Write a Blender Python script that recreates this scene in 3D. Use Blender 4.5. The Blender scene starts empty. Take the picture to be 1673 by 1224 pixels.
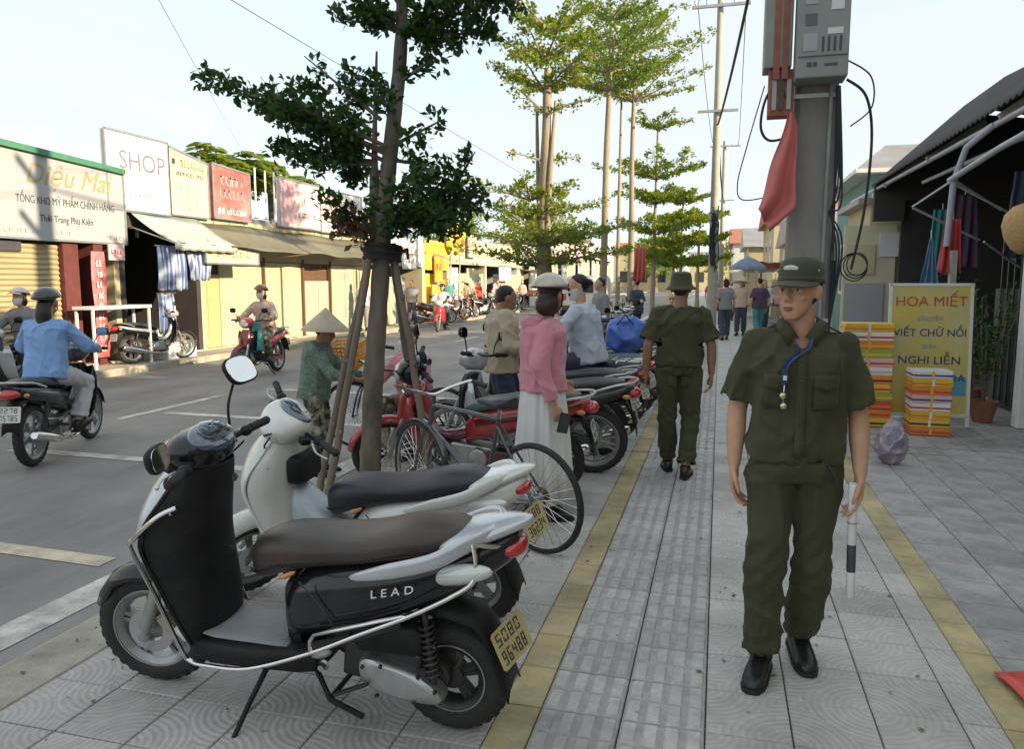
import bpy, bmesh, math, random
import numpy as np
from mathutils import Vector as Vec, Matrix as Mat, Euler, Quaternion, noise as mnoise
R = math.radians
PI = math.pi
rnd = random.Random(7)
scene = bpy.context.scene
COL = scene.collection

# ------------------------------------------------------------ camera, sky, sun, exposure
cam_d = bpy.data.cameras.new('camera')
cam_d.sensor_width = 36.0
cam_d.lens = 36.0 * 1250.0 / 1673.0
cam_d.clip_start = 0.05
cam_d.clip_end = 2000.0
cam = bpy.data.objects.new('camera', cam_d)
COL.objects.link(cam)
cam.location = (0, 0, 1.6)
cam.rotation_euler = (R(90 - 6.978), 0, R(15.0876))
scene.camera = cam

SUN_EL, SUN_AZ = 17.0, 106.0          # azimuth clockwise from +Y (street direction)
world = bpy.data.worlds.new('World')
scene.world = world
world.use_nodes = True
wn = world.node_tree
for n_ in list(wn.nodes):
    wn.nodes.remove(n_)
w_out = wn.nodes.new('ShaderNodeOutputWorld')
w_bg = wn.nodes.new('ShaderNodeBackground')
w_sky = wn.nodes.new('ShaderNodeTexSky')
w_sky.sky_type = 'NISHITA'
w_sky.sun_disc = False
w_sky.sun_elevation = R(SUN_EL)
w_sky.sun_rotation = R(SUN_AZ)
w_sky.air_density = 1.0
w_sky.dust_density = 0.8
w_sky.ozone_density = 1.6
# thin high cloud veil over the whole sky
w_tc = wn.nodes.new('ShaderNodeTexCoord')
w_map = wn.nodes.new('ShaderNodeMapping')
w_map.inputs['Scale'].default_value = (1.0, 1.0, 3.2)
w_no = wn.nodes.new('ShaderNodeTexNoise')
w_no.inputs['Scale'].default_value = 2.2
w_no.inputs['Detail'].default_value = 6.0
w_no.inputs['Roughness'].default_value = 0.55
w_rmp = wn.nodes.new('ShaderNodeMapRange')
w_rmp.inputs['From Min'].default_value = 0.32
w_rmp.inputs['From Max'].default_value = 0.52
w_rmp.inputs['To Min'].default_value = 0.52
w_rmp.inputs['To Max'].default_value = 0.95
w_mix = wn.nodes.new('ShaderNodeMix')
w_mix.data_type = 'RGBA'
w_mix.inputs['B'].default_value = (2.30, 2.48, 2.54, 1)
wn.links.new(w_tc.outputs['Generated'], w_map.inputs['Vector'])
wn.links.new(w_map.outputs['Vector'], w_no.inputs['Vector'])
wn.links.new(w_no.outputs['Fac'], w_rmp.inputs['Value'])
wn.links.new(w_rmp.outputs['Result'], w_mix.inputs['Factor'])
wn.links.new(w_sky.outputs['Color'], w_mix.inputs['A'])
wn.links.new(w_mix.outputs['Result'], w_bg.inputs['Color'])
wn.links.new(w_bg.outputs['Background'], w_out.inputs['Surface'])
w_bg.inputs['Strength'].default_value = 0.08

sun_d = bpy.data.lights.new('sun', 'SUN')
sun_d.energy = 2.0
sun_d.angle = R(0.6)
sun_d.color = (1.0, 0.80, 0.54)
sun = bpy.data.objects.new('sun', sun_d)
COL.objects.link(sun)
_sd = Vec((math.sin(R(SUN_AZ)) * math.cos(R(SUN_EL)), math.cos(R(SUN_AZ)) * math.cos(R(SUN_EL)), math.sin(R(SUN_EL))))
sun.rotation_euler = _sd.to_track_quat('Z', 'Y').to_euler()
sun.location = _sd * 60

vs = scene.view_settings
vs.view_transform = 'Standard'
vs.look = 'None'
vs.exposure = 2.3
vs.gamma = 1.0
vs.use_curve_mapping = False
scene.cycles.max_bounces = 6
scene.cycles.diffuse_bounces = 3
scene.cycles.glossy_bounces = 3
scene.cycles.transparent_max_bounces = 6
scene.cycles.use_adaptive_sampling = True

# ------------------------------------------------------------ materials
def srgb(r, g, b):
    f = lambda c: (c / 255.0 / 12.92) if c <= 10 else ((c / 255.0 + 0.055) / 1.055) ** 2.4
    return (f(r), f(g), f(b))

_mats = {}
def mat(name, col, rough=0.6, metal=0.0, var=0.12, scale=9.0, bump=0.0, bscale=40.0, coat=0.0, rand=0.0,
        dirt=None, dirt_amt=0.0, dirt_scale=3.0, trans=0.0, sheen=0.0, spec=0.5, emit=None, stretch=None, fold=None):
    """one procedural material: colour with noise variation, optional grime, relief and per-object variation"""
    if name in _mats:
        return _mats[name]
    m = bpy.data.materials.new(name)
    m.use_nodes = True
    nt = m.node_tree
    b = nt.nodes['Principled BSDF']
    b.inputs['Roughness'].default_value = rough
    b.inputs['Metallic'].default_value = metal
    b.inputs['Specular IOR Level'].default_value = spec
    if coat:
        b.inputs['Coat Weight'].default_value = coat
        b.inputs['Coat Roughness'].default_value = 0.06
    if trans:
        b.inputs['Transmission Weight'].default_value = trans
    if sheen:
        b.inputs['Sheen Weight'].default_value = sheen
    tc = nt.nodes.new('ShaderNodeTexCoord')
    src = tc.outputs['Object']
    if stretch:
        mp = nt.nodes.new('ShaderNodeMapping')
        mp.inputs['Scale'].default_value = stretch
        nt.links.new(src, mp.inputs['Vector'])
        src = mp.outputs['Vector']
    no = nt.nodes.new('ShaderNodeTexNoise')
    no.inputs['Scale'].default_value = scale
    no.inputs['Detail'].default_value = 5.0
    nt.links.new(src, no.inputs['Vector'])
    mr = nt.nodes.new('ShaderNodeMapRange')
    mr.inputs['From Min'].default_value = 0.25
    mr.inputs['From Max'].default_value = 0.75
    mr.inputs['To Min'].default_value = 1 - var
    mr.inputs['To Max'].default_value = 1 + var
    nt.links.new(no.outputs['Fac'], mr.inputs['Value'])
    fac = mr.outputs['Result']
    if rand:
        oi = nt.nodes.new('ShaderNodeObjectInfo')
        mr2 = nt.nodes.new('ShaderNodeMapRange')
        mr2.inputs['To Min'].default_value = 1 - rand
        mr2.inputs['To Max'].default_value = 1 + rand
        nt.links.new(oi.outputs['Random'], mr2.inputs['Value'])
        mu = nt.nodes.new('ShaderNodeMath'); mu.operation = 'MULTIPLY'
        nt.links.new(fac, mu.inputs[0]); nt.links.new(mr2.outputs['Result'], mu.inputs[1])
        fac = mu.outputs['Value']
    vm = nt.nodes.new('ShaderNodeVectorMath'); vm.operation = 'SCALE'
    vm.inputs[0].default_value = col[:3]
    nt.links.new(fac, vm.inputs['Scale'])
    colout = vm.outputs['Vector']
    if dirt:
        n2 = nt.nodes.new('ShaderNodeTexNoise')
        n2.inputs['Scale'].default_value = dirt_scale
        n2.inputs['Detail'].default_value = 7.0
        n2.inputs['Roughness'].default_value = 0.65
        nt.links.new(src, n2.inputs['Vector'])
        m3 = nt.nodes.new('ShaderNodeMapRange')
        m3.inputs['From Min'].default_value = 0.42
        m3.inputs['From Max'].default_value = 0.70
        m3.inputs['To Max'].default_value = dirt_amt
        nt.links.new(n2.outputs['Fac'], m3.inputs['Value'])
        mx = nt.nodes.new('ShaderNodeMix'); mx.data_type = 'RGBA'
        nt.links.new(m3.outputs['Result'], mx.inputs['Factor'])
        nt.links.new(colout, mx.inputs['A'])
        mx.inputs['B'].default_value = (*dirt[:3], 1)
        colout = mx.outputs['Result']
    nt.links.new(colout, b.inputs['Base Color'])
    if bump:
        n4 = nt.nodes.new('ShaderNodeTexNoise')
        n4.inputs['Scale'].default_value = bscale
        n4.inputs['Detail'].default_value = 4.0
        nt.links.new(src, n4.inputs['Vector'])
        bp = nt.nodes.new('ShaderNodeBump')
        bp.inputs['Strength'].default_value = bump
        bp.inputs['Distance'].default_value = 0.01
        nt.links.new(n4.outputs['Fac'], bp.inputs['Height'])
        nt.links.new(bp.outputs['Normal'], b.inputs['Normal'])
        if fold:
            mp2 = nt.nodes.new('ShaderNodeMapping'); mp2.inputs['Scale'].default_value = (1, 1, .6); mp2.inputs['Rotation'].default_value = (0.3, 0.5, 0)
            nt.links.new(src, mp2.inputs['Vector'])
            n5 = nt.nodes.new('ShaderNodeTexNoise'); n5.noise_type = 'RIDGED_MULTIFRACTAL'
            n5.inputs['Scale'].default_value = fold[0]; n5.inputs['Detail'].default_value = 2.0; n5.inputs['Roughness'].default_value = 0.4; n5.inputs['Distortion'].default_value = 0.9
            nt.links.new(mp2.outputs['Vector'], n5.inputs['Vector'])
            bp2 = nt.nodes.new('ShaderNodeBump'); bp2.inputs['Strength'].default_value = fold[1]; bp2.inputs['Distance'].default_value = fold[2]
            nt.links.new(n5.outputs['Fac'], bp2.inputs['Height']); nt.links.new(bp.outputs['Normal'], bp2.inputs['Normal']); nt.links.new(bp2.outputs['Normal'], b.inputs['Normal'])
    if emit:
        b.inputs['Emission Color'].default_value = (*emit[:3], 1)
        b.inputs['Emission Strength'].default_value = emit[3]
    _mats[name] = m
    return m

def grime(m, amt=0.3, scale=1.3, spots=0.5, stretch=(1, 1, 1)):
    """stains that run across neighbouring pieces: worn-in dirt in place coordinates, plus small dark spots"""
    nt = m.node_tree; b = nt.nodes['Principled BSDF']; src = b.inputs['Base Color'].links[0].from_socket
    g = nt.nodes.new('ShaderNodeNewGeometry'); mp = nt.nodes.new('ShaderNodeMapping'); mp.inputs['Scale'].default_value = stretch
    nt.links.new(g.outputs['Position'], mp.inputs['Vector'])
    n = nt.nodes.new('ShaderNodeTexNoise'); n.inputs['Scale'].default_value = scale; n.inputs['Detail'].default_value = 8; n.inputs['Roughness'].default_value = .68
    nt.links.new(mp.outputs['Vector'], n.inputs['Vector'])
    r = nt.nodes.new('ShaderNodeMapRange'); r.inputs['From Min'].default_value = .40; r.inputs['From Max'].default_value = .72; r.inputs['To Min'].default_value = 1.06; r.inputs['To Max'].default_value = 1 - amt
    nt.links.new(n.outputs['Fac'], r.inputs['Value'])
    v = nt.nodes.new('ShaderNodeTexVoronoi'); v.inputs['Scale'].default_value = 5.5; v.inputs['Randomness'].default_value = 1.0
    nt.links.new(g.outputs['Position'], v.inputs['Vector'])
    r2 = nt.nodes.new('ShaderNodeMapRange'); r2.inputs['From Min'].default_value = .035; r2.inputs['From Max'].default_value = .075; r2.inputs['To Min'].default_value = 1 - spots; r2.inputs['To Max'].default_value = 1.0
    nt.links.new(v.outputs['Distance'], r2.inputs['Value'])
    mu = nt.nodes.new('ShaderNodeMath'); mu.operation = 'MULTIPLY'; nt.links.new(r.outputs['Result'], mu.inputs[0]); nt.links.new(r2.outputs['Result'], mu.inputs[1])
    vm = nt.nodes.new('ShaderNodeVectorMath'); vm.operation = 'SCALE'; nt.links.new(src, vm.inputs[0]); nt.links.new(mu.outputs[0], vm.inputs['Scale'])
    nt.links.new(vm.outputs['Vector'], b.inputs['Base Color'])

def leaf_mat(name, c1, c2, tl=0.35):
    if name in _mats:
        return _mats[name]
    m = bpy.data.materials.new(name); m.use_nodes = True
    nt = m.node_tree; b = nt.nodes['Principled BSDF']
    b.inputs['Roughness'].default_value = 0.5
    geo = nt.nodes.new('ShaderNodeNewGeometry')
    mx = nt.nodes.new('ShaderNodeMix'); mx.data_type = 'RGBA'
    mx.inputs['A'].default_value = (*c1, 1); mx.inputs['B'].default_value = (*c2, 1)
    nt.links.new(geo.outputs['Random Per Island'], mx.inputs['Factor'])
    nt.links.new(mx.outputs['Result'], b.inputs['Base Color'])
    tr = nt.nodes.new('ShaderNodeBsdfTranslucent')
    vm = nt.nodes.new('ShaderNodeVectorMath'); vm.operation = 'MULTIPLY'
    vm.inputs[1].default_value = (1.5, 1.7, 0.6)
    nt.links.new(mx.outputs['Result'], vm.inputs[0])
    nt.links.new(vm.outputs['Vector'], tr.inputs['Color'])
    ms = nt.nodes.new('ShaderNodeMixShader'); ms.inputs['Fac'].default_value = tl
    out = nt.nodes['Material Output']
    nt.links.new(b.outputs['BSDF'], ms.inputs[1]); nt.links.new(tr.outputs['BSDF'], ms.inputs[2])
    nt.links.new(ms.outputs['Shader'], out.inputs['Surface'])
    _mats[name] = m
    return m

# ------------------------------------------------------------ object helpers
def empty(name, loc=(0, 0, 0), rz=0.0, parent=None, rot=None):
    o = bpy.data.objects.new(name, None)
    o.empty_display_size = 0.1
    COL.objects.link(o)
    o.location = loc
    o.rotation_euler = rot if rot is not None else (0, 0, rz)
    if parent: o.parent = parent
    return o

def tag(o, label=None, cat=None, group=None, kind=None):
    if label: o['label'] = label
    if cat: o['category'] = cat
    if group: o['group'] = group
    if kind: o['kind'] = kind
    return o

def thing(name, label, cat, loc=(0, 0, 0), rz=0.0, group=None, rot=None):
    return tag(empty(name, loc, rz, None, rot), label, cat, group)

_LAST = {}
def kids(o):
    return [c for c in o.children]

def copy_tree(o, parent=None):
    c = o.copy(); COL.objects.link(c)
    if parent is not None:
        c.parent = parent
    for ch in list(o.children):
        copy_tree(ch, c)
    return c

def ob(name, me, m=None, parent=None, loc=None, rot=None):
    o = bpy.data.objects.new(name, me)
    COL.objects.link(o)
    if m is not None:
        for x in (m if isinstance(m, (list, tuple)) else [m]):
            me.materials.append(x)
    if parent: o.parent = parent
    if loc is not None: o.location = loc
    if rot is not None: o.rotation_euler = rot
    return o

def frame(d, up=(0, 0, 1)):
    d = Vec(d).normalized(); u = Vec(up)
    if abs(d.dot(u)) > 0.97: u = Vec((0, 1, 0)) if abs(d.y) < 0.9 else Vec((1, 0, 0))
    x = u.cross(d).normalized(); y = d.cross(x)
    return x, y, d

class MB:
    def __init__(s):
        s.v = []; s.f = []; s.m = []
        s.T = None
    def add(s, vs, fs, mi=0):
        k = len(s.v)
        if s.T is not None: vs = [tuple(s.T @ Vec(p)) for p in vs]
        s.v.extend(tuple(p) for p in vs)
        for f in fs:
            s.f.append(tuple(i + k for i in f)); s.m.append(mi)
        return s
    def box(s, x0, x1, y0, y1, z0, z1, mi=0):
        v = [(x0, y0, z0), (x1, y0, z0), (x1, y1, z0), (x0, y1, z0), (x0, y0, z1), (x1, y0, z1), (x1, y1, z1), (x0, y1, z1)]
        return s.add(v, [(3, 2, 1, 0), (4, 5, 6, 7), (0, 1, 5, 4), (1, 2, 6, 5), (2, 3, 7, 6), (3, 0, 4, 7)], mi)
    def obox(s, c, size, rot=(0, 0, 0), mi=0):
        e = Euler(rot).to_matrix(); c = Vec(c); hx, hy, hz = [a / 2 for a in size]
        v = [c + e @ Vec(p) for p in [(-hx, -hy, -hz), (hx, -hy, -hz), (hx, hy, -hz), (-hx, hy, -hz), (-hx, -hy, hz), (hx, -hy, hz), (hx, hy, hz), (-hx, hy, hz)]]
        return s.add(v, [(3, 2, 1, 0), (4, 5, 6, 7), (0, 1, 5, 4), (1, 2, 6, 5), (2, 3, 7, 6), (3, 0, 4, 7)], mi)
    def bar(s, a, b, w, h, mi=0, up=(0, 0, 1)):
        a = Vec(a); b = Vec(b); x, y, d = frame(b - a, up)
        v = [p + x * (sx * w / 2) + y * (sy * h / 2) for p in (a, b) for sx, sy in ((-1, -1), (1, -1), (1, 1), (-1, 1))]
        return s.add(v, [(3, 2, 1, 0), (4, 5, 6, 7), (0, 1, 5, 4), (1, 2, 6, 5), (2, 3, 7, 6), (3, 0, 4, 7)], mi)
    def loft(s, rings, cap=True, closed=True, mi=0):
        n = len(rings[0]); v = [p for r in rings for p in r]; f = []
        for i in range(len(rings) - 1):
            for j in range(n if closed else n - 1):
                k = (j + 1) % n
                f.append((i * n + j, i * n + k, (i + 1) * n + k, (i + 1) * n + j))
        if cap and closed:
            f.append(tuple(range(n - 1, -1, -1))); f.append(tuple((len(rings) - 1) * n + j for j in range(n)))
        return s.add(v, f, mi)
    def tube(s, pts, r, n=8, cap=True, mi=0, sq=1.0, up=(0, 0, 1), closed=False):
        pts = [Vec(p) for p in pts]; m = len(pts)
        rs = r if isinstance(r, (list, tuple)) else [r] * m
        rings = []; px = None
        for i, p in enumerate(pts):
            if closed: d = pts[(i + 1) % m] - pts[i - 1]
            else: d = pts[min(i + 1, m - 1)] - pts[max(i - 1, 0)]
            if d.length < 1e-9: d = Vec((0, 0, 1))
            d.normalize()
            if px is None: x, y, _ = frame(d, up)
            else:
                x = px - d * px.dot(d)
                if x.length < 1e-6: x, y, _ = frame(d, up)
                else: x.normalize(); y = d.cross(x)
            px = x
            rings.append([p + (x * math.cos(t) + y * (math.sin(t) * sq)) * rs[i] for t in [2 * PI * k / n for k in range(n)]])
        if closed:
            rings.append(rings[0]); cap = False
        return s.loft(rings, cap, True, mi)
    def ell(s, c, r, rot=None, nu=12, nv=8, mi=0):
        c = Vec(c); e = Euler(rot).to_matrix() if rot else Mat.Identity(3)
        if not isinstance(r, (list, tuple)): r = (r, r, r)
        v = [c + e @ Vec((0, 0, -r[2]))]
        for i in range(1, nv):
            a = -PI / 2 + PI * i / nv
            for j in range(nu):
                t = 2 * PI * j / nu
                v.append(c + e @ Vec((r[0] * math.cos(a) * math.cos(t), r[1] * math.cos(a) * math.sin(t), r[2] * math.sin(a))))
        v.append(c + e @ Vec((0, 0, r[2]))); L = len(v) - 1; f = []
        for j in range(nu):
            k = (j + 1) % nu
            f.append((0, 1 + k, 1 + j)); f.append((L, L - nu + j, L - nu + k))
            for i in range(nv - 2):
                a = 1 + i * nu; f.append((a + j, a + k, a + nu + k, a + nu + j))
        return s.add(v, f, mi)
    def lathe(s, prof, c=(0, 0, 0), axis=(0, 0, 1), n=16, mi=0, a0=0, a1=2 * PI):
        x, y, d = frame(axis); c = Vec(c); full = abs(a1 - a0 - 2 * PI) < 1e-6
        k = n if full else n + 1
        rings = [[c + d * z + (x * math.cos(t) + y * math.sin(t)) * r for t in [a0 + (a1 - a0) * j / n for j in range(k)]] for r, z in prof]
        return s.loft(rings, cap=full and prof[0] != prof[-1], closed=full, mi=mi)
    def torus(s, c, Rr, r, axis=(0, 1, 0), n=32, k=8, mi=0, sq=1.0, a0=0, a1=2 * PI):
        prof = [(Rr + r * math.cos(t), r * sq * math.sin(t)) for t in [2 * PI * j / k for j in range(k)]]; prof.append(prof[0])
        return s.lathe(prof, c, axis, n, mi, a0, a1)
    def extr(s, poly, a, b, axis='y', mi=0):
        """poly: 2-D outline; axis y: (x,z) pairs; x: (y,z); z: (x,y)"""
        def P(p, t): return {'y': (p[0], t, p[1]), 'x': (t, p[0], p[1]), 'z': (p[0], p[1], t)}[axis]
        n = len(poly); v = [P(p, a) for p in poly] + [P(p, b) for p in poly]
        f = [tuple(range(n)), tuple(range(2 * n - 1, n - 1, -1))] + [(i, n + i, n + (i + 1) % n, (i + 1) % n) for i in range(n)]
        return s.add(v, f, mi)
    def sheet(s, grid, mi=0):
        n = len(grid[0]); v = [p for r in grid for p in r]
        f = [(i * n + j, i * n + j + 1, (i + 1) * n + j + 1, (i + 1) * n + j) for i in range(len(grid) - 1) for j in range(n - 1)]
        return s.add(v, f, mi)
    def mesh(s, name='m', smooth=None, fix=True):
        me = bpy.data.meshes.new(name)
        me.from_pydata(s.v, [], s.f)
        if any(s.m): me.polygons.foreach_set('material_index', s.m)
        if fix:
            bm = bmesh.new(); bm.from_mesh(me)
            bmesh.ops.recalc_face_normals(bm, faces=bm.faces)
            bm.to_mesh(me); bm.free()
        if smooth is not None:
            me.polygons.foreach_set('use_smooth', [True] * len(me.polygons))
            if smooth < 180: me.set_sharp_from_angle(angle=R(smooth))
        me.update()
        return me
    def build(s, name, m, parent=None, smooth=40, bevel=0.0, sub=0, loc=None, rot=None, fix=True, solid=0.0):
        o = ob(name, s.mesh(name, smooth, fix), m, parent, loc, rot)
        if solid:
            md = o.modifiers.new('solid', 'SOLIDIFY'); md.thickness = solid; md.offset = 0
        if bevel:
            md = o.modifiers.new('bevel', 'BEVEL'); md.width = bevel; md.segments = 2; md.limit_method = 'ANGLE'; md.angle_limit = R(35)
        if sub:
            md = o.modifiers.new('sub', 'SUBSURF'); md.levels = sub; md.render_levels = sub
        return o

def lerp(a, b, t): return a + (b - a) * t
def spline(pts, n):
    """Catmull-Rom through 3-D or tuple points, n samples per span"""
    P = [Vec(p) for p in pts]; out = []
    for i in range(len(P) - 1):
        a = P[max(i - 1, 0)]; b = P[i]; c = P[i + 1]; d = P[min(i + 2, len(P) - 1)]
        for k in range(n):
            t = k / n
            out.append(0.5 * ((2 * b) + (c - a) * t + (2 * a - 5 * b + 4 * c - d) * t * t + (3 * b - a - 3 * c + d) * t ** 3))
    out.append(P[-1])
    return out

def text_obj(name, s, size, m, parent=None, loc=(0, 0, 0), rot=(0, 0, 0), align='CENTER', ext=0.002, bold=0.0, sx=1.0, shear=0.0, spacing=1.0):
    cu = bpy.data.curves.new('txt', 'FONT')
    cu.body = s; cu.size = size; cu.align_x = align; cu.align_y = 'CENTER'; cu.extrude = ext; cu.resolution_u = 3
    cu.offset = bold * 0.0; cu.shear = shear; cu.space_character = spacing
    t = bpy.data.objects.new('txt', cu); COL.objects.link(t)
    bpy.context.view_layer.update()
    dg = bpy.context.evaluated_depsgraph_get()
    me = bpy.data.meshes.new_from_object(t.evaluated_get(dg))
    bpy.data.objects.remove(t); bpy.data.curves.remove(cu)
    if sx != 1.0:
        me.transform(Mat.Diagonal((sx, 1, 1, 1)))
    me.materials.clear()
    return tag(ob(name, me, m, parent, loc, rot), kind='stuff' if len(s) > 4 else None)

def remesh(mb, voxel, smooth_it=4, fac=0.5):
    """fuse overlapping closed shapes into one continuous smooth surface"""
    me = mb.mesh('tmp', None)
    o = bpy.data.objects.new('tmp', me); COL.objects.link(o)
    md = o.modifiers.new('r', 'REMESH'); md.mode = 'VOXEL'; md.voxel_size = voxel; md.adaptivity = 0.0
    if smooth_it:
        m2 = o.modifiers.new('s', 'SMOOTH'); m2.iterations = smooth_it; m2.factor = fac
    bpy.context.view_layer.update()
    dg = bpy.context.evaluated_depsgraph_get()
    out = bpy.data.meshes.new_from_object(o.evaluated_get(dg))
    bpy.data.objects.remove(o); bpy.data.meshes.remove(me)
    out.polygons.foreach_set('use_smooth', [True] * len(out.polygons))
    return out
# ============================================================ materials used by the setting
M = {}
M['asphalt'] = mat('asphalt', (0.26, 0.25, 0.24), 0.72, var=0.16, scale=1.2, bump=0.5, bscale=160, dirt=(0.13, 0.128, 0.13), dirt_amt=0.55, dirt_scale=0.55)
M['line'] = mat('road_paint', (0.62, 0.60, 0.54), 0.6, var=0.2, scale=9, dirt=(0.2, 0.2, 0.2), dirt_amt=0.75, dirt_scale=7)
M['line_warm'] = mat('road_paint_warm', (0.62, 0.52, 0.38), 0.6, var=0.2, scale=9, dirt=(0.2, 0.19, 0.18), dirt_amt=0.7, dirt_scale=7)
M['kerb'] = mat('kerb_concrete', (0.40, 0.37, 0.30), 0.8, var=0.14, scale=4, bump=0.4, bscale=70, dirt=(0.2, 0.19, 0.17), dirt_amt=0.6, dirt_scale=5, rand=0.06)
M['gutter'] = mat('gutter_concrete', (0.30, 0.30, 0.29), 0.8, var=0.15, scale=5, bump=0.4, bscale=60, dirt=(0.13, 0.12, 0.11), dirt_amt=0.6, dirt_scale=4)
M['joint'] = mat('mortar_bed', (0.12, 0.115, 0.105), 0.9, var=0.2, scale=12)
M['yellow'] = mat('yellow_tactile_concrete', (0.56, 0.46, 0.23), 0.75, var=0.16, scale=6, bump=0.35, bscale=80, dirt=(0.34, 0.31, 0.24), dirt_amt=0.75, dirt_scale=6, rand=0.14)
M['bar_tile'] = mat('grey_bar_tile', (0.54, 0.525, 0.50), 0.62, var=0.12, scale=14, bump=0.25, bscale=120, dirt=(0.2, 0.195, 0.19), dirt_amt=0.5, dirt_scale=9, rand=0.11)
M['plain_tile'] = mat('grey_plain_tile', (0.40, 0.39, 0.375), 0.68, var=0.14, scale=10, bump=0.4, bscale=90, dirt=(0.16, 0.155, 0.15), dirt_amt=0.6, dirt_scale=6, rand=0.10)
M['far_pave'] = mat('pale_concrete_paving', (0.43, 0.40, 0.34), 0.8, var=0.12, scale=3, bump=0.3, bscale=40, dirt=(0.3, 0.27, 0.22), dirt_amt=0.5, dirt_scale=1.5)
M['ground'] = mat('bare_ground', (0.2, 0.18, 0.14), 0.9, var=0.2, scale=0.6)

def wave_tile_mat():
    m = bpy.data.materials.new('grey_wave_tile'); m.use_nodes = True
    nt = m.node_tree; b = nt.nodes['Principled BSDF']; b.inputs['Roughness'].default_value = 0.68
    tc = nt.nodes.new('ShaderNodeTexCoord')
    def dist(p):
        d = nt.nodes.new('ShaderNodeVectorMath'); d.operation = 'DISTANCE'
        d.inputs[1].default_value = p; nt.links.new(tc.outputs['Object'], d.inputs[0]); return d.outputs['Value']
    def mth(op, a, c):
        n = nt.nodes.new('ShaderNodeMath'); n.operation = op
        for i, x in enumerate((a, c)):
            if x is None: continue
            if isinstance(x, (int, float)): n.inputs[i].default_value = x
            else: nt.links.new(x, n.inputs[i])
        return n.outputs['Value']
    a = dist((-0.15, -0.15, 0)); c = dist((0.15, 0.15, 0))
    d = mth('MINIMUM', a, c)
    s = mth('SINE', mth('MULTIPLY', d, 2 * PI / 0.027), None)
    s = mth('MULTIPLY', mth('ADD', s, 1.0), 0.5)
    no = nt.nodes.new('ShaderNodeTexNoise'); no.inputs['Scale'].default_value = 16; no.inputs['Detail'].default_value = 6
    nt.links.new(tc.outputs['Object'], no.inputs['Vector'])
    n2 = nt.nodes.new('ShaderNodeTexNoise'); n2.inputs['Scale'].default_value = 120
    nt.links.new(tc.outputs['Object'], n2.inputs['Vector'])
    oi = nt.nodes.new('ShaderNodeObjectInfo')
    v = mth('ADD', mth('MULTIPLY', no.outputs['Fac'], 0.42), 0.72)
    v = mth('MULTIPLY', v, mth('ADD', mth('MULTIPLY', oi.outputs['Random'], 0.24), 0.9))
    v = mth('MULTIPLY', v, mth('ADD', mth('MULTIPLY', s, 0.12), 0.89))     # grime that stays in the grooves
    vm = nt.nodes.new('ShaderNodeVectorMath'); vm.operation = 'SCALE'; vm.inputs[0].default_value = (0.54, 0.52, 0.49)
    nt.links.new(v, vm.inputs['Scale']); nt.links.new(vm.outputs['Vector'], b.inputs['Base Color'])
    bp = nt.nodes.new('ShaderNodeBump'); bp.inputs['Strength'].default_value = 0.42; bp.inputs['Distance'].default_value = 0.004
    hh = mth('ADD', s, mth('MULTIPLY', n2.outputs['Fac'], 0.5))
    nt.links.new(hh, bp.inputs['Height']); nt.links.new(bp.outputs['Normal'], b.inputs['Normal'])
    return m
M['wave_tile'] = wave_tile_mat()

for k_ in ('bar_tile', 'plain_tile', 'wave_tile'): grime(M[k_], .40, 1.1, .4)
grime(M['yellow'], .55, 2.2, .3)
grime(M['asphalt'], .34, .55, .2, (1.6, .35, 1)); grime(M['kerb'], .35, 1.5, .3); grime(M['line'], .35, 3.0, .0)
# ============================================================ ground, road, kerbs
def sheet_obj(name, x0, x1, y0, y1, z, m, kind='structure'):
    o = MB().add([(x0, y0, z), (x1, y0, z), (x1, y1, z), (x0, y1, z)], [(0, 1, 2, 3)]).build(name, m, None, None)
    return tag(o, kind=kind)
tag(sheet_obj('ground', -700, 700, -300, 900, -0.30, M['ground']))
road = MB()
ys = [-25 + i * 5 for i in range(46)]
road.sheet([[(x, y, -0.12 + 0.05 * (1 - ((x + 6.8) / 3.75) ** 2)) for x in (-10.55, -9.6, -8.7, -7.75, -6.8, -5.85, -4.9, -3.95, -3.05)] for y in ys])
tag(road.build('road', M['asphalt'], None, 60), kind='structure')
def road_z(x): return -0.12 + 0.05 * (1 - ((x + 6.8) / 3.75) ** 2)

# painted lines: real thin sheets on the cambered road
def line_patch(mb, x0, x1, y0, y1):
    n = max(2, int((x1 - x0) / 0.5) + 1)
    mb.sheet([[(x0 + (x1 - x0) * k / (n - 1), y, road_z(x0 + (x1 - x0) * k / (n - 1)) + 0.004) for k in range(n)] for y in (y0, y1)])
mb = MB(); line_patch(mb, -3.40, -3.18, -20, 190)
tag(mb.build('edge_line', M['line'], None, None), kind='structure')
for yy, mm in ((3.62, 'line_warm'), (5.85, 'line'), (8.05, 'line'), (10.3, 'line'), (1.4, 'line_warm')):
    mb = MB(); line_patch(mb, -6.75, -3.55, yy, yy + 0.15)
    tag(mb.build('rumble_line', M[mm], None, None), kind='structure')
for k in range(9):
    mb = MB(); y0 = 7.6 + k * 6.2 - 6.2; line_patch(mb, -7.06, -6.94, y0, y0 + 2.0)
    tag(mb.build('centre_dash', M['line'], None, None), kind='structure')
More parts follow.
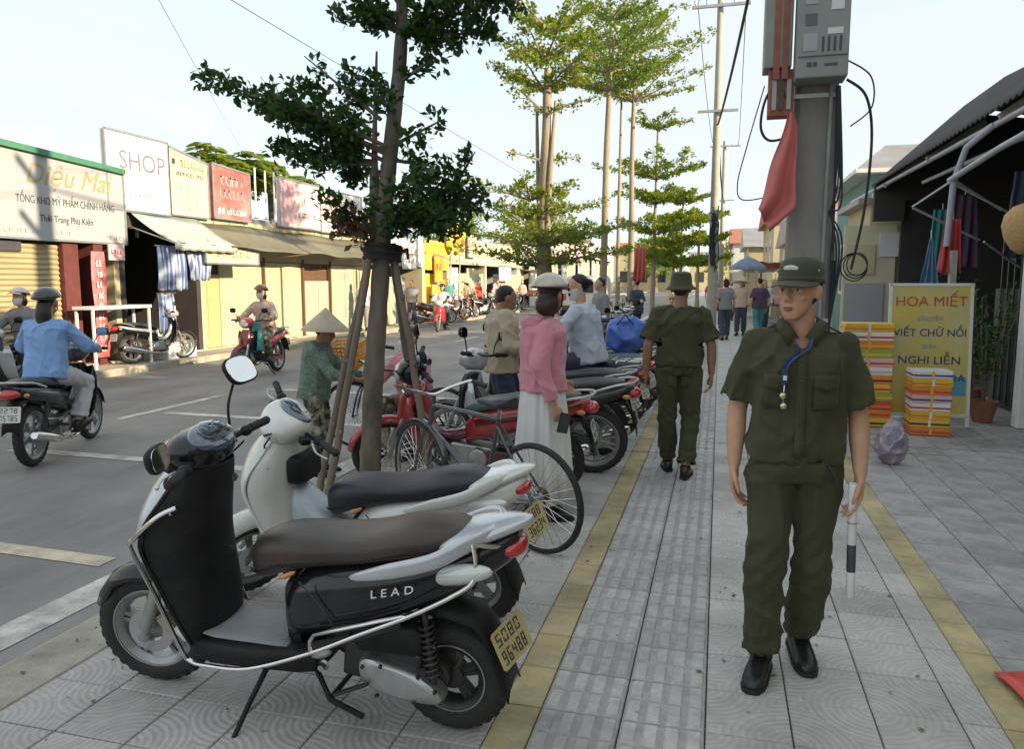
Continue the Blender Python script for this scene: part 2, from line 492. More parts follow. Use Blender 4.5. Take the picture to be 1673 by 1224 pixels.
# gutter and kerb of the near side
g = MB().sheet([[(-3.06, y, -0.122), (-2.93, y, -0.112)] for y in (-25, 190)])
tag(g.build('gutter', M['gutter'], None, None), kind='structure')
kb = MB().box(-2.93, -2.55, 30.0, 190, -0.2, -0.004)
kerb = tag(kb.build('kerb', M['kerb'], None, None), kind='structure')
kprof = [(-2.945, -0.2), (-2.93, -0.06), (-2.87, -0.012), (-2.83, 0.0), (-2.56, 0.0), (-2.55, -0.01), (-2.55, -0.2)]
kme = MB().extr(kprof, 0.004, 0.996).mesh('kerb_stone', None); kme.materials.append(M['kerb'])
for k in range(32):
    o = ob('kerb_stone', kme, None, kerb, (rnd.uniform(-.004, .004), -2 + k, rnd.uniform(-.003, .002)))
# far kerb and pavement in front of the left shops
fk = MB().box(-11.45, -10.75, -25, 190, -0.2, 0.0)
tag(fk.build('far_pavement', M['far_pave'], None, None), kind='structure')
fk = MB().box(-12.6, -11.45, -25, 190, -0.2, 0.03)
tag(fk.build('shop_threshold', M['far_pave'], None, None), kind='structure')
fk = MB().box(-10.748, -10.54, 40, 190, -0.2, 0.004)
fkerb = tag(fk.build('far_kerb', M['kerb'], None, None), kind='structure')
kme = MB().box(-10.748, -10.54, 0.005, 1.995, -0.2, 0.008).mesh('kerb_stone', None); kme.materials.append(M['kerb'])
for k in range(18):
    ob('kerb_stone', kme, None, fkerb, (0, 4 + 2 * k, rnd.uniform(-.004, .004)))

# ============================================================ near pavement and its tiles
sw = MB().box(-2.55, 3.9, -25, 190, -0.2, -0.028)
sidewalk = tag(sw.build('pavement', M['joint'], None, None), kind='structure')
def tile_top(mb, x0, x1, y0, y1, z0=-0.03, z1=0.0, c=0.004):
    mb.add([(x0, y0, z0), (x1, y0, z0), (x1, y1, z0), (x0, y1, z0), (x0, y0, z1 - c), (x1, y0, z1 - c), (x1, y1, z1 - c), (x0, y1, z1 - c),
            (x0 + c, y0 + c, z1), (x1 - c, y0 + c, z1), (x1 - c, y1 - c, z1), (x0 + c, y1 - c, z1)],
           [(0, 1, 5, 4), (1, 2, 6, 5), (2, 3, 7, 6), (3, 0, 4, 7), (4, 5, 9, 8), (5, 6, 10, 9), (6, 7, 11, 10), (7, 4, 8, 11), (8, 9, 10, 11)])
T = 0.30
h_ = T / 2 - 0.0027
def mk_tile(fn, m):
    mb = MB(); fn(mb); me = mb.mesh('tile', None)
    for q in (m if isinstance(m, tuple) else (m,)): me.materials.append(q)
    return me
def bar_fn(mb, w=T):
    tile_top(mb, -h_, h_, -h_, h_, -0.03, -0.003)
    for i in range(4):
        for j in range(2):
            cx = -T / 2 + T * (i + 0.5) / 4; cy = -T / 2 + T * (j + 0.5) / 2
            x0, x1, y0, y1 = cx - 0.026, cx + 0.026, cy - 0.066, cy + 0.066; c = 0.006
            mb.add([(x0, y0, -0.0032), (x1, y0, -0.0032), (x1, y1, -0.0032), (x0, y1, -0.0032), (x0 + c, y0 + c, 0.003), (x1 - c, y0 + c, 0.003), (x1 - c, y1 - c, 0.003), (x0 + c, y1 - c, 0.003)],
                   [(0, 1, 5, 4), (1, 2, 6, 5), (2, 3, 7, 6), (3, 0, 4, 7), (4, 5, 6, 7)], 1)
me_wave = mk_tile(lambda b: tile_top(b, -h_, h_, -h_, h_), M['wave_tile'])
me_plain = mk_tile(lambda b: tile_top(b, -h_, h_, -h_, h_, -0.03, -0.006), M['plain_tile'])
M['bar_groove'] = mat('grimy_tile_groove', (0.36, 0.355, 0.345), 0.8, var=0.2, scale=14, bump=0.3, bscale=100, rand=.1)
me_bar = mk_tile(bar_fn, (M['bar_groove'], M['bar_tile']))
me_yel = mk_tile(lambda b: tile_top(b, -0.073, 0.073, -h_, h_), M['yellow'])
fwd = Vec((-math.sin(R(15.0876)) * math.cos(R(6.978)), math.cos(R(15.0876)) * math.cos(R(6.978)), -math.sin(R(6.978))))
rgt = Vec((math.cos(R(15.0876)), math.sin(R(15.0876)), 0)); upv = rgt.cross(fwd)
def in_view(p, m=1.06):
    v = Vec(p) - Vec((0, 0, 1.6)); w = v.dot(fwd)
    if w < 0.3: return None
    u, t = 1250 * v.dot(rgt) / w, 1250 * v.dot(upv) / w
    return w if abs(u) < 836 * m + 40 and abs(t) < 612 * m + 60 else None
cols = [(-2.40 + T * i, me_wave, 1) for i in range(6)]           # between kerb and yellow strip: -2.55..-0.75
cols += [(-0.675, me_yel, 0), (-0.45, me_bar, 0), (-0.15, me_bar, 0)]
cols += [(0.15, me_wave, 1), (0.45, me_wave, 1), (0.75, me_wave, 1), (0.968, 'half', 0), (1.11, me_yel, 0)]
cols += [(1.335 + T * i, me_plain, 0) for i in range(9)]
me_half = mk_tile(lambda b: tile_top(b, -0.0655, 0.0655, -h_, h_), M['wave_tile'])
cand = []
for r_ in range(-5, 80):
    for (cx, me, spin) in cols:
        me = me_half if me == 'half' else me
        cy = 1.9 + T * r_
        p = (cx, cy, 0.0); w = in_view(p)
        cand.append(((1.0 / w ** 3) if w else 0.0, cx, cy, me, spin))
cand.sort(key=lambda c: -c[0])
rest = {}
for i, (a, cx, cy, me, spin) in enumerate(cand):
    z = rnd.uniform(-0.0016, 0.0012)
    if a > 0 and i < 298:
        o = ob('tile', me, None, sidewalk, (cx, cy, z), (rnd.uniform(-.004, .004), rnd.uniform(-.004, .004), (PI / 2) * rnd.randrange(4) if spin else 0))
    else:
        rest.setdefault(me.materials[0].name, []).append((cx, cy, z, me))
for k, lst in rest.items():
    mb = MB()
    for cx, cy, z, me in lst:
        far = cy > 15.0 or cy < 0.5
        if me in (me_yel,): hx = 0.0735
        elif me is me_half: hx = 0.0655
        else: hx = h_
        z0 = z - (0.006 if me is me_plain else 0)
        mb.add([(cx - hx, cy - h_, z0), (cx + hx, cy - h_, z0), (cx + hx, cy + h_, z0), (cx - hx, cy + h_, z0)], [(0, 1, 2, 3)])
        if me is me_bar and not far:
            for a in range(4):
                for b2 in range(2):
                    x = cx - T / 2 + T * (a + .5) / 4; y = cy - T / 2 + T * (b2 + .5) / 2
                    mb.box(x - .026, x + .026, y - .066, y + .066, z0 - .002, z0 + .004, 1)
    ts = tag(mb.build('tiles', M[{'grey_wave_tile': 'far_wave', 'grey_plain_tile': 'plain_tile', 'grimy_tile_groove': 'bar_groove', 'yellow_tactile_concrete': 'yellow'}[k]] if k != 'grey_wave_tile' else mat('grey_wave_tile_far', (0.45, 0.445, 0.43), 0.7, var=0.2, scale=7, bump=0.4, bscale=30), sidewalk, None), kind='stuff')
    if k == 'grimy_tile_groove': ts.data.materials.append(M['bar_tile'])
# continuing paving beyond the last built row
for (x0, x1, m) in ((-2.55, -0.75, 'grey_wave_tile_far'), (-0.75, -0.60, 'yellow_tactile_concrete'), (-0.6, 0, 'grey_bar_tile'), (0, 1.034, 'grey_wave_tile_far'), (1.034, 1.19, 'yellow_tactile_concrete'), (1.19, 3.9, 'grey_plain_tile')):
    tag(MB().add([(x0, 25.75, 0), (x1, 25.75, 0), (x1, 190, 0), (x0, 190, 0)], [(0, 1, 2, 3)]).build('far_paving', _mats[m], sidewalk, None), kind='stuff')
# ============================================================ building materials
M['cream'] = mat('cream_plaster', (0.52, 0.46, 0.29), 0.8, var=0.08, scale=2, bump=0.2, bscale=30, dirt=(0.42, 0.37, 0.26), dirt_amt=0.45, dirt_scale=1.2)
M['cream_panel'] = mat('cream_painted_panel', (0.54, 0.49, 0.30), 0.55, var=0.05, scale=1.5, dirt=(0.5, 0.44, 0.28), dirt_amt=0.4, dirt_scale=1.3, rand=0.05)
M['tan_panel'] = mat('tan_painted_panel', (0.50, 0.38, 0.18), 0.6, var=0.08, scale=2, dirt=(0.4, 0.32, 0.2), dirt_amt=0.4, dirt_scale=1.5)
M['grey_panel'] = mat('grey_green_panel', (0.36, 0.40, 0.33), 0.5, var=0.08, scale=2, dirt=(0.24, 0.24, 0.2), dirt_amt=0.4, dirt_scale=1.6)
M['shutter'] = mat('beige_shutter', (0.36, 0.31, 0.17), 0.45, var=0.08, scale=2, dirt=(0.3, 0.25, 0.16), dirt_amt=0.5, dirt_scale=1.1)
M['white_board'] = mat('white_sign_sheet', (0.66, 0.66, 0.66), 0.5, var=0.04, scale=1.2, dirt=(0.6, 0.58, 0.54), dirt_amt=0.35, dirt_scale=1.0)
M['grey_board'] = mat('pale_grey_sign_sheet', (0.36, 0.37, 0.385), 0.5, var=0.06, scale=1.2, dirt=(0.38, 0.37, 0.35), dirt_amt=0.4, dirt_scale=1.3)
M['cream_board'] = mat('cream_sign_sheet', (0.60, 0.55, 0.38), 0.5, var=0.05, scale=1.2, dirt=(0.56, 0.5, 0.36), dirt_amt=0.3, dirt_scale=1.2)
M['pink_board'] = mat('faded_pink_sign_sheet', (0.68, 0.36, 0.38), 0.5, var=0.10, scale=1.0, dirt=(0.75, 0.58, 0.58), dirt_amt=0.6, dirt_scale=0.9)
M['palepink_board'] = mat('pale_pink_sign_sheet', (0.62, 0.42, 0.43), 0.5, var=0.08, scale=1.0, dirt=(0.72, 0.68, 0.66), dirt_amt=0.7, dirt_scale=0.9)
M['red_board'] = mat('faded_red_sign_sheet', (0.46, 0.11, 0.10), 0.5, var=0.14, scale=2.0, dirt=(0.55, 0.38, 0.36), dirt_amt=0.6, dirt_scale=1.5)
M['ink'] = mat('black_ink', (0.06, 0.06, 0.07), 0.5, var=0.2)
M['ink_grey'] = mat('grey_ink', (0.33, 0.33, 0.35), 0.5, var=0.2)
M['ink_pale'] = mat('faded_lilac_ink', (0.20, 0.18, 0.24), 0.5, var=0.1)
M['ink_gold'] = mat('faded_gold_ink', (0.33, 0.27, 0.12), 0.45, var=0.2, dirt=(0.3, 0.27, 0.2), dirt_amt=0.5, dirt_scale=6)
M['ink_orange'] = mat('orange_ink', (0.65, 0.28, 0.06), 0.5, var=0.2)
M['ink_white'] = mat('white_ink', (0.8, 0.78, 0.76), 0.5, var=0.06)
M['ink_red'] = mat('red_ink', (0.5, 0.07, 0.07), 0.5, var=0.2)
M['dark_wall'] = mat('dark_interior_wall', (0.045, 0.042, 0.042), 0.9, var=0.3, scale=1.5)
M['brown_wood'] = mat('brown_wood', (0.12, 0.07, 0.04), 0.6, var=0.25, scale=3, stretch=(1, 1, 6))
M['olive_tarp'] = mat('olive_tarpaulin', (0.12, 0.118, 0.08), 0.65, var=0.12, scale=1.2, bump=0.3, bscale=6, dirt=(0.20, 0.19, 0.14), dirt_amt=0.7, dirt_scale=0.9)
M['teal_tarp'] = mat('pale_teal_tarpaulin', (0.34, 0.42, 0.39), 0.6, var=0.08, scale=1.2, bump=0.3, bscale=6, dirt=(0.46, 0.42, 0.34), dirt_amt=0.6, dirt_scale=1.6)
M['steel'] = mat('galvanised_steel', (0.42, 0.43, 0.44), 0.42, 0.7, var=0.12, scale=8)
M['pipe_white'] = mat('pale_pvc_pipe', (0.34, 0.355, 0.40), 0.35, var=0.06, dirt=(0.4, 0.4, 0.42), dirt_amt=0.5, dirt_scale=4)
M['rust_roof'] = mat('dark_fibre_cement_roof', (0.055, 0.052, 0.055), 0.85, var=0.22, scale=1.6, bump=0.4, bscale=20, dirt=(0.10, 0.08, 0.07), dirt_amt=0.6, dirt_scale=1.8)
M['tin_roof'] = mat('grey_tin_roof', (0.33, 0.33, 0.34), 0.5, 0.3, var=0.14, scale=1.5, dirt=(0.28, 0.18, 0.12), dirt_amt=0.5, dirt_scale=1.2)
M['red_tile'] = mat('red_tile_roof', (0.42, 0.16, 0.09), 0.75, var=0.2, scale=5, dirt=(0.25, 0.13, 0.1), dirt_amt=0.5, dirt_scale=2)
M['teal_wall'] = mat('teal_wall', (0.15, 0.30, 0.28), 0.75, var=0.1, scale=1.5, dirt=(0.1, 0.16, 0.15), dirt_amt=0.5, dirt_scale=1.5)
M['glass'] = mat('dark_window_glass', (0.03, 0.035, 0.04), 0.1, var=0.1, spec=0.8)
M['white_paint'] = mat('white_paint', (0.74, 0.73, 0.70), 0.5, var=0.05, dirt=(0.5, 0.48, 0.44), dirt_amt=0.4, dirt_scale=3)
M['maroon'] = mat('maroon_pillar_paint', (0.11, 0.03, 0.028), 0.6, var=0.2)
M['red_cloth'] = mat('red_cloth', (0.52, 0.045, 0.05), 0.75, var=0.15, scale=5, sheen=0.2, bump=0.2, bscale=60)
M['yellow_panel'] = mat('yellow_painted_sheet', (0.80, 0.62, 0.06), 0.5, var=0.12, scale=1.5)
M['orange_panel'] = mat('orange_painted_sheet', (0.78, 0.32, 0.03), 0.5, var=0.18, scale=2.0, dirt=(0.8, 0.55, 0.05), dirt_amt=0.7, dirt_scale=2)

def stroke_row(o_parent, name, m, X, y0, y1, z, h, n, seed, gap=0.35):
    """unreadable sign writing: a row of small raised strokes facing +X"""
    rr = random.Random(seed); mb = MB(); w = (y1 - y0) / n
    for i in range(n):
        a = y0 + i * w; b = a + w * (1 - gap)
        k = rr.randrange(4); t = min(h * 0.22, w * 0.28)
        if k != 3: mb.box(X, X + .006, a, a + t, z, z + h)
        if k in (0, 2): mb.box(X, X + .006, a, b, z + h - t, z + h)
        if k in (0, 1): mb.box(X, X + .006, a + t * .5, b, z, z + t)
        if k in (2, 3): mb.box(X, X + .006, b - t, b, z, z + h * rr.uniform(.6, 1))
    return tag(mb.build(name, m, o_parent, None), kind='stuff')

def sign(label, X, y0, y1, z0, z1, m, z1b=None, thick=0.10, posts=True, group=None, frame_m='steel'):
    """a flat sign board facing +X with a metal edge frame; returns the top-level board"""
    z1b = z1 if z1b is None else z1b
    s = thing('shop_sign', label, 'sign', (X, (y0 + y1) / 2, z0), 0, group)
    def L(y): return y - (y0 + y1) / 2
    mb = MB().extr([(L(y0), 0), (L(y1), 0), (L(y1), z1b - z0), (L(y0), z1 - z0)], -thick, 0, 'x')
    mb.build('sign_panel', M[m], s, None)
    f = MB(); e = 0.02
    c = [(L(y0), 0), (L(y1), 0), (L(y1), z1b - z0), (L(y0), z1 - z0)]
    for i in range(4):
        a, b = c[i], c[(i + 1) % 4]; f.bar((e / 2 + .001, a[0], a[1]), (e / 2 + .001, b[0], b[1]), 0.04, e, up=(1, 0, 0))
    f.build('sign_frame', M[frame_m], s, None)
    if posts:
        p = MB()
        for t in (0.08, 0.5, 0.92):
            y = L(y0 + (y1 - y0) * t); p.bar((-thick - .03, y, -0.5), (-thick - .03, y, (z1 - z0) * 0.98), .05, .05)
        p.build('sign_post', M['steel'], s, None)
    return s, L
RX = (PI / 2, 0, PI / 2)      # text standing upright, facing +X

# ============================================================ left row of shops (their fronts at about X = -11.5)
XF = -11.5
def shell(h, y0, y1, hgt, depth, wall, roof, open_front=True, lip=0.0, floor=True):
    """walls, roof of a one-storey shop; front left open for shutters, panels or a dark interior"""
    b = MB()
    b.box(-depth, -depth + .15, y0, y1, 0, hgt); b.box(-depth + .152, 0, y0, y0 + .14, 0, hgt); b.box(-depth + .152, 0, y1 - .14, y1, 0, hgt)
    b.box(-.14, 0, y0 + .142, y1 - .142, hgt - lip, hgt)
    b.build('wall', M[wall], h, None)
    MB().box(-depth - .1, -0.01, y0 + .003, y1 - .003, hgt + .002, hgt + .12).build('roof', M[roof], h, None)
# --- shop with the rolled shutter
hA = thing('shop_house', 'low shop with a beige roller shutter under the pale grey sign', 'shop', (XF, 0, 0.0))
shell(hA, 5.2, 12.75, 3.3, 8, 'cream', 'tin_roof', lip=1.0)
mb = MB()
for i in range(24):
    z = 0.04 + i * 0.092
    mb.add([(-.06, 5.5, z), (-.06, 11.35, z), (-.03, 11.35, z + .035), (-.03, 5.5, z + .035), (-.06, 5.5, z + .09), (-.06, 11.35, z + .09)], [(0, 1, 2, 3), (3, 2, 5, 4)])
sh = mb.build('roller_shutter', M['shutter'], hA, None); 
for y in (7.4, 9.4):
    MB().box(-.03, 0.0, y - .03, y + .03, .03, 2.24).build('shutter_rail', M['steel'], hA, None)
MB().box(-.25, .02, 9.7, 10.55, 2.1, 2.29).build('dark_gap_box', M['ink'], hA, None, bevel=.01)  # black box drawn for the dark, shaded gap above the shutter
MB().box(-.3, .04, 11.38, 11.72, 0, 2.3).build('pillar', M['maroon'], hA, None)
MB().box(-.3, .10, 12.02, 12.24, 0, 2.3).build('pillar', M['maroon'], hA, None)
s, L = sign('wide pale grey shop sign with gold script and black lettering at the far left', -11.38, 7.0, 12.85, 2.32, 3.97, 'grey_board', 3.70, posts=False)
mb = MB().bar((.03, L(7.0), 1.67), (.03, L(12.85), 1.40), .10, .10)
mb.build('cap_strip', mat('green_trim', (0.06, 0.2, 0.12), 0.5), s, None)
text_obj('lettering', 'Diệu Mai', 0.50, M['ink_gold'], s, (.004, L(11.55), 1.10), RX, bold=.008, shear=.35)
text_obj('lettering', 'TỔNG KHO MỸ PHẨM CHÍNH HÃNG', 0.185, M['ink'], s, (.004, L(11.5), 0.66), RX, bold=.004, sx=.70)
text_obj('lettering', 'Thời Trang Phụ Kiện', 0.17, M['ink'], s, (.004, L(11.45), 0.36), RX, bold=.002, sx=.8)
stroke_row(s, 'small_print', M['ink_grey'], .002, L(10.05), L(10.75), .10, .06, 7, 3)
stroke_row(s, 'small_print', M['ink_grey'], .002, L(11.2), L(11.55), .10, .06, 4, 4)
stroke_row(s, 'small_print', M['ink_grey'], .002, L(12.35), L(12.75), .08, .06, 5, 5)
b_ = thing('hanging_banner', 'narrow vertical red banner with pale writing on the maroon pillar', 'banner', (-11.32, 12.03, 0.15))
MB().sheet([[(.02 * math.sin(z * 4 + y * 9), y, z) for y in np.linspace(-.16, .16, 5)] for z in np.linspace(0, 2.0, 14)]).build('cloth', mat('pinkish_red_banner', (0.50, 0.10, 0.12), 0.7, var=0.15, scale=3, dirt=(0.6, 0.4, 0.38), dirt_amt=0.5, dirt_scale=3), b_, 60, solid=.006)
for i in range(9):
    stroke_row(b_, 'lettering', M['ink_white'], .024, -.08, .08, .12 + i * .2, .12, 2, 20 + i)
b_ = thing('shop_sign', 'small square pinkish sign hanging beside the red banner', 'sign', (-11.3, 12.5, 2.0))
MB().box(-.03, 0, -.2, .2, 0, .3).build('sign_panel', M['palepink_board'], b_, None)
stroke_row(b_, 'lettering', M['ink_red'], .002, -.15, .15, .12, .08, 4, 8)
tb = thing('street_table', 'narrow white table on thin legs beside the red banner', 'table', (-11.0, 12.0, 0.0))
MB().box(-.22, .22, -.75, .75, 1.08, 1.14).build('table_top', M['white_paint'], tb, None, bevel=.008)
for sx in (-.18, .18):
    for sy in (-.7, .7): MB().box(sx - .02, sx + .02, sy - .02, sy + .02, 0, 1.078).build('leg', M['white_paint'], tb, None)
# --- open dark shop with striped curtains
hB = thing('shop_house', 'open shop with a black interior under a pale teal awning', 'shop', (XF, 0, 0.0))
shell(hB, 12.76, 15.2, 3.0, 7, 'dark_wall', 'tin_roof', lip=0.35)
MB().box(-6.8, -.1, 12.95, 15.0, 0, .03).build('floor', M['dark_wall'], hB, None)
mb = MB()
for k in range(4): mb.box(-6.6, -6.1, 13.0 + k * .5, 13.44 + k * .5, .03, 1.9)
mb.build('shelf', M['brown_wood'], hB, None)
aw = thing('awning', 'pale teal cloth awning sloping over the dark shop', 'awning', (XF, 14.1, 2.3))
g = [[(t * 1.0, -1.05 + 2.05 * u + .12 * t, .72 - .66 * t - .06 * math.sin(PI * t) + .01 * math.sin(u * 14)) for u in np.linspace(0, 1, 13)] for t in np.linspace(0, 1, 7)]
MB().sheet(g).build('awning_cloth', M['teal_tarp'], aw, 60, solid=.012)
MB().sheet([[(1.0, -.93 + 2.05 * u, .06 - .14 * t + .012 * math.sin(u * 40)) for u in np.linspace(0, 1, 25)] for t in (0, 1)]).build('valance', M['teal_tarp'], aw, 60, solid=.008)
for u in (-.93, 1.1): MB().tube([(1.0, u, .05), (0.0, u - .12, .4)], .016, 6).build('awning_arm', M['steel'], aw)
def stripes_mat(name, a, b, n):
    m = bpy.data.materials.new(name); m.use_nodes = True; nt = m.node_tree; bs = nt.nodes['Principled BSDF']; bs.inputs['Roughness'].default_value = .8
    uv = nt.nodes.new('ShaderNodeTexCoord'); sp = nt.nodes.new('ShaderNodeSeparateXYZ'); nt.links.new(uv.outputs['Object'], sp.inputs[0])
    mu = nt.nodes.new('ShaderNodeMath'); mu.operation = 'MULTIPLY'; mu.inputs[1].default_value = n * 2 * PI; nt.links.new(sp.outputs['Y'], mu.inputs[0])
    si = nt.nodes.new('ShaderNodeMath'); si.operation = 'SINE'; nt.links.new(mu.outputs[0], si.inputs[0])
    gt = nt.nodes.new('ShaderNodeMath'); gt.operation = 'GREATER_THAN'; gt.inputs[1].default_value = 0.35; nt.links.new(si.outputs[0], gt.inputs[0])
    mx = nt.nodes.new('ShaderNodeMix'); mx.data_type = 'RGBA'; mx.inputs['A'].default_value = (*a, 1); mx.inputs['B'].default_value = (*b, 1)
    nt.links.new(gt.outputs[0], mx.inputs['Factor']); nt.links.new(mx.outputs['Result'], bs.inputs['Base Color']); return m
M['stripe'] = stripes_mat('blue_white_striped_cloth', (0.40, 0.46, 0.58), (0.10, 0.15, 0.32), 9)
def curtain(label, X, y0, y1, z0, z1, taper=0.0, folds=9, amp=.05):
    c = thing('striped_curtain', label, 'curtain', (X, (y0 + y1) / 2, z0), 0, 'striped cloths hanging at the dark shop')
    W = y1 - y0; g = []
    for t in np.linspace(0, 1, 9):
        row = []
        for u in np.linspace(-.5, .5, folds * 5):
            row.append((amp * math.sin(u * folds * 2 * PI + 2 * t) * (1.0 - .5 * t) + .03 * math.sin(3 * t), u * W * (1 - taper * (1 - t)), t * (z1 - z0) + .02 * math.sin(u * 20) * (1 - t)))
        g.append(row)
    MB().sheet(g).build('cloth', M['stripe'], c, 60, solid=.006)
    MB().tube([(0, -W / 2 - .05, z1 - z0 + .015), (0, W / 2 + .05, z1 - z0 + .015)], .014, 6).build('curtain_rod', M['steel'], c)
curtain('blue and white striped curtain hanging full length from the teal awning', -10.75, 12.95, 13.75, 1.42, 2.28)
curtain('blue and white striped cloth tapering below, right half of the teal awning', -10.75, 13.8, 14.62, 1.62, 2.28, taper=.35)
curtain('small lower striped cloth in front of the dark doorway', -10.95, 13.15, 13.6, 0.55, 1.34, folds=5)
# white steps and crates outside
st = thing('white_plinth', 'white stepped plinth outside the dark shop', 'plinth', (-11.1, 13.6, 0.0))
MB().box(-.3, .3, -.45, .45, 0, .34).build('lower_step', M['white_paint'], st, None, bevel=.01)
MB().box(-.3, .1, -.45, .0, .342, .62).build('upper_step', M['white_paint'], st, None, bevel=.01)
# --- long cream front with door panels, under the olive tarpaulin
hC = thing('shop_house', 'long shop front of cream door panels under the olive awning', 'shop', (XF, 0, 0.0))
shell(hC, 15.21, 24.0, 3.05, 8, 'cream', 'tin_roof', lip=0.95)
pan = [(15.37, 15.95, 'tan_panel', 1.75), (15.97, 16.6, 'cream_panel', 2.08), (16.62, 17.75, 'cream_panel', 2.08), (17.77, 18.8, 'cream_panel', 2.08), (18.82, 19.7, 'cream_panel', 2.08), (19.72, 20.5, 'grey_panel', 1.6), (20.52, 21.3, 'grey_panel', 1.6), (21.32, 22.2, 'cream_panel', 2.08), (22.22, 23.0, 'grey_panel', 2.08), (23.02, 23.85, 'cream_panel', 2.08)]
for k, (a, b, m, zt) in enumerate(pan):
    p = MB().box(-.10, -.05 + .012 * (k % 2), a, b, .035, zt).build('door_panel', M[m], hC, None, bevel=.006)
    MB().box(-.048 + .012 * (k % 2), -.036 + .012 * (k % 2), a + .12, b - .12, .25, zt - .2).build('inset', M[m], p, None, bevel=.006)
MB().box(-.2, -.11, 15.36, 23.86, 1.55, 2.098).build('transom', M['brown_wood'], hC, None)
for y in (17.76, 19.71, 21.31): MB().box(-.04, .03, y - .035, y + .035, .03, 2.2).build('door_post', M['brown_wood'], hC, None)
aw = thing('awning', 'long olive grey tarpaulin awning over the cream panels', 'awning', (XF, 19.0, 2.2))
g = []
for t in np.linspace(0, 1, 8):
    g.append([(t * (1.05 - .25 * max(0, u)), -3.9 + 8.6 * (u + .5) + .2 * t * u, .72 - .62 * t - .07 * math.sin(PI * t) - .05 * u - .03 * t * math.sin(u * 30) * .6 + .02 * math.sin(u * 17 + 3 * t)) for u in np.linspace(-.5, .5, 40)])
MB().sheet(g).build('tarpaulin', M['olive_tarp'], aw, 60, solid=.012)
for y in (-3.6, -.4, 2.4, 4.4):
    MB().tube([(.85, y, .12), (.0, y, .05)], .02, 6).build('awning_arm', M['steel'], aw)
s, L = sign('cream hanging sign with orange letters below the olive awning', -10.62, 14.25, 16.2, 1.98, 2.34, 'cream_board', posts=False, thick=.05)
stroke_row(s, 'lettering', M['ink_orange'], .002, L(14.5), L(15.9), .14, .12, 10, 41)
MB().bar((-.03, L(14.4), .36), (-.03, L(14.4), .52), .02, .02).bar((-.03, L(16.0), .36), (-.03, L(16.0), .45), .02, .02).build('sign_hanger', M['steel'], s, None)
# --- signs on the roof edge
s, L = sign('tall plain white sign board with faint lilac letters on the roof', -11.4, 12.45, 14.2, 2.98, 4.50, 'white_board')
text_obj('lettering', 'SHOP', 0.52, M['ink_pale'], s, (.004, L(13.45), .98), RX, bold=.01)
stroke_row(s, 'small_print', M['ink_pale'], .002, L(13.0), L(13.7), .32, .08, 7, 11)
s, L = sign('cream sign board with a thin black line of writing beside the white sign', -11.4, 14.22, 15.5, 3.02, 4.45, 'cream_board', 4.25)
stroke_row(s, 'lettering', M['ink'], .002, L(14.4), L(15.4), .86, .07, 12, 12)
stroke_row(s, 'lettering', M['ink_gold'], .002, L(14.6), L(15.4), 1.04, .16, 7, 13)
MB().box(.0, .008, L(14.32), L(14.42), 1.08, 1.2).build('logo', M['ink'], s, None)
for y in (14.55, 14.8, 15.05): MB().box(.0, .012, L(y), L(y + .06), .08, .72).build('bar_mark', M['ink_grey'], s, None)
s, L = sign('square faded red sign with grey figures on the roof edge', -11.38, 15.65, 17.1, 3.06, 4.30, 'red_board', 4.22)
stroke_row(s, 'lettering', M['ink_grey'], .002, L(15.95), L(16.85), .78, .22, 5, 14)
stroke_row(s, 'lettering', M['ink_grey'], .002, L(15.9), L(16.9), .48, .2, 6, 15)
stroke_row(s, 'lettering', M['ink_white'], .002, L(15.8), L(16.95), .12, .14, 8, 16)
s, L = sign('wide faded pink sign with white lettering on the roof', -11.38, 18.45, 20.6, 3.06, 4.33, 'palepink_board')
MB().box(.0, .006, L(18.5), L(19.2), .08, 1.2).build('pink_block', M['pink_board'], s, None)
text_obj('lettering', 'SHOP', 0.42, M['ink_white'], s, (.008, L(19.75), .80), RX, bold=.012)
stroke_row(s, 'small_print', M['ink_pale'], .002, L(19.3), L(20.5), .3, .13, 9, 17)
s, L = sign('white sign with pale red pictures next to the pink sign', -11.38, 20.62, 23.3, 3.04, 4.30, 'white_board')
for (a, b, c, d, mm) in ((20.8, 21.3, .3, 1.1, 'palepink_board'), (21.4, 22.0, .5, 1.0, 'palepink_board'), (22.2, 23.0, .35, 1.05, 'pink_board')): MB().box(0, .006, L(a), L(b), c, d).build('picture', M[mm], s, None)
stroke_row(s, 'small_print', M['ink_grey'], .007, L(20.9), L(23.1), .12, .12, 14, 18)
s, L = sign('small cream sign with green writing just left of the tree trunk', -11.36, 23.4, 25.4, 2.9, 3.85, 'cream_board')
stroke_row(s, 'lettering', mat('green_ink', (0.2, 0.35, 0.2), .5), .002, L(23.7), L(25.2), .5, .14, 9, 19)
stroke_row(s, 'lettering', M['ink_grey'], .002, L(23.7), L(25.2), .22, .1, 12, 20)
tw = thing('back_house', 'small teal walled house seen in the gap between signs', 'house', (-12.9, 17.9, 0))
MB().box(-3, 0, -1.2, 1.2, 3.2, 3.95).build('wall', M['teal_wall'], tw, None)
MB().box(-3, 0.001, -1.19, 1.19, 0, 3.198).build('lower_wall', M['brown_wood'], tw, None)
MB().box(-3.2, .2, -1.35, 1.35, 3.952, 4.03).build('roof', M['tin_roof'], tw, None)
for y in (17.3, 17.75, 18.15):
    p_ = thing('roof_pole', {17.3: 'thin pale roof pole just right of the red sign', 17.75: 'middle thin pale roof pole between red and pink signs', 18.15: 'thin pale roof pole just left of the pink sign'}[y], 'pole', (-11.35, y, 3.17), 0, 'poles between roof signs')
    MB().tube([(0, 0, 0), (0, 0, 1.25)], .025, 6).build('shaft', M['white_paint'], p_)
    MB().box(-.05, .05, -.05, .05, 0, .02).build('base_plate', M['steel'], p_, None)
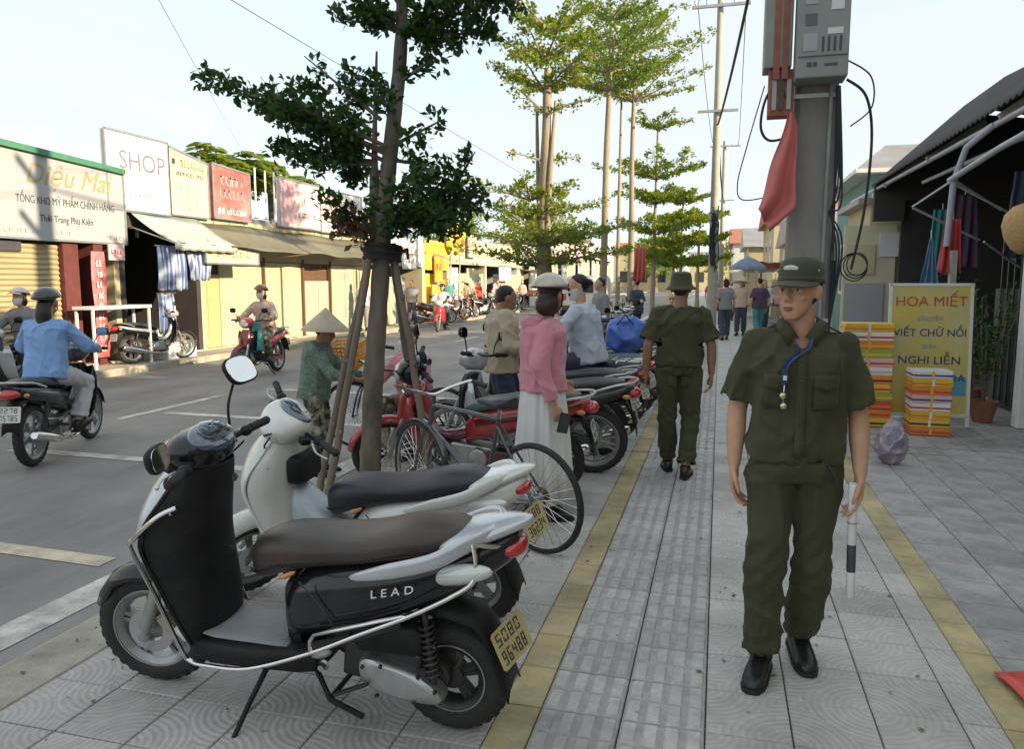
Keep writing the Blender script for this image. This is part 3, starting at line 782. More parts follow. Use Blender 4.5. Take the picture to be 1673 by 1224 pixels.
# --- shops farther along the left side
far_specs = [  # y0, y1, height, wall, front colour, label
    (24.01, 29.0, 3.1, 'cream', 'white_board', 'cream shop with white fascia just right of the tree trunk'),
    (29.01, 31.9, 3.0, 'cream', 'yellow_panel', 'shop front covered in bright yellow panels'),
    (31.91, 37.5, 3.3, 'cream', 'cream_board', 'cream shop with a pale yellow fascia and open dark front'),
    (37.51, 44.0, 3.3, 'white_board', 'cream_board', 'pale shop with cream panels behind the second tree'),
    (44.01, 53.0, 3.6, 'cream', 'white_board', 'far white fronted shop behind the leafy branches'),
    (53.01, 66.0, 4.2, 'cream', 'palepink_board', 'far pinkish shop toward the end of the left row'),
    (66.01, 84.0, 4.6, 'white_board', 'white_board', 'farthest pale shop of the left row')]
for k, (a, b, hg, wl, fr, lab) in enumerate(far_specs):
    h = thing('shop_house', lab, 'shop', (XF, 0, 0.0))
    shell(h, a, b, hg, 8, wl, 'tin_roof', lip=.1)
    MB().box(-.02, .06, a + .15, b - .15, hg - .95, hg + .25).build('fascia', M[fr], h, None)
    MB().box(-7.6, -.15, a + .16, b - .16, .0, .03).build('floor', M['dark_wall'], h, None)
    n = max(2, int((b - a) / 1.3)); w = (b - a - .3) / n
    for i in range(n):
        y0 = a + .15 + i * w
        c = ['cream_panel', 'dark_wall', 'cream_panel', 'grey_panel', 'white_board'][(i * 3 + k * 2) % 5]
        if k == 1: c = ['yellow_panel', 'orange_panel', 'yellow_panel'][i % 3]
        if c == 'dark_wall': continue
        MB().box(-.12, -.06, y0 + .02, y0 + w - .02, .035, hg - 1.1 - .25 * (i % 2)).build('door_panel', M[c], h, None)
    stroke_row(h, 'lettering', M['ink_grey'] if k % 2 else M['ink_orange'], .062, a + .5, b - .5, hg - .55, .3, 9, 60 + k)
# orange and yellow festive cut-out sign above the yellow shop
fs = thing('festive_sign', 'round orange and yellow festive sign above the yellow shop', 'sign', (-11.2, 32.2, 2.75))
pts = []
for k in range(40):
    t = 2 * PI * k / 40; r_ = .78 + .10 * math.sin(5 * t) + .05 * math.sin(9 * t)
    pts.append((r_ * 1.45 * math.cos(t), .75 + r_ * .9 * math.sin(t)))
MB().extr(pts, -.12, 0, 'x').build('disc', M['yellow_panel'], fs, None)
MB().extr([(a * .55 + .3, (b - .75) * .5 + .65) for a, b in pts], .002, .03, 'x').build('emblem', M['orange_panel'], fs, None)
MB().extr([(a * .2 + .75, (b - .75) * .25 + .55) for a, b in pts], .032, .05, 'x').build('dot', mat('red_sign_paint', (.7, .12, .03), .5), fs, None)
for y in (-.6, .6): MB().tube([(-.06, y, .15), (-.06, y, -.4), (-.2, y, -2.7)], .03, 6).build('sign_post', M['steel'], fs)
for k, (y, z, hh, ww, mm, lb) in enumerate([(30.2, 1.55, 1.1, .9, 'orange_panel', 'orange banner hanging on the yellow shop front'), (29.7, .25, 1.2, .7, 'yellow_panel', 'yellow banner low on the yellow shop front'), (34.6, 2.7, 1.1, 1.2, 'cream_board', 'pale yellow upright sign right of the festive sign'), (27.0, 2.05, .55, 1.3, 'white_board', 'white box sign under the fascia right of the trunk'), (40.2, 1.6, .8, 2.4, 'white_board', 'white sign board with green marks over the pale shop')]):
    s, L = sign(lb, -11.30 + .02 * k, y - ww / 2, y + ww / 2, z, z + hh, mm, posts=False, thick=.04)
    stroke_row(s, 'lettering', M['ink_red'] if k != 4 else _mats['green_ink'], .002, L(y - ww * .38), L(y + ww * .38), hh * .45, hh * .22, 4, 70 + k)

# ============================================================ right side
# tall shop house out of view, added to shade the pavement and near tree
hR = thing('unseen_shade_house', 'unseen two storey plain cream shop house beside the viewer, added for its shade', 'house', (4.3, -4.0, 0))
MB().box(0, 9, -14, 9.6, 0, 5.9).build('wall', M['cream'], hR, None)
MB().box(-.3, 9.2, -14.2, 9.75, 5.902, 6.05).build('roof', M['tin_roof'], hR, None)
for k in range(5):
    y = -12.4 + k * 4.4
    w_ = MB().box(-.05, .001, y, y + 2.9, .05, 2.6).build('shutter', M['shutter'], hR, None)
    w_ = MB().box(-.06, .001, y + .5, y + 2.3, 3.4, 5.2).build('window', M['white_paint'], hR, None)
    MB().box(-.063, -.061, y + .6, y + 1.36, 3.5, 5.1).build('pane', M['glass'], w_, None)
    MB().box(-.063, -.061, y + 1.44, y + 2.2, 3.5, 5.1).build('pane', M['glass'], w_, None)
# shop with the dark interior, corrugated roof and pipe gutter
h1 = thing('shop_house', 'dark open shop under a corrugated grey roof on the right', 'shop', (3.2, 0, 0))
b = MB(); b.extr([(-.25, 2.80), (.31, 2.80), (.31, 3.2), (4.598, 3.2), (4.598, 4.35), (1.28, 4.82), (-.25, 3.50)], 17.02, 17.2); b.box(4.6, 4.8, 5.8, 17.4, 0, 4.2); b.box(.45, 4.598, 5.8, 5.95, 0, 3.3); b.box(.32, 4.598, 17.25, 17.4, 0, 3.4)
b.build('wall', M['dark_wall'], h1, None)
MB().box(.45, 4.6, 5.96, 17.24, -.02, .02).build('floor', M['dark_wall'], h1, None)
def corr(mb, y0, y1, prof, pitch=.18, amp=.022):
    n = int((y1 - y0) / pitch * 4); g = []
    for (x, z) in prof: g.append([(x, y0 + (y1 - y0) * k / n, z + amp * math.sin(2 * PI * (y1 - y0) * k / n / pitch)) for k in range(n + 1)])
    mb.sheet(g)
mb = MB(); g = []; nn = int(9.6 / .18 * 4)
for t in (0, .34, .67, 1.0, 1.5, 2.4):
    row = []
    for k in range(nn + 1):
        y = 7.6 + 9.6 * k / nn; s_ = min(1, max(0, (y - 9.0) / 6.0)); xr, zr_ = lerp(3.75, 4.5, s_) - 3.2, lerp(4.15, 4.98, s_)
        x = lerp(-.30, xr, t) if t <= 1 else xr + (t - 1) * 2.6
        z_ = lerp(3.50, zr_, t) if t <= 1 else zr_ - (t - 1) * .55
        row.append((x, y, z_ + .020 * math.sin(2 * PI * k / 4)))
    g.append(row)
mb.sheet(g)
mb.build('roof', M['rust_roof'], h1, 60, solid=.01)
for y in (9.9, 13.0, 16.2):
    MB().bar((-.25, y, 3.40), (.5, y, 3.92), .06, .10).build('rafter', M['steel'], h1, None)
MB().tube([(-.2, 7.4, 3.36), (-.2, 20.2, 3.47)], .038, 10).build('gutter_pipe', M['pipe_white'], h1)
MB().tube([(.05, 7.4, 3.18), (.05, 14.5, 3.25)], .03, 8).build('gutter_pipe', M['pipe_white'], h1)
MB().tube([(-.45, 7.2, 3.02), (-.5, 9.0, 2.94), (-.66, 10.1, 2.76)], .034, 10).build('gutter_pipe', M['pipe_white'], h1)
MB().tube([(-.35, 9.75, 3.30), (-.55, 9.95, 3.10), (-.63, 10.05, 2.74), (-.66, 10.05, 2.0)], .036, 10).build('down_pipe', M['pipe_white'], h1)
for a, b2 in (((-.66, 10.05, 2.74), (-1.05, 10.05, 2.46)), ((-.64, 10.05, 2.72), (.05, 10.2, 2.36)), ((-.64, 10.1, 2.78), (.02, 10.5, 2.44)), ((-1.04, 10.05, 2.45), (-.25, 10.3, 2.08)), ((-.2, 10.3, 2.06), (.35, 10.6, 1.72))):
    MB().tube([a, b2], .014, 6).build('brace', M['steel'], h1)
MB().box(-.62, -.56, 9.95, 10.06, .0, 1.95).build('post', M['steel'], h1, None)
MB().box(-.03, .15, 9.35, 9.53, 0.0, 3.2).build('post', M['white_paint'], h1, None, bevel=.008)
MB().box(.30, .36, 8.6, 11.4, .02, 1.5).build('gate', mat('dark_green_gate', (0.025, 0.035, 0.03), .5), h1, None)
for k in range(12):
    MB().box(.27, .29, 8.7 + k * .22, 8.73 + k * .22, .05, 2.3).build('gate_bar', _mats['dark_green_gate'], h1, None)
# cream shop front between the dark shop and the teal house
h2 = thing('shop_house', 'small cream shop front with pale panels right of the power pole', 'shop', (3.0, 0, 0))
b = MB(); b.box(0, 4.5, 17.7, 20.6, 0, 3.2); b.build('wall', M['cream'], h2, None)
MB().box(-.25, 4.7, 17.65, 20.7, 3.202, 3.32).build('roof', M['tin_roof'], h2, None)
for k, (a, c) in enumerate(((17.75, 18.5), (18.55, 19.3), (19.35, 20.3))):
    MB().box(-.08, -.002, a, c, .05, 1.15).build('door_panel', M['grey_board'], h2, None)
    MB().box(-.08, -.002, a, c, 1.2, 2.3).build('door_panel', M['white_board' if k == 1 else 'cream_board'], h2, None)
MB().box(-.04, -.001, 17.8, 20.4, 2.32, 2.5).build('lintel', M['ink'], h2, None)
# side wall of the cream shop faces the viewer
MB().box(-.5, .5, 17.55, 17.64, 0, 2.75).build('side_panel', M['cream_board'], h2, None)
MB().box(-.46, .1, 17.5, 17.548, 1.75, 2.35).build('notice_board', M['cream_panel'], h2, None)
MB().box(-.46, .3, 17.5, 17.548, .55, 1.55).build('notice_board', M['grey_board'], h2, None)
MB().box(.18, .6, 17.5, 17.548, 2.1, 2.6).build('notice_board', M['white_board'], h2, None)
# teal house, cream houses and the far end of the right side
h3 = thing('teal_house', 'teal walled house with a grey roof behind the power pole', 'house', (3.6, 0, 0))
MB().box(0, 7, 21.2, 27, 0, 4.35).build('wall', M['teal_wall'], h3, None)
MB().add([(-.4, 20.9, 4.352), (7.2, 20.9, 4.352), (7.2, 27.3, 4.352), (-.4, 27.3, 4.352), (.5, 22.6, 5.15), (6.5, 22.6, 5.15), (6.5, 25.6, 5.15), (.5, 25.6, 5.15)], [(3, 2, 1, 0), (0, 1, 5, 4), (1, 2, 6, 5), (2, 3, 7, 6), (3, 0, 4, 7), (4, 5, 6, 7)]).build('roof', M['tin_roof'], h3, None)
MB().box(-.45, 7.25, 20.85, 27.35, 4.25, 4.35).build('eave_board', M['white_paint'], h3, None)
for y in (21.8, 24.4):
    w_ = MB().box(-.04, -.001, y, y + 1.3, 1.2, 2.7).build('window', M['white_paint'], h3, None)
    MB().box(-.044, -.042, y + .1, y + .6, 1.3, 2.6).build('pane', M['glass'], w_, None); MB().box(-.044, -.042, y + .7, y + 1.2, 1.3, 2.6).build('pane', M['glass'], w_, None)
h4 = thing('cream_house', 'two storey cream house with dark windows far along the right side', 'house', (2.3, 40.0, 0))
MB().box(0, 7, -3, 6, 0, 4.4).build('wall', M['cream'], h4, None)
MB().add([(-.3, -3.3, 4.402), (7.3, -3.3, 4.402), (7.3, 6.3, 4.402), (-.3, 6.3, 4.402), (-.3, 1.5, 5.6), (7.3, 1.5, 5.6)], [(3, 2, 1, 0), (0, 1, 5, 4), (2, 3, 4, 5), (1, 2, 5), (3, 0, 4)]).build('roof', M['red_tile'], h4, None)
for x in (.45, 1.3):
    w_ = MB().box(x, x + .55, -3.05, -2.999, 2.3, 3.5).build('window', M['white_paint'], h4, None)
    MB().box(x + .05, x + .5, -3.056, -3.052, 2.35, 3.45).build('pane', M['glass'], w_, None)
for y in (-2, 1.0, 3.8):
    w_ = MB().box(-.05, -.001, y, y + 1.2, 2.2, 3.5).build('window', M['white_paint'], h4, None)
    MB().box(-.056, -.052, y + .08, y + 1.12, 2.28, 3.42).build('pane', M['glass'], w_, None)
for k, (x, y, w, d, hg, wm, rm, lab) in enumerate([(2.6, 28.0, 6, 7.5, 3.0, 'white_board', 'tin_roof', 'low pale shop beyond the teal house'), (1.6, 48.0, 7, 9, 3.6, 'cream', 'tin_roof', 'low cream shop beyond the far cream house'), (.9, 58.5, 7, 11, 4.3, 'white_board', 'red_tile', 'far house with a red tile roof at the end of the pavement'), (1.8, 71, 8, 14, 5.0, 'cream', 'tin_roof', 'distant cream house behind the red roofed one')]):
    h = thing('far_house', lab, 'house', (x, y, 0))
    MB().box(0, w, 0, d, 0, hg).build('wall', M[wm], h, None)
    MB().add([(-.3, -.3, hg + .002), (w + .3, -.3, hg + .002), (w + .3, d + .3, hg + .002), (-.3, d + .3, hg + .002), (-.3, d / 2, hg + 1.4), (w + .3, d / 2, hg + 1.4)], [(3, 2, 1, 0), (0, 1, 5, 4), (2, 3, 4, 5), (1, 2, 5), (3, 0, 4)]).build('roof', M[rm], h, None)
    for yy in np.arange(.8, d - 1.5, 2.4):
        w_ = MB().box(-.05, -.001, yy, yy + 1.4, .1, 2.2).build('door', M['brown_wood' if int(yy) % 2 else 'shutter'], h, None)
    w_ = MB().box(.6, 1.6, -.05, -.001, 1.2, 2.4).build('window', M['white_paint'], h, None)
    MB().box(.7, 1.5, -.056, -.052, 1.3, 2.3).build('pane', M['glass'], w_, None)
# end of the street
for k, (x, y, w, d, hg, rm, lab) in enumerate([(-16, 120, 9, 10, 6.0, 'red_tile', 'pale house closing the far end of the road'), (-5, 135, 10, 10, 5.0, 'tin_roof', 'low grey roofed house at the end of the street'), (-28, 100, 10, 12, 5.5, 'red_tile', 'distant house left of the road end')]):
    h = thing('far_house', lab, 'house', (x, y, -.1))
    MB().box(0, w, 0, d, 0, hg).build('wall', M['cream'], h, None)
    MB().add([(-.3, -.3, hg), (w + .3, -.3, hg), (w + .3, d + .3, hg), (-.3, d + .3, hg), (-.3, d / 2, hg + 1.8), (w + .3, d / 2, hg + 1.8)], [(3, 2, 1, 0), (0, 1, 5, 4), (2, 3, 4, 5), (1, 2, 5), (3, 0, 4)]).build('roof', M[rm], h, None)
    for i in range(3): MB().box(1 + i * 2.8, 2.4 + i * 2.8, -.06, -.001, 1.5, 3.2).build('window', M['glass'], h, None)
# ============================================================ people
M['skin'] = mat('skin', (0.54, 0.295, 0.185), 0.5, var=0.07, scale=30, bump=0.06, bscale=150)
M['skin_tan'] = mat('tanned_skin', (0.33, 0.165, 0.10), 0.5, var=0.08, scale=30, bump=0.06, bscale=150)
M['lips'] = mat('lips', (0.30, 0.115, 0.09), 0.45, var=0.05)
M['hair'] = mat('black_hair', (0.012, 0.010, 0.010), 0.45, var=0.3, scale=60, bump=0.5, bscale=120, stretch=(1, 1, .15))
M['hair_brown'] = mat('dark_brown_hair', (0.035, 0.014, 0.010), 0.45, var=0.3, scale=60, bump=0.5, bscale=120, stretch=(1, 1, .15))
M['eye'] = mat('eye_white', (0.6, 0.58, 0.55), 0.2, var=0.02)
M['iris'] = mat('dark_iris', (0.015, 0.01, 0.008), 0.15, var=0.1)
M['olive'] = mat('olive_uniform', (0.050, 0.050, 0.020), 0.85, var=0.16, scale=7, bump=0.25, bscale=220, sheen=0.05, fold=(9.0, .8, .028))
M['olive_dk'] = mat('olive_cap_cloth', (0.055, 0.056, 0.028), 0.8, var=0.12, scale=12, bump=0.25, bscale=200, sheen=0.1)
M['shoe'] = mat('black_leather', (0.014, 0.013, 0.013), 0.32, var=0.2, bump=0.1, bscale=60)
M['sole'] = mat('black_rubber_sole', (0.02, 0.02, 0.02), 0.8)

def ering(c, x, y, rx, ry, n=20, p=2.0):
    c = Vec(c); o = []
    for k in range(n):
        t = 2 * PI * k / n; ct, st = math.cos(t), math.sin(t)
        o.append(c + x * (rx * math.copysign(abs(ct) ** (2 / p), ct)) + y * (ry * math.copysign(abs(st) ** (2 / p), st)))
    return o
def tube_rings(mb, pts, rads, n=14):
    """limb: pts with (r) or (rx,ry) radii, smooth"""
    pts = [Vec(p) for p in pts]
    mb.tube(pts, [r if not isinstance(r, tuple) else r[0] for r in rads], n)
    for p, r in ((pts[0], rads[0]), (pts[-1], rads[-1])): mb.ell(p, (r if not isinstance(r, tuple) else r[0]) * .995, nu=n, nv=8)
def limb(mb, a, b, c, ra, rb, rc, rm1=None, rm2=None, end=True):
    """two-segment limb a-b-c with radii and mid-segment bulges"""
    a, b, c = Vec(a), Vec(b), Vec(c)
    rm1 = rm1 or (ra + rb) / 2; rm2 = rm2 or (rb + rc) / 2
    j = .12
    pts = [a, lerp(a, b, .4), lerp(a, b, 1 - j), lerp(lerp(a, b, 1 - j / 3), lerp(b, c, j / 3), .5), lerp(b, c, j), lerp(b, c, .42), c]
    rs = [ra, rm1, rb * 1.01, rb * 1.03, rb, rm2, rc]
    mb.tube(pts, rs, 14)
    mb.ell(a, ra * .99); 
    if end: mb.ell(c, rc * .99)

def hand(mb, w, d, n, t, s=1.0, curl=0.5, grip=False):
    """hand at wrist w: d finger direction, n palm normal (towards palm side), t thumb side"""
    w = Vec(w); d = Vec(d).normalized(); t = Vec(t); t = (t - d * t.dot(d)).normalized(); n = Vec(n); n = (n - d * n.dot(d) - t * n.dot(t)).normalized()
    rings = []
    for k, (u, rx, ry) in enumerate(((-.01, .026, .020), (.02, .032, .018), (.05, .039, .016), (.085, .040, .013), (.094, .036, .010))):
        rings.append(ering(w + d * (u * s), t, n, rx * s, ry * s, 14, 2.6))
    mb.loft(rings)
    for k, (off, L, r) in enumerate(((.030, 1.0, .0088), (.010, 1.1, .0090), (-.011, 1.02, .0086), (-.031, .82, .0078))):
        p = w + d * (.084 * s) + t * (off * s); dd = (d + t * (off * 1.2)).normalized(); pts = [p - dd * .01 * s, p]
        cu = curl * (1.0 + .12 * k)
        for q, (seg, f) in enumerate(((.040, .8), (.025, 1.0), (.021, .7))):
            ax = t; a = cu * f
            dd = (dd * math.cos(a) + n * math.sin(a)); dd.normalize(); 
            nn = n
            p = p + dd * (seg * L * s); pts.append(p)
            # rotate the normal with the finger
            n2 = (n - dd * n.dot(dd)); 
            if n2.length > .05: pass
        if grip:
            # recompute: fingers wrap round a bar held across the palm
            p = w + d * (.082 * s) + t * (off * s); pts = [p - d * .01 * s, p]; ang = 0
            for seg, f in ((.038, .75), (.026, 1.35), (.022, 1.2)):
                ang += f; v = d * math.cos(ang) + n * math.sin(ang); p = p + v * (seg * L * s); pts.append(p)
        mb.tube(pts, [r * s * 1.05, r * s * 1.05, r * s, r * s * .95, r * s * .82], 8); mb.ell(pts[-1], r * s * .82, nu=8, nv=6)
    p = w + d * (.022 * s) + t * (.026 * s) + n * (.004 * s)
    if grip: q = [p, p + (t * .018 + d * .028 + n * .018) * s, p + (t * .012 + d * .052 + n * .04) * s, p + (-t * .004 + d * .066 + n * .05) * s]
    else: q = [p, p + (t * .022 + d * .030 + n * .012) * s, p + (t * .027 + d * .058 + n * .02) * s, p + (t * .022 + d * .080 + n * .026) * s]
    mb.tube(q, [.013 * s, .0115 * s, .010 * s, .008 * s], 8); mb.ell(q[-1], .008 * s, nu=8, nv=6)

def head_shapes(mb, T, female=False):
    old = mb.T; mb.T = T
    mb.ell((0, -.012, .035), (.073, .092, .082), nu=18, nv=12)
    k = .93 if female else 1.0
    rows = [(-.114, .057, .018, .014), (-.108, .052, .028 * k, .026), (-.09, .042, .043 * k, .041), (-.06, .03, .055 * k, .057), (-.02, .02, .064, .064), (.0, .014, .066, .063), (.018, .010, .068, .074), (.05, .004, .069, .078)]
    X, Y = Vec((1, 0, 0)), Vec((0, 1, 0))
    mb.loft([ering((0, y, z), X, Y, rx, ry, 20, 2.2) for z, y, rx, ry in rows])
    mb.tube([(0, .080, .012), (0, .091, -.008), (0, .103, -.030), (0, .100, -.041)], [.007, .0085, .0115, .009], 10)
    for s in (-1, 1):
        mb.ell((s * .0105, .092, -.037), (.0085, .011, .007), nu=8, nv=6)
        mb.ell((s * .030, .078, .021), (.026, .010, .007), (0, s * .12, 0), nu=10, nv=6)
        mb.ell((s * .041, .062, -.026), (.019, .018, .015), nu=10, nv=6)
        mb.ell((s * .076, -.006, -.006), (.009, .020, .031), (.15, 0, s * .45), nu=10, nv=8)
        mb.ell((s * .030, .066, .001), (.017, .0125, .011), nu=10, nv=6)
    mb.ell((0, .078, -.070), (.024, .013, .013), nu=10, nv=6)
    mb.ell((0, .066, -.100), (.020, .016, .013), nu=10, nv=6)
    mb.T = old

def ridged(p):
    return 1.0 - abs(mnoise.noise(p)) * 2.0
def wrinkle(me, amp=.006, f=9.0, st=(1, 1, .55), seed=0.0, extra=None):
    off = Vec((seed * 3.1, seed * 1.7, seed * 2.3)); n = len(me.vertices)
    co = np.empty(n * 3); me.vertices.foreach_get('co', co); co = co.reshape(-1, 3)
    no = np.empty(n * 3); me.vertices.foreach_get('normal', no); no = no.reshape(-1, 3)
    d = np.empty(n)
    for i in range(n):
        c = co[i]; p = Vec((c[0] * st[0], c[1] * st[1], c[2] * st[2])) * f + off
        w = Vec((c[2] * 3.0, c[0] * 3.0, c[1] * 3.0)) + off
        q = p + Vec((mnoise.noise(w), mnoise.noise(w + Vec((5, 1, 2))), mnoise.noise(w + Vec((2, 7, 3))))) * .8
        v = ridged(q); v2 = mnoise.noise(q * 2.3)
        d[i] = amp * (v * v * (1 if v > 0 else -1) * 1.0 - .35 + .25 * v2)
    if extra is not None:
        d += np.array([extra(Vec(c)) for c in co])
    co += no * d[:, None]
    me.vertices.foreach_set('co', co.reshape(-1)); me.update()
def cut(me, tests):
    """remove the closed end faces of sleeves and hems so that they are open"""
    bm = bmesh.new(); bm.from_mesh(me); rm = []
    for f in bm.faces:
        c = f.calc_center_median()
        for p, d, r in tests:
            v = c - p
            if v.length < r and v.dot(d) > -.012 and f.normal.dot(d) > .35: rm.append(f); break
    bmesh.ops.delete(bm, geom=rm, context='FACES'); bm.to_mesh(me); bm.free(); me.update()

STAND = dict(pelvis=(0, 0, .93), chest=(0, .005, 1.24), neck=(0, -.012, 1.425), head=(0, .03, 1.575), yaw=0, pitch=0, roll=0,
             sh=((.175, -.01, 1.375), (-.175, -.01, 1.375)), el=((.225, -.03, 1.10), (-.225, -.03, 1.10)), wr=((.235, .04, .87), (-.235, .04, .87)),
             hip=((.088, 0, .90), (-.088, 0, .90)), kn=((.10, .03, .49), (-.10, .03, .49)), an=((.105, -.01, .085), (-.105, -.01, .085)), toe=((.13, .2, 0), (-.13, .2, 0)))
RIDE = dict(pelvis=(0, 0, .84), chest=(0, .06, 1.13), neck=(0, .085, 1.32), head=(0, .125, 1.465), yaw=0, pitch=0, roll=0,
            sh=((.175, .075, 1.265), (-.175, .075, 1.265)), el=((.29, .20, 1.05), (-.29, .20, 1.05)), wr=((.30, .43, 1.0), (-.30, .43, 1.0)),
            hip=((.09, .02, .82), (-.09, .02, .82)), kn=((.20, .38, .68), (-.20, .38, .68)), an=((.17, .20, .31), (-.17, .20, .31)), toe=((.19, .42, .29), (-.19, .42, .29)))

def person(label, loc, rz, pose, top='olive', bottom='olive', sleeve='short', legs='trousers', skin='skin', hat=None, hair='short', vox=.009,
           face=True, group=None, shoes='shoe', female=False, s=1.0, grip=(0, 0), curl=.5, loose=0.0, mask=None, top_seed=1.0, uniform=False, hand_dirs=None, top_len=0.0, hat_m=None, hair_m='hair', tuck=True, vneck=False):
    P = dict(STAND if pose.get('base') != 'ride' else RIDE); P.update(pose)
    root = thing('person', label, 'person', loc, rz, group); root.scale = (s, s, s)
    V3 = lambda k, i=None: Vec(P[k]) if i is None else Vec(P[k][i])
    pel, che, nek, hd = V3('pelvis'), V3('chest'), V3('neck'), V3('head')
    shr = (V3('sh', 0) - V3('sh', 1)).normalized(); hpr = (V3('hip', 0) - V3('hip', 1)); hpr = hpr.normalized()
    HT = Mat.Translation(hd) @ Euler((R(P['pitch']), R(P['roll']), R(P['yaw'])), 'XYZ').to_matrix().to_4x4()
    # spine samples
    wf = .90 if female else 1.0
    def spine(u):   # 0 pelvis, .5 chest, 1 neck
        if u <= .5: return lerp(pel, che, u * 2)
        return lerp(che, nek, u * 2 - 1)
    def torso(mb, grow, rows):
        rings = []
        for u, rx, ry, pw in rows:
            c = spine(max(u, 0)); 
            if u < 0: c = pel + (pel - che) * (-u)
            d = (spine(min(1, max(u, 0) + .05)) - spine(max(0, u - .05))).normalized()
            x = lerp(hpr, shr, min(1, max(0, u))); x = (x - d * x.dot(d)).normalized(); y = d.cross(x)
            rings.append(ering(c, x, y, rx * wf + grow, ry + grow, 24, pw))
        mb.loft(rings)
    # ---- continuous body
    mb = MB()
    torso(mb, -.016, [(-.25, .12, .10, 2.2), (0, .155, .115, 2.3), (.25, .135, .098, 2.3), (.5, .155, .115, 2.4), (.72, .150, .105, 2.3), (.86, .105, .075, 2.2), (.97, .065, .06, 2)])
    nb = HT @ Vec((0, -.022, -.05))
    mb.tube([nek - Vec((0, 0, .04)), lerp(nek, nb, .5), nb], [.062 * (.86 if female else 1), .054 * (.86 if female else 1), .054 * (.86 if female else 1)], 16)
    head_shapes(mb, HT, female)
    for i, sd in ((0, 1), (1, -1)):
        a, e, w = V3('sh', i), V3('el', i), V3('wr', i); k = .86 if female else 1
        a = lerp(a - shr * (sd * .030) + (pel - nek).normalized() * .035, e, .05)
        limb(mb, a, e, w, .040 * k, .039 * k, .026 * k, .046 * k, .040 * k)
        d = (w - e).normalized(); 
        inn = Vec((-sd, 0, 0)); fw = Vec((0, 1, 0))
        if hand_dirs and hand_dirs[i]: d, inn, fw = [Vec(q) for q in hand_dirs[i]]
        hand(mb, w + d * .012, d, inn, fw, .95 * k if female else 1.0, curl, bool(grip[i]))
        h, kk, an = V3('hip', i), V3('kn', i), V3('an', i)
        limb(mb, h, kk, an, .075, .052, .038, .068, .052)
    body = remesh(mb, vox * .75 if face else vox, 3)
    bo = ob('body', body, M[skin], root)
    # ---- face details
    if face:
        for sd in (-1, 1):
            e = MB(); e.T = HT; e.ell((sd * .030, .0715, .001), (.0125, .0095, .0062), nu=12, nv=8); e.ell((sd * .030, .0790, .001), (.0052, .0032, .0054), nu=10, nv=6, mi=1)
            e.build('eye', [M['eye'], M['iris']], root, 180)
            b = MB(); b.T = HT; b.tube([(sd * .013, .0875, .0185), (sd * .028, .0885, .0235), (sd * .044, .0795, .0185)], [.0026, .0032, .0016], 6, sq=.8); b.build('eyebrow', M['hair'], root, 180)
        if not mask:
            l = MB(); l.T = HT; l.ell((0, .0895, -.0665), (.0215, .0055, .0042), nu=12, nv=6); l.ell((0, .0885, -.0745), (.018, .0058, .0048), nu=12, nv=6); l.build('lips', M['lips'], root, 180)
    if mask:
        m_ = MB(); m_.T = HT
        m_.loft([ering((0, y, z), Vec((1, 0, 0)), Vec((0, 1, 0)), rx, ry, 20, 2.2) for z, y, rx, ry in [(-.116, .052, .03, .03), (-.10, .046, .048, .05), (-.06, .036, .063, .067), (-.025, .026, .072, .086), (-.012, .02, .0735, .085)]])
        m_.build('face_mask', M[mask], root, 180)
    # ---- hair
    if hair in ('short', 'long', 'bun', 'bob'):
        hm = MB(); hm.T = HT
        hm.ell((0, -.022, .042), (.0755, .092, .084), nu=18, nv=12)
        hm.ell((0, -.055, -.005), (.060, .050, .055), nu=14, nv=10)
        if hair == 'long': hm.tube([(0, -.075, .0), (0, -.10, -.10), (0, -.105, -.22), (.01, -.10, -.32)], [.06, .07, .062, .03], 12)
        if hair == 'bob': hm.ell((0, -.045, -.06), (.082, .07, .08), nu=14, nv=10)
        if hair == 'bun': hm.ell((0, -.12, .02), .038)
        hme = remesh(hm, max(.009, vox), 2); ob('hair', hme, M[hair_m], root)
    # ---- hats
    if hat == 'cap' or hat == 'cap_badge':
        c = MB(); c.T = HT
        prof = [(.001, .134), (.03, .133), (.060, .126), (.078, .108), (.085, .080), (.086, .048), (.0855, .030)]
        c.loft([ering((0, -.014 , z), Vec((1, 0, 0)), Vec((0, 1, 0)), r * .94, r * 1.14, 28, 2.1) for r, z in prof], cap=False)
        cr = c.build('cap', M[hat_m or 'olive_dk'], root, 60, solid=.004)
        b = MB(); b.T = HT; g = []
        for t in np.linspace(0, 1, 7):
            g.append([(math.sin(a) * (.082 + .012 * t), -.014 + math.cos(a) * .098 + .078 * t * max(0, math.cos(a * 1.2)) ** .8, .036 - (.020 + .016 * abs(math.sin(a))) * t * max(0, math.cos(a * 1.2)) ** .5 - .004 * math.sin(a) ** 2) for a in np.linspace(-1.25, 1.25, 21)])
        b.sheet(g); b.build('brim', M[hat_m or 'olive_dk'], cr, 60, solid=.004)
        bn = MB(); bn.T = HT; bn.loft([ering((0, -.014, z), Vec((1, 0, 0)), Vec((0, 1, 0)), r * .94, r * 1.14, 28, 2.1) for r, z in ((.0880, .030), (.0885, .048), (.0865, .053))], cap=False); bn.build('hat_band', M[hat_m or 'olive_dk'], cr, 60, solid=.003)
        bt = MB(); bt.T = HT; bt.ell((0, -.014, .135), (.008, .008, .004), nu=10, nv=6); bt.build('top_button', M[hat_m or 'olive_dk'], cr, 60)
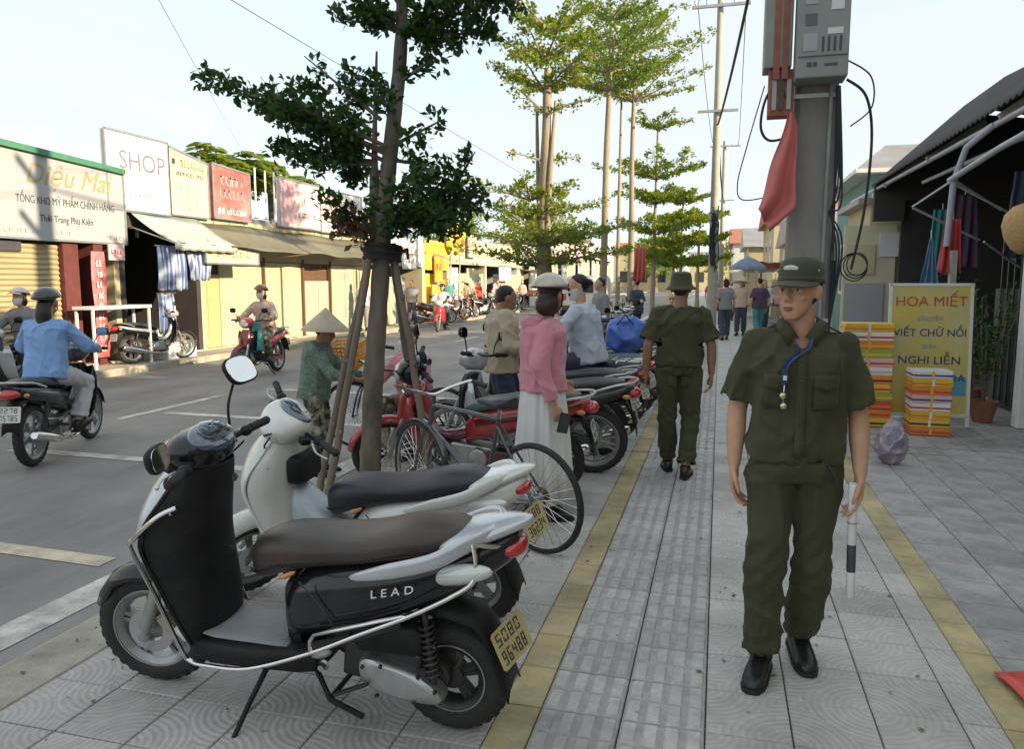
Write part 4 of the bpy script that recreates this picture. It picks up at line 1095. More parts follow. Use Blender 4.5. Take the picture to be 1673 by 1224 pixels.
        if hat == 'cap_badge':
            q = MB(); q.T = HT @ Mat.Translation((0, .078, .086)) @ Euler((R(-28), 0, 0)).to_matrix().to_4x4(); q.ell((0, .006, 0), (.030, .004, .013), nu=16, nv=8); q.build('cap_badge', M['white_paint'], cr, 60)
            for sd in (-1, 1):
                q = MB(); q.T = HT; q.ell((sd * .082, .02, .075), (.004, .006, .006), nu=8, nv=6); q.build('eyelet', M['steel'], cr, 60)
    elif hat == 'bucket':
        c = MB(); c.T = HT
        c.loft([ering((0, -.012, z), Vec((1, 0, 0)), Vec((0, 1, 0)), r * .95, r * 1.1, 28, 2.1) for r, z in [(.001, .142), (.05, .140), (.078, .128), (.087, .09), (.093, .035), (.115, .012), (.132, -.004)]], cap=False)
        c.build('hat', M[hat_m or 'olive_dk'], root, 50, solid=.004)
    elif hat == 'helmet':
        c = MB(); c.T = HT @ Mat.Translation((0, -.012, .015)) @ Euler((R(8), 0, 0)).to_matrix().to_4x4()
        rows = []
        for t in np.linspace(.02, 1.32, 12): rows.append((math.sin(t) if t < 1.2 else math.sin(1.2) * (1 + .02 * (t - 1.2)), math.cos(t)))
        c.loft([ering((0, 0, .012 + .122 * z), Vec((1, 0, 0)), Vec((0, 1, 0)), .118 * r, .142 * r, 30, 2.1) for r, z in rows], cap=False)
        hb = c.build('helmet', M[hat_m], root, 60, solid=.012)
        v = MB(); v.T = c.T; v.sheet([[(math.sin(a) * (.112 + .006 * t), .03 + math.cos(a) * (.10 + .055 * t), .055 - .03 * t - .012 * abs(a)) for a in np.linspace(-1.0, 1.0, 15)] for t in np.linspace(0, 1, 4)]); v.build('visor', M[hat_m], hb, 60, solid=.004)
        st = MB(); st.T = HT; st.tube([(.082, .01, .02), (.07, .03, -.06), (.0, .045, -.125), (-.07, .03, -.06), (-.082, .01, .02)], .006, 6); st.build('chin_strap', M['shoe'], hb)
        rim = MB(); rim.T = c.T; rim.tube([p for p in ering((0, 0, .042), Vec((1, 0, 0)), Vec((0, 1, 0)), .117, .141, 30, 2.1)], .007, 6, closed=True); rim.build('rim', M['shoe'], hb)
    elif hat == 'conical':
        c = MB(); c.T = HT @ Euler((R(P.get('hat_tilt', 12)), 0, 0)).to_matrix().to_4x4()
        c.lathe([(.002, .215), (.06, .16), (.12, .105), (.18, .05), (.225, .008), (.228, .0)], n=28)
        c.build('conical_hat', M['palm_leaf'], root, 60, solid=.006)
    # ---- top garment
    g = .004 + loose
    mb = MB(); L = top_len
    lowrow = [(-.02, .176, .128, 2.3), (.06, .182, .135, 2.3)] if tuck else [(-.30 - L, .185, .135, 2.3), (-.1, .182, .132, 2.3)]
    torso(mb, g, lowrow + [(.25, .170, .124, 2.3), (.5, .172, .128, 2.5), (.72, .178, .124, 2.6), (.86, .138, .096, 2.2), (.93, .100, .082, 2.0), (.985, .068, .066, 2.0)])
    tests = []
    for i in (0, 1):
        a, e, w = V3('sh', i), V3('el', i), V3('wr', i); sd = 1 - 2 * i
        k = .88 if female else 1
        a = a - shr * (sd * .016) + (pel - nek).normalized() * .018; inn = nek - shr * (-sd * .062) + (pel - nek).normalized() * .036
        if sleeve == 'short':
            en = lerp(a, e, .88); mb.tube([inn, lerp(inn, a, .55), a, lerp(a, e, .45), en], [.040 * k, (.050 + loose * .3) * k, (.058 + loose * .5) * k, (.063 + loose) * k, (.070 + loose * 1.4) * k], 16)
            mb.ell(a, (.058 + loose * .5) * k); tests.append((en, (e - a).normalized(), .12))
        else:
            en = lerp(e, w, .93)
            mb.tube([inn, lerp(inn, a, .55), a], [.040 * k, (.050 + loose * .3) * k, (.056 + loose * .5) * k], 16); limb(mb, a, e, en, (.057 + loose * .6) * k, (.053 + loose) * k, (.040 + loose * .6) * k, end=False); tests.append((en, (w - e).normalized(), .10))
    me = remesh(mb, vox, 3)
    cut(me, tests)
    if vox < .02: wrinkle(me, .017 if not female else .012, 9.0, (1, 1, .6), top_seed)
    if vneck:
        bm = bmesh.new(); bm.from_mesh(me)
        bmesh.ops.delete(bm, geom=[f for f in bm.faces if (lambda c: c.y > che.y and c.z > nek.z - .085 and abs(c.x) < (c.z - (nek.z - .085)) * .62 + .004)(f.calc_center_median())], context='FACES'); bm.to_mesh(me); bm.free(); me.update()
    to = ob('shirt' if sleeve == 'short' else 'jacket', me, M[top], root); md = to.modifiers.new('solid', 'SOLIDIFY'); md.thickness = .004; md.offset = -1
    # ---- bottom garment
    if legs == 'trousers':
        mb = MB()
        torso(mb, .004, [(-.26, .150, .118, 2.4), (-.12, .174, .130, 2.4), (.03, .170, .122, 2.3), (.12, .160, .116, 2.3)])
        tests = []
        for i in (0, 1):
            h, kk, an = V3('hip', i), V3('kn', i), V3('an', i); en = lerp(kk, an, .93)
            limb(mb, h + Vec((0, 0, -.02)), kk, en, .100, .077, .075, .092, .076, end=False); tests.append((en, (an - kk).normalized(), .12))
        me = remesh(mb, vox, 4); cut(me, tests)
        if vox < .02:
            kz = [V3('kn', i) for i in (0, 1)]; az = [V3('an', i) for i in (0, 1)]
            def ex(c):
                v = 0
                for i in (0, 1):
                    dk = (c - kz[i]).length; da = (c - az[i]).length
                    if dk < .2: v += .006 * (1 - dk / .2) * math.sin(c.z * 70 + 4 * c.x * 20 + i)
                    if da < .2: v += .007 * (1 - da / .2) * math.sin(c.z * 95 + c.x * 18 + 2 * i)
                return v
            wrinkle(me, .015, 8.5, (1, 1, .55), top_seed + 5, ex)
        bt = ob('trousers', me, M[bottom], root); md = bt.modifiers.new('solid', 'SOLIDIFY'); md.thickness = .004; md.offset = -1
    elif legs == 'skirt':
        n = 96; rings = []
        for z, rx, ry, amp in ((1.04, .130, .105, 0), (.98, .140, .115, .002), (.9, .17, .14, .004), (.75, .185, .155, .008), (.55, .195, .17, .013), (.35, .205, .185, .017), (.14, .215, .20, .021)):
            rings.append([(( rx + amp * math.sin(11 * t + z * 3) + .5 * amp * math.sin(23 * t + 1)) * math.cos(t), (ry + amp * math.sin(11 * t + z * 3) + .5 * amp * math.sin(23 * t + 1)) * math.sin(t) + .0, z) for t in [2 * PI * k / n for k in range(n)]])
        sk = MB().loft(rings, cap=False); sk.build('skirt', M[bottom], root, 180, solid=.004)
        MB().loft([[Vec((.134 * math.cos(t) * f, .109 * math.sin(t) * f, z)) for t in [2 * PI * k / 40 for k in range(40)]] for z, f in ((1.02, 1.03), (1.05, 1.02), (1.06, .98))], cap=False).build('waistband', M[bottom], root, 180, solid=.006)
    # ---- shoes
    for i in (0, 1):
        an, te = V3('an', i), V3('toe', i); f = te - an; f.z = 0 if abs(te.z - an.z + .085) < .06 else f.z; L_ = .17; f = Vec((f.x, f.y, te.z - (an.z - .085))).normalized()
        up = Vec((0, 0, 1)); up = (up - f * up.dot(f)).normalized(); x = f.cross(up)
        o = an - up * .085
        sh = MB(); rr = []
        for u, rx, ry, zc in ((-.075, .022, .028, .035), (-.06, .034, .044, .048), (-.02, .040, .055, .060), (.03, .042, .046, .050), (.09, .046, .033, .038), (.14, .046, .025, .030), (.175, .036, .020, .025), (.192, .016, .012, .020)):
            rr.append(ering(o + f * u + up * zc, x, up, rx, ry, 16, 2.4))
        sh.loft(rr); sh.ell(an - up * .012, (.046, .046, .05))
        so = sh.build('shoe', M[shoes], root, 180)
        s2 = MB(); s2.loft([[o + f * u + x * (w * sx) + up * zz for sx, zz in ((-1, .0), (1, .0), (1, .018), (-1, .018))] for u, w in ((-.085, .026), (-.06, .038), (0, .041), (.09, .049), (.15, .047), (.185, .034), (.20, .016))]); s2.build('sole', M['sole'], so, 60)
    return root, HT, P
# ============================================================ the two guards and the pedestrians
M['palm_leaf'] = mat('palm_leaf_hat', (0.50, 0.40, 0.30), 0.7, var=0.1, scale=20, bump=0.3, bscale=80)
M['pink'] = mat('pink_hoodie_cloth', (0.62, 0.24, 0.30), 0.85, var=0.08, scale=10, bump=0.25, bscale=150, sheen=0.3, fold=(9.0, .7, .025))
M['white_cloth'] = mat('white_skirt_cloth', (0.70, 0.68, 0.66), 0.8, var=0.05, scale=8, bump=0.15, bscale=120)
M['cream_helmet'] = mat('cream_helmet', (0.55, 0.50, 0.42), 0.3, var=0.06, scale=10, coat=0.5)
M['tan_cloth'] = mat('tan_jacket_cloth', (0.50, 0.41, 0.30), 0.85, var=0.1, scale=8, bump=0.2, bscale=120, fold=(9.0, .7, .025))
M['paleblue'] = mat('pale_blue_jacket_cloth', (0.48, 0.54, 0.62), 0.8, var=0.08, scale=8, bump=0.2, bscale=120, fold=(9.0, .7, .025))
M['blue_jkt'] = mat('sky_blue_jacket_cloth', (0.22, 0.38, 0.66), 0.8, var=0.1, scale=8, bump=0.2, bscale=120, fold=(9.0, .7, .025))
M['lilac_trs'] = mat('pale_lilac_trousers', (0.50, 0.47, 0.50), 0.8, var=0.08, scale=8)
M['jeans'] = mat('dark_denim', (0.05, 0.06, 0.10), 0.85, var=0.15, scale=10)
M['grey_cloth'] = mat('grey_jacket_cloth', (0.22, 0.22, 0.24), 0.85, var=0.12, scale=8)
M['purple_cloth'] = mat('dark_purple_cloth', (0.09, 0.05, 0.09), 0.85, var=0.12, scale=8)
M['teal_cloth'] = mat('teal_cloth', (0.06, 0.26, 0.26), 0.85, var=0.12, scale=8)
M['peach_cloth'] = mat('peach_patterned_cloth', (0.56, 0.40, 0.32), 0.85, var=0.3, scale=30)
M['black_helmet'] = mat('black_helmet', (0.02, 0.02, 0.022), 0.25, var=0.1, coat=0.6)
M['white_helmet'] = mat('pinkish_white_helmet', (0.62, 0.52, 0.52), 0.3, var=0.08, coat=0.4)
M['brown_helmet'] = mat('brown_helmet', (0.20, 0.09, 0.04), 0.3, var=0.1, coat=0.4)
M['mask_white'] = mat('white_face_mask', (0.66, 0.64, 0.63), 0.8, var=0.05)
M['navy'] = mat('navy_lanyard', (0.02, 0.035, 0.13), 0.5, var=0.2)
M['gold_metal'] = mat('pale_brass', (0.62, 0.55, 0.40), 0.25, 0.9, var=0.1)
M['silver_metal'] = mat('polished_steel', (0.65, 0.65, 0.66), 0.18, 1.0, var=0.05)

# --- guard walking towards the viewer
offp = dict(pelvis=(0, 0, .90), chest=(0, -.01, 1.22), neck=(0, -.02, 1.415), head=(.012, .012, 1.562), yaw=-30, pitch=2, roll=0,
            sh=((.172, -.015, 1.365), (-.174, -.02, 1.358)), el=((.226, -.05, 1.09), (-.236, -.045, 1.08)), wr=((.232, .02, .865), (-.238, .045, .86)),
            hip=((.088, .01, .87), (-.088, -.01, .87)), kn=((.098, .085, .47), (-.085, .02, .47)), an=((.10, .06, .085), (-.062, -.13, .10)), toe=((.15, .26, .0), (-.09, .06, .0)))
officer, OH, OP = person('security guard in olive uniform and cap walking toward the viewer with a striped baton', (.312, 3.20, 0), PI, offp, vox=.0078, hat='cap_badge', loose=.005, grip=(0, 0), curl=.42, top_seed=2.0, skin='skin', vneck=True,
                         hand_dirs=(((-.02, .02, -1), (-1, .25, 0), (.2, 1, .05)), ((.05, .12, -1), (1, .15, 0.0), (-.1, 1, .1))))
def flap(parent, name, m, pts, th=.004, bevel=.0):
    mb = MB(); n = len(pts); a = [Vec(p) for p in pts]; nrm = (a[1] - a[0]).cross(a[2] - a[0]).normalized() * th
    mb.add([tuple(p) for p in a] + [tuple(p + nrm) for p in a], [tuple(range(n)), tuple(range(2 * n - 1, n - 1, -1))] + [(i, (i + 1) % n, n + (i + 1) % n, n + i) for i in range(n)])
    return mb.build(name, m, parent, None)
def surf_y(me, x, z, side=1, default=.13):
    """front (side=1) or back surface of a garment at local x, z"""
    best = None
    for v in me.vertices:
        c = v.co
        if abs(c.x - x) < .012 and abs(c.z - z) < .012:
            if best is None or c.y * side > best * side: best = c.y
    return best if best is not None else default * side
def uniform_details(root, shirt_only_back=False):
    sh = [c for c in root.children if c.name.startswith('shirt')][0]; me = sh.data
    if not shirt_only_back:
        # button placket, pockets with flaps, collar, buttons
        g = []
        for z in np.linspace(.93, 1.345, 14): g.append([(x, surf_y(me, x, z) + .005, z) for x in (-.018, 0, .018)])
        MB().sheet(g).build('placket', M['olive'], root, 60, solid=.004)
        for z in (.98, 1.06, 1.14, 1.22, 1.30):
            y = surf_y(me, 0, z) + .008; MB().ell((0, y, z), (.0055, .003, .0055), nu=10, nv=6).build('button', M['olive_dk'], root, 180)
        for sx in (-1, 1):
            x0, x1 = (.045 * sx, .135 * sx)
            def gr(z0, z1, off):
                return [[(x, surf_y(me, x, z, 1, .12) + off, z) for x in np.linspace(x0, x1, 6)] for z in np.linspace(z0, z1, 5)]
            pk = MB().sheet(gr(1.115, 1.225, .006)).build('chest_pocket', M['olive'], root, 60, solid=.005)
            fl = gr(1.195, 1.245, .013); fl[0][2] = (fl[0][2][0], fl[0][2][1], fl[0][2][2] - .012); fl[0][3] = (fl[0][3][0], fl[0][3][1], fl[0][3][2] - .012)
            MB().sheet(fl).build('pocket_flap', M['olive'], pk, 60, solid=.005)
            bx = (x0 + x1) / 2; MB().ell((bx, surf_y(me, bx, 1.2) + .02, 1.20), (.005, .003, .005), nu=8, nv=6).build('button', M['olive_dk'], pk, 180)
            sp = MB(); sp.sheet([[(sx * (.085 + .075 * t), -.04 + .05 * u, 1.428 - .038 * t - .012 * (u - .5) ** 2 + .006) for u in (0, .5, 1)] for t in np.linspace(0, 1, 5)]); sp.build('shoulder_strap', M['olive'], root, 60, solid=.005)
            # collar leaf
            cg = [[(sx * .012, .070, 1.385), (sx * .040, .062, 1.425), (sx * .066, .012, 1.452), (sx * .052, -.055, 1.468)],
                  [(sx * .050, .092, 1.350), (sx * .072, .072, 1.392), (sx * .094, .012, 1.418), (sx * .066, -.078, 1.434)]]
            mid = [tuple((Vec(a) + Vec(b)) / 2 + Vec((sx * .006, .004, .008))) for a, b in zip(*cg)]
            MB().sheet([cg[0], mid, cg[1]]).build('collar', M['olive'], root, 60, solid=.005)
    MB().loft([ering((0, 0, z), Vec((1, 0, 0)), Vec((0, 1, 0)), .166, .125, 32, 2.3) for z in (.905, .94)], cap=False).build('belt', M['shoe'], root, 60, solid=.005)
uniform_details(officer)
# trouser pockets and fly read as seams
for sx in (-1, 1):
    MB().tube([(sx * .10, .118, .92), (sx * .145, .085, .84), (sx * .165, .03, .76)], .0035, 6).build('pocket_seam', M['olive_dk'], officer)
# lanyard with badge and keys hangs from the neck
ly = thing('lanyard', 'navy lanyard with a badge and two brass whistles on the guard in front', 'lanyard', (.312, 3.20, 0), PI)
shm = [c for c in officer.children if c.name.startswith('shirt')][0].data
p1 = [(.03, surf_y(shm, .03, 1.36) + .006, 1.375), (.012, surf_y(shm, .012, 1.33) + .012, 1.335), (.055, surf_y(shm, .055, 1.29) + .014, 1.30), (.062, surf_y(shm, .062, 1.27) + .016, 1.262)]
p2 = [(-.035, surf_y(shm, -.035, 1.37) + .006, 1.385), (-.02, surf_y(shm, -.02, 1.34) + .014, 1.345), (.04, surf_y(shm, .04, 1.30) + .017, 1.302), (.060, surf_y(shm, .06, 1.27) + .018, 1.262)]
MB().tube(spline(p1, 4), .006, 6, sq=.35).tube(spline(p2, 4), .006, 6, sq=.35).build('strap', M['navy'], ly)
y0 = surf_y(shm, .062, 1.24) + .018
MB().box(.05, .074, y0 - .004, y0 + .004, 1.205, 1.268).build('badge', M['navy'], ly, None, bevel=.003)
MB().box(.054, .068, y0 + .0045, y0 + .006, 1.225, 1.243).build('badge_print', M['white_paint'], ly, None)
for dx, z in ((.004, 1.165), (.0, 1.125)):
    MB().ell((.062 + dx, y0 + .004, z), (.014, .011, .014), nu=12, nv=8).build('whistle', M['gold_metal'], ly, 180)
MB().tube([(.062, y0, 1.205), (.064, y0 + .004, 1.18)], .003, 6).tube([(.066, y0 + .004, 1.155), (.062, y0 + .004, 1.138)], .003, 6).build('ring_links', M['silver_metal'], ly)['kind'] = 'stuff'
# striped baton in his left hand
bt = thing('baton', 'white traffic baton with a black band held by the guard in front', 'baton', (.534, 3.128, .365), 0, None, (R(1), R(-1.5), 0))
for a, b, m in ((0, .105, 'white_paint'), (.105, .215, 'ink'), (.215, .46, 'white_paint')):
    MB().lathe([(.0165, a + .0005), (.0170, a + .002), (.0170, b - .002), (.0165, b - .0005)], n=18).build('baton_band' if m == 'ink' else 'baton_shaft', M[m], bt, 60)
MB().lathe([(.004, -.004), (.0165, 0)], n=18).build('baton_tip', M['white_paint'], bt, 60)
MB().lathe([(.0178, .300), (.0178, .306)], n=18).build('ring', M['steel'], bt, 60)

# --- guard walking away
g2 = dict(yaw=-8, pitch=2, sh=((.19, -.01, 1.37), (-.19, -.01, 1.37)), el=((.255, -.045, 1.10), (-.26, -.06, 1.10)), wr=((.262, .01, .86), (-.27, .02, .86)),
          kn=((.10, .03, .48), (-.09, .03, .48)), an=((.07, -.14, .09), (-.075, .10, .085)), toe=((.10, .05, .0), (-.10, .3, 0)), neck=(0, -.012, 1.42), head=(0, .015, 1.56))
guard2, _, _ = person('second guard in olive uniform and hat walking away down the pavement', (-.30, 6.40, 0), R(3), g2, vox=.0095, hat='bucket', loose=.014, curl=.45, top_seed=6.0, face=True, skin='skin_tan', s=.985)
uniform_details(guard2, True)
for sx in (-1, 1):
    MB().sheet([[(sx * .052 + .034 * (u - .5) * 2, surf_y([c for c in guard2.children if c.name.startswith('trousers')][0].data, sx * .06, .80, -1) - .006 , z) for u in (0, .5, 1)] for z in (.76, .80, .84, .87)]).build('back_pocket', M['olive_dk'], guard2, 60, solid=.004)

# --- woman in pink hoodie and white skirt
wp = dict(yaw=48, pitch=-8, el=((.225, -.07, 1.08), (-.215, .02, 1.08)), wr=((.235, .02, .82), (-.20, .16, .92)), head=(0, .05, 1.50), neck=(0, -.0, 1.36), sh=((.155, -.01, 1.31), (-.155, -.01, 1.31)), chest=(0, 0, 1.2),
          an=((.08, .0, .085), (-.08, -.03, .085)), toe=((.10, .2, 0), (-.10, .18, 0)))
woman, WH, _ = person('woman in pink hoodie, long white skirt and cream helmet standing by the motorbikes', (-1.12, 4.95, 0), R(-66), wp, top='pink', bottom='white_cloth', legs='skirt', sleeve='long', hat='helmet', hat_m='cream_helmet', hair='bob', hair_m='hair_brown', female=True, vox=.0095, loose=.018, top_seed=9.0, tuck=False, top_len=-.12)
hood = MB()
hood.loft([[(( .085 + .03 * w) * math.cos(t), -.055 - .02 * w + (.055 + .03 * w) * math.sin(t), z) for t in [2 * PI * k / 24 for k in range(24)]] for w, z in ((.1, 1.27), (.6, 1.30), (.75, 1.335), (.45, 1.365), (.0, 1.37))], cap=False)
hood.build('hood', M['pink'], woman, 180, solid=.012)
st = MB(); st.T = WH
for p in ((.102, .05, .05), (.108, .03, .075), (.105, .06, .02)): st.ell(p, (.006, .012, .012), nu=8, nv=6)
st.build('helmet_sticker', M['shoe'], woman, 180)
ph = thing('phone', 'dark phone in the lowered hand of the woman in pink', 'phone', (-.93, 4.72, .70), 0, None, (R(15), R(10), R(20)))
MB().box(-.035, .035, -.005, .005, -.07, .07).build('case', M['shoe'], ph, None, bevel=.004)
MB().box(-.031, .031, -.0062, -.0052, -.064, .064).build('screen', M['glass'], ph, None)

# --- others standing between the parked bikes
person('man in a tan jacket standing behind the woman in pink', (-1.86, 6.55, 0), R(-60), dict(el=((.23, .02, 1.1), (-.23, .02, 1.1)), wr=((.2, .22, 1.02), (-.2, .22, 1.02)), head=(0, .05, 1.52), pitch=-12), top='tan_cloth', bottom='jeans', sleeve='long', skin='skin_tan', hair='short', vox=.014, face=True, loose=.02, tuck=False, s=.95)
M['check'] = mat('green_grey_checked_cloth', (0.13, 0.19, 0.15), 0.85, var=0.45, scale=45)
M['floral'] = mat('black_floral_cloth', (0.03, 0.028, 0.025), 0.85, var=0.2, scale=6, dirt=(0.62, 0.55, 0.40), dirt_amt=1.0, dirt_scale=11)
person('street vendor in conical hat, checked green blouse and floral trousers at the kerb', (-3.40, 6.0, -.118), R(-75), dict(pelvis=(0, -.02, .86), chest=(0, .02, 1.13), neck=(0, .05, 1.30), head=(0, .10, 1.40), pitch=-18, sh=((.16, .03, 1.24), (-.16, .03, 1.24)), el=((.2, .2, 1.0), (-.2, .2, 1.0)), wr=((.16, .42, .95), (-.16, .42, .95)), hip=((.085, -.02, .84), (-.085, -.02, .84)), hat_tilt=16),
       s=.92, top='check', bottom='floral', sleeve='long', hat='conical', hair='bun', vox=.014, female=True, loose=.012, skin='skin_tan', tuck=False, top_len=.1)
# ============================================================ two-wheelers: builders
M['black_gloss'] = mat('black_glossy_paint', (0.007, 0.007, 0.010), 0.22, var=0.15, scale=6, coat=0.35, spec=0.4, dirt=(0.035, 0.032, 0.03), dirt_amt=0.3, dirt_scale=9)
M['black_plastic'] = mat('black_textured_plastic', (0.013, 0.0125, 0.013), 0.5, var=0.2, scale=12, spec=0.25, bump=0.12, bscale=200, dirt=(0.035, 0.032, 0.03), dirt_amt=0.4, dirt_scale=6)
M['rubber'] = mat('tyre_rubber', (0.022, 0.021, 0.021), 0.75, var=0.2, scale=20, bump=0.3, bscale=90, dirt=(0.05, 0.045, 0.04), dirt_amt=0.45, dirt_scale=9)
M['chrome'] = mat('chrome', (0.66, 0.65, 0.63), 0.14, 1.0, var=0.08, scale=20)
M['alu'] = mat('cast_aluminium', (0.50, 0.51, 0.50), 0.38, 0.85, var=0.12, scale=15, dirt=(0.22, 0.2, 0.17), dirt_amt=0.4, dirt_scale=9)
M['rim_grey'] = mat('grey_alloy_rim', (0.34, 0.35, 0.35), 0.35, 0.7, var=0.12, scale=15, dirt=(0.12, 0.1, 0.09), dirt_amt=0.5, dirt_scale=10)
M['engine'] = mat('dark_engine_metal', (0.05, 0.05, 0.05), 0.45, 0.5, var=0.25, scale=20, dirt=(0.09, 0.075, 0.06), dirt_amt=0.5, dirt_scale=12)
M['silver_paint'] = mat('silver_paint', (0.55, 0.57, 0.60), 0.25, 0.35, var=0.05, coat=0.5, dirt=(0.4, 0.38, 0.35), dirt_amt=0.3, dirt_scale=7)
M['white_gloss'] = mat('white_glossy_paint', (0.70, 0.70, 0.66), 0.2, var=0.05, coat=0.6, dirt=(0.5, 0.47, 0.4), dirt_amt=0.35, dirt_scale=5)
M['pale_blue_gloss'] = mat('pale_grey_blue_plastic', (0.46, 0.53, 0.56), 0.28, var=0.06, coat=0.3, dirt=(0.36, 0.38, 0.38), dirt_amt=0.4, dirt_scale=6)
M['seat_brown'] = mat('dark_brown_seat_highlight', (0.045, 0.034, 0.027), 0.38, var=0.25, scale=4, bump=0.10, bscale=160, dirt=(0.12, 0.07, 0.04), dirt_amt=0.6, dirt_scale=3.0)  # lighter brown blotches put the seat's highlight into its colour
M['seat_black'] = mat('blue_black_seat', (0.022, 0.024, 0.032), 0.40, var=0.2, scale=4, bump=0.10, bscale=160, dirt=(0.07, 0.075, 0.09), dirt_amt=0.5, dirt_scale=3)
M['mat_grey'] = mat('grey_rubber_floor_mat', (0.27, 0.29, 0.32), 0.5, var=0.15, scale=8, bump=0.3, bscale=120, dirt=(0.28, 0.26, 0.24), dirt_amt=0.5, dirt_scale=5)
M['lens_clear'] = mat('clear_lamp_lens', (0.62, 0.63, 0.60), 0.10, var=0.06, spec=0.8, coat=1.0)
M['lens_red'] = mat('red_lamp_lens', (0.50, 0.02, 0.02), 0.12, var=0.1, coat=1.0)
M['lens_amber'] = mat('amber_lamp_lens', (0.60, 0.22, 0.04), 0.12, var=0.1, coat=1.0)
M['dash_glass'] = mat('blue_instrument_glass', (0.05, 0.085, 0.13), 0.06, var=0.3, scale=20, spec=0.9, coat=1.0)
M['mirror'] = mat('mirror_glass', (0.75, 0.77, 0.78), 0.03, 1.0, var=0.02)
M['plate_yellow'] = mat('yellowish_number_plate', (0.56, 0.46, 0.20), 0.45, var=0.06, scale=20, dirt=(0.35, 0.28, 0.14), dirt_amt=0.5, dirt_scale=14)
M['plate_white'] = mat('white_number_plate', (0.66, 0.66, 0.60), 0.45, var=0.05, scale=20, dirt=(0.5, 0.47, 0.36), dirt_amt=0.5, dirt_scale=10)
M['red_gloss'] = mat('red_glossy_paint', (0.38, 0.03, 0.03), 0.2, var=0.1, coat=0.7, dirt=(0.2, 0.05, 0.04), dirt_amt=0.3, dirt_scale=7)
M['maroon_gloss'] = mat('maroon_glossy_paint', (0.13, 0.015, 0.02), 0.2, var=0.1, coat=0.7)
M['navy_gloss'] = mat('navy_glossy_paint', (0.03, 0.045, 0.11), 0.2, var=0.1, coat=0.7)
M['grey_gloss'] = mat('dark_grey_glossy_paint', (0.06, 0.062, 0.066), 0.2, var=0.1, coat=0.7)
M['teal_gloss'] = mat('dull_teal_seat', (0.05, 0.10, 0.10), 0.45, var=0.15)

def rot_about(p, axis, ang):
    return Mat.Translation(p) @ Mat.Rotation(ang, 4, Vec(axis)) @ Mat.Translation(-Vec(p))

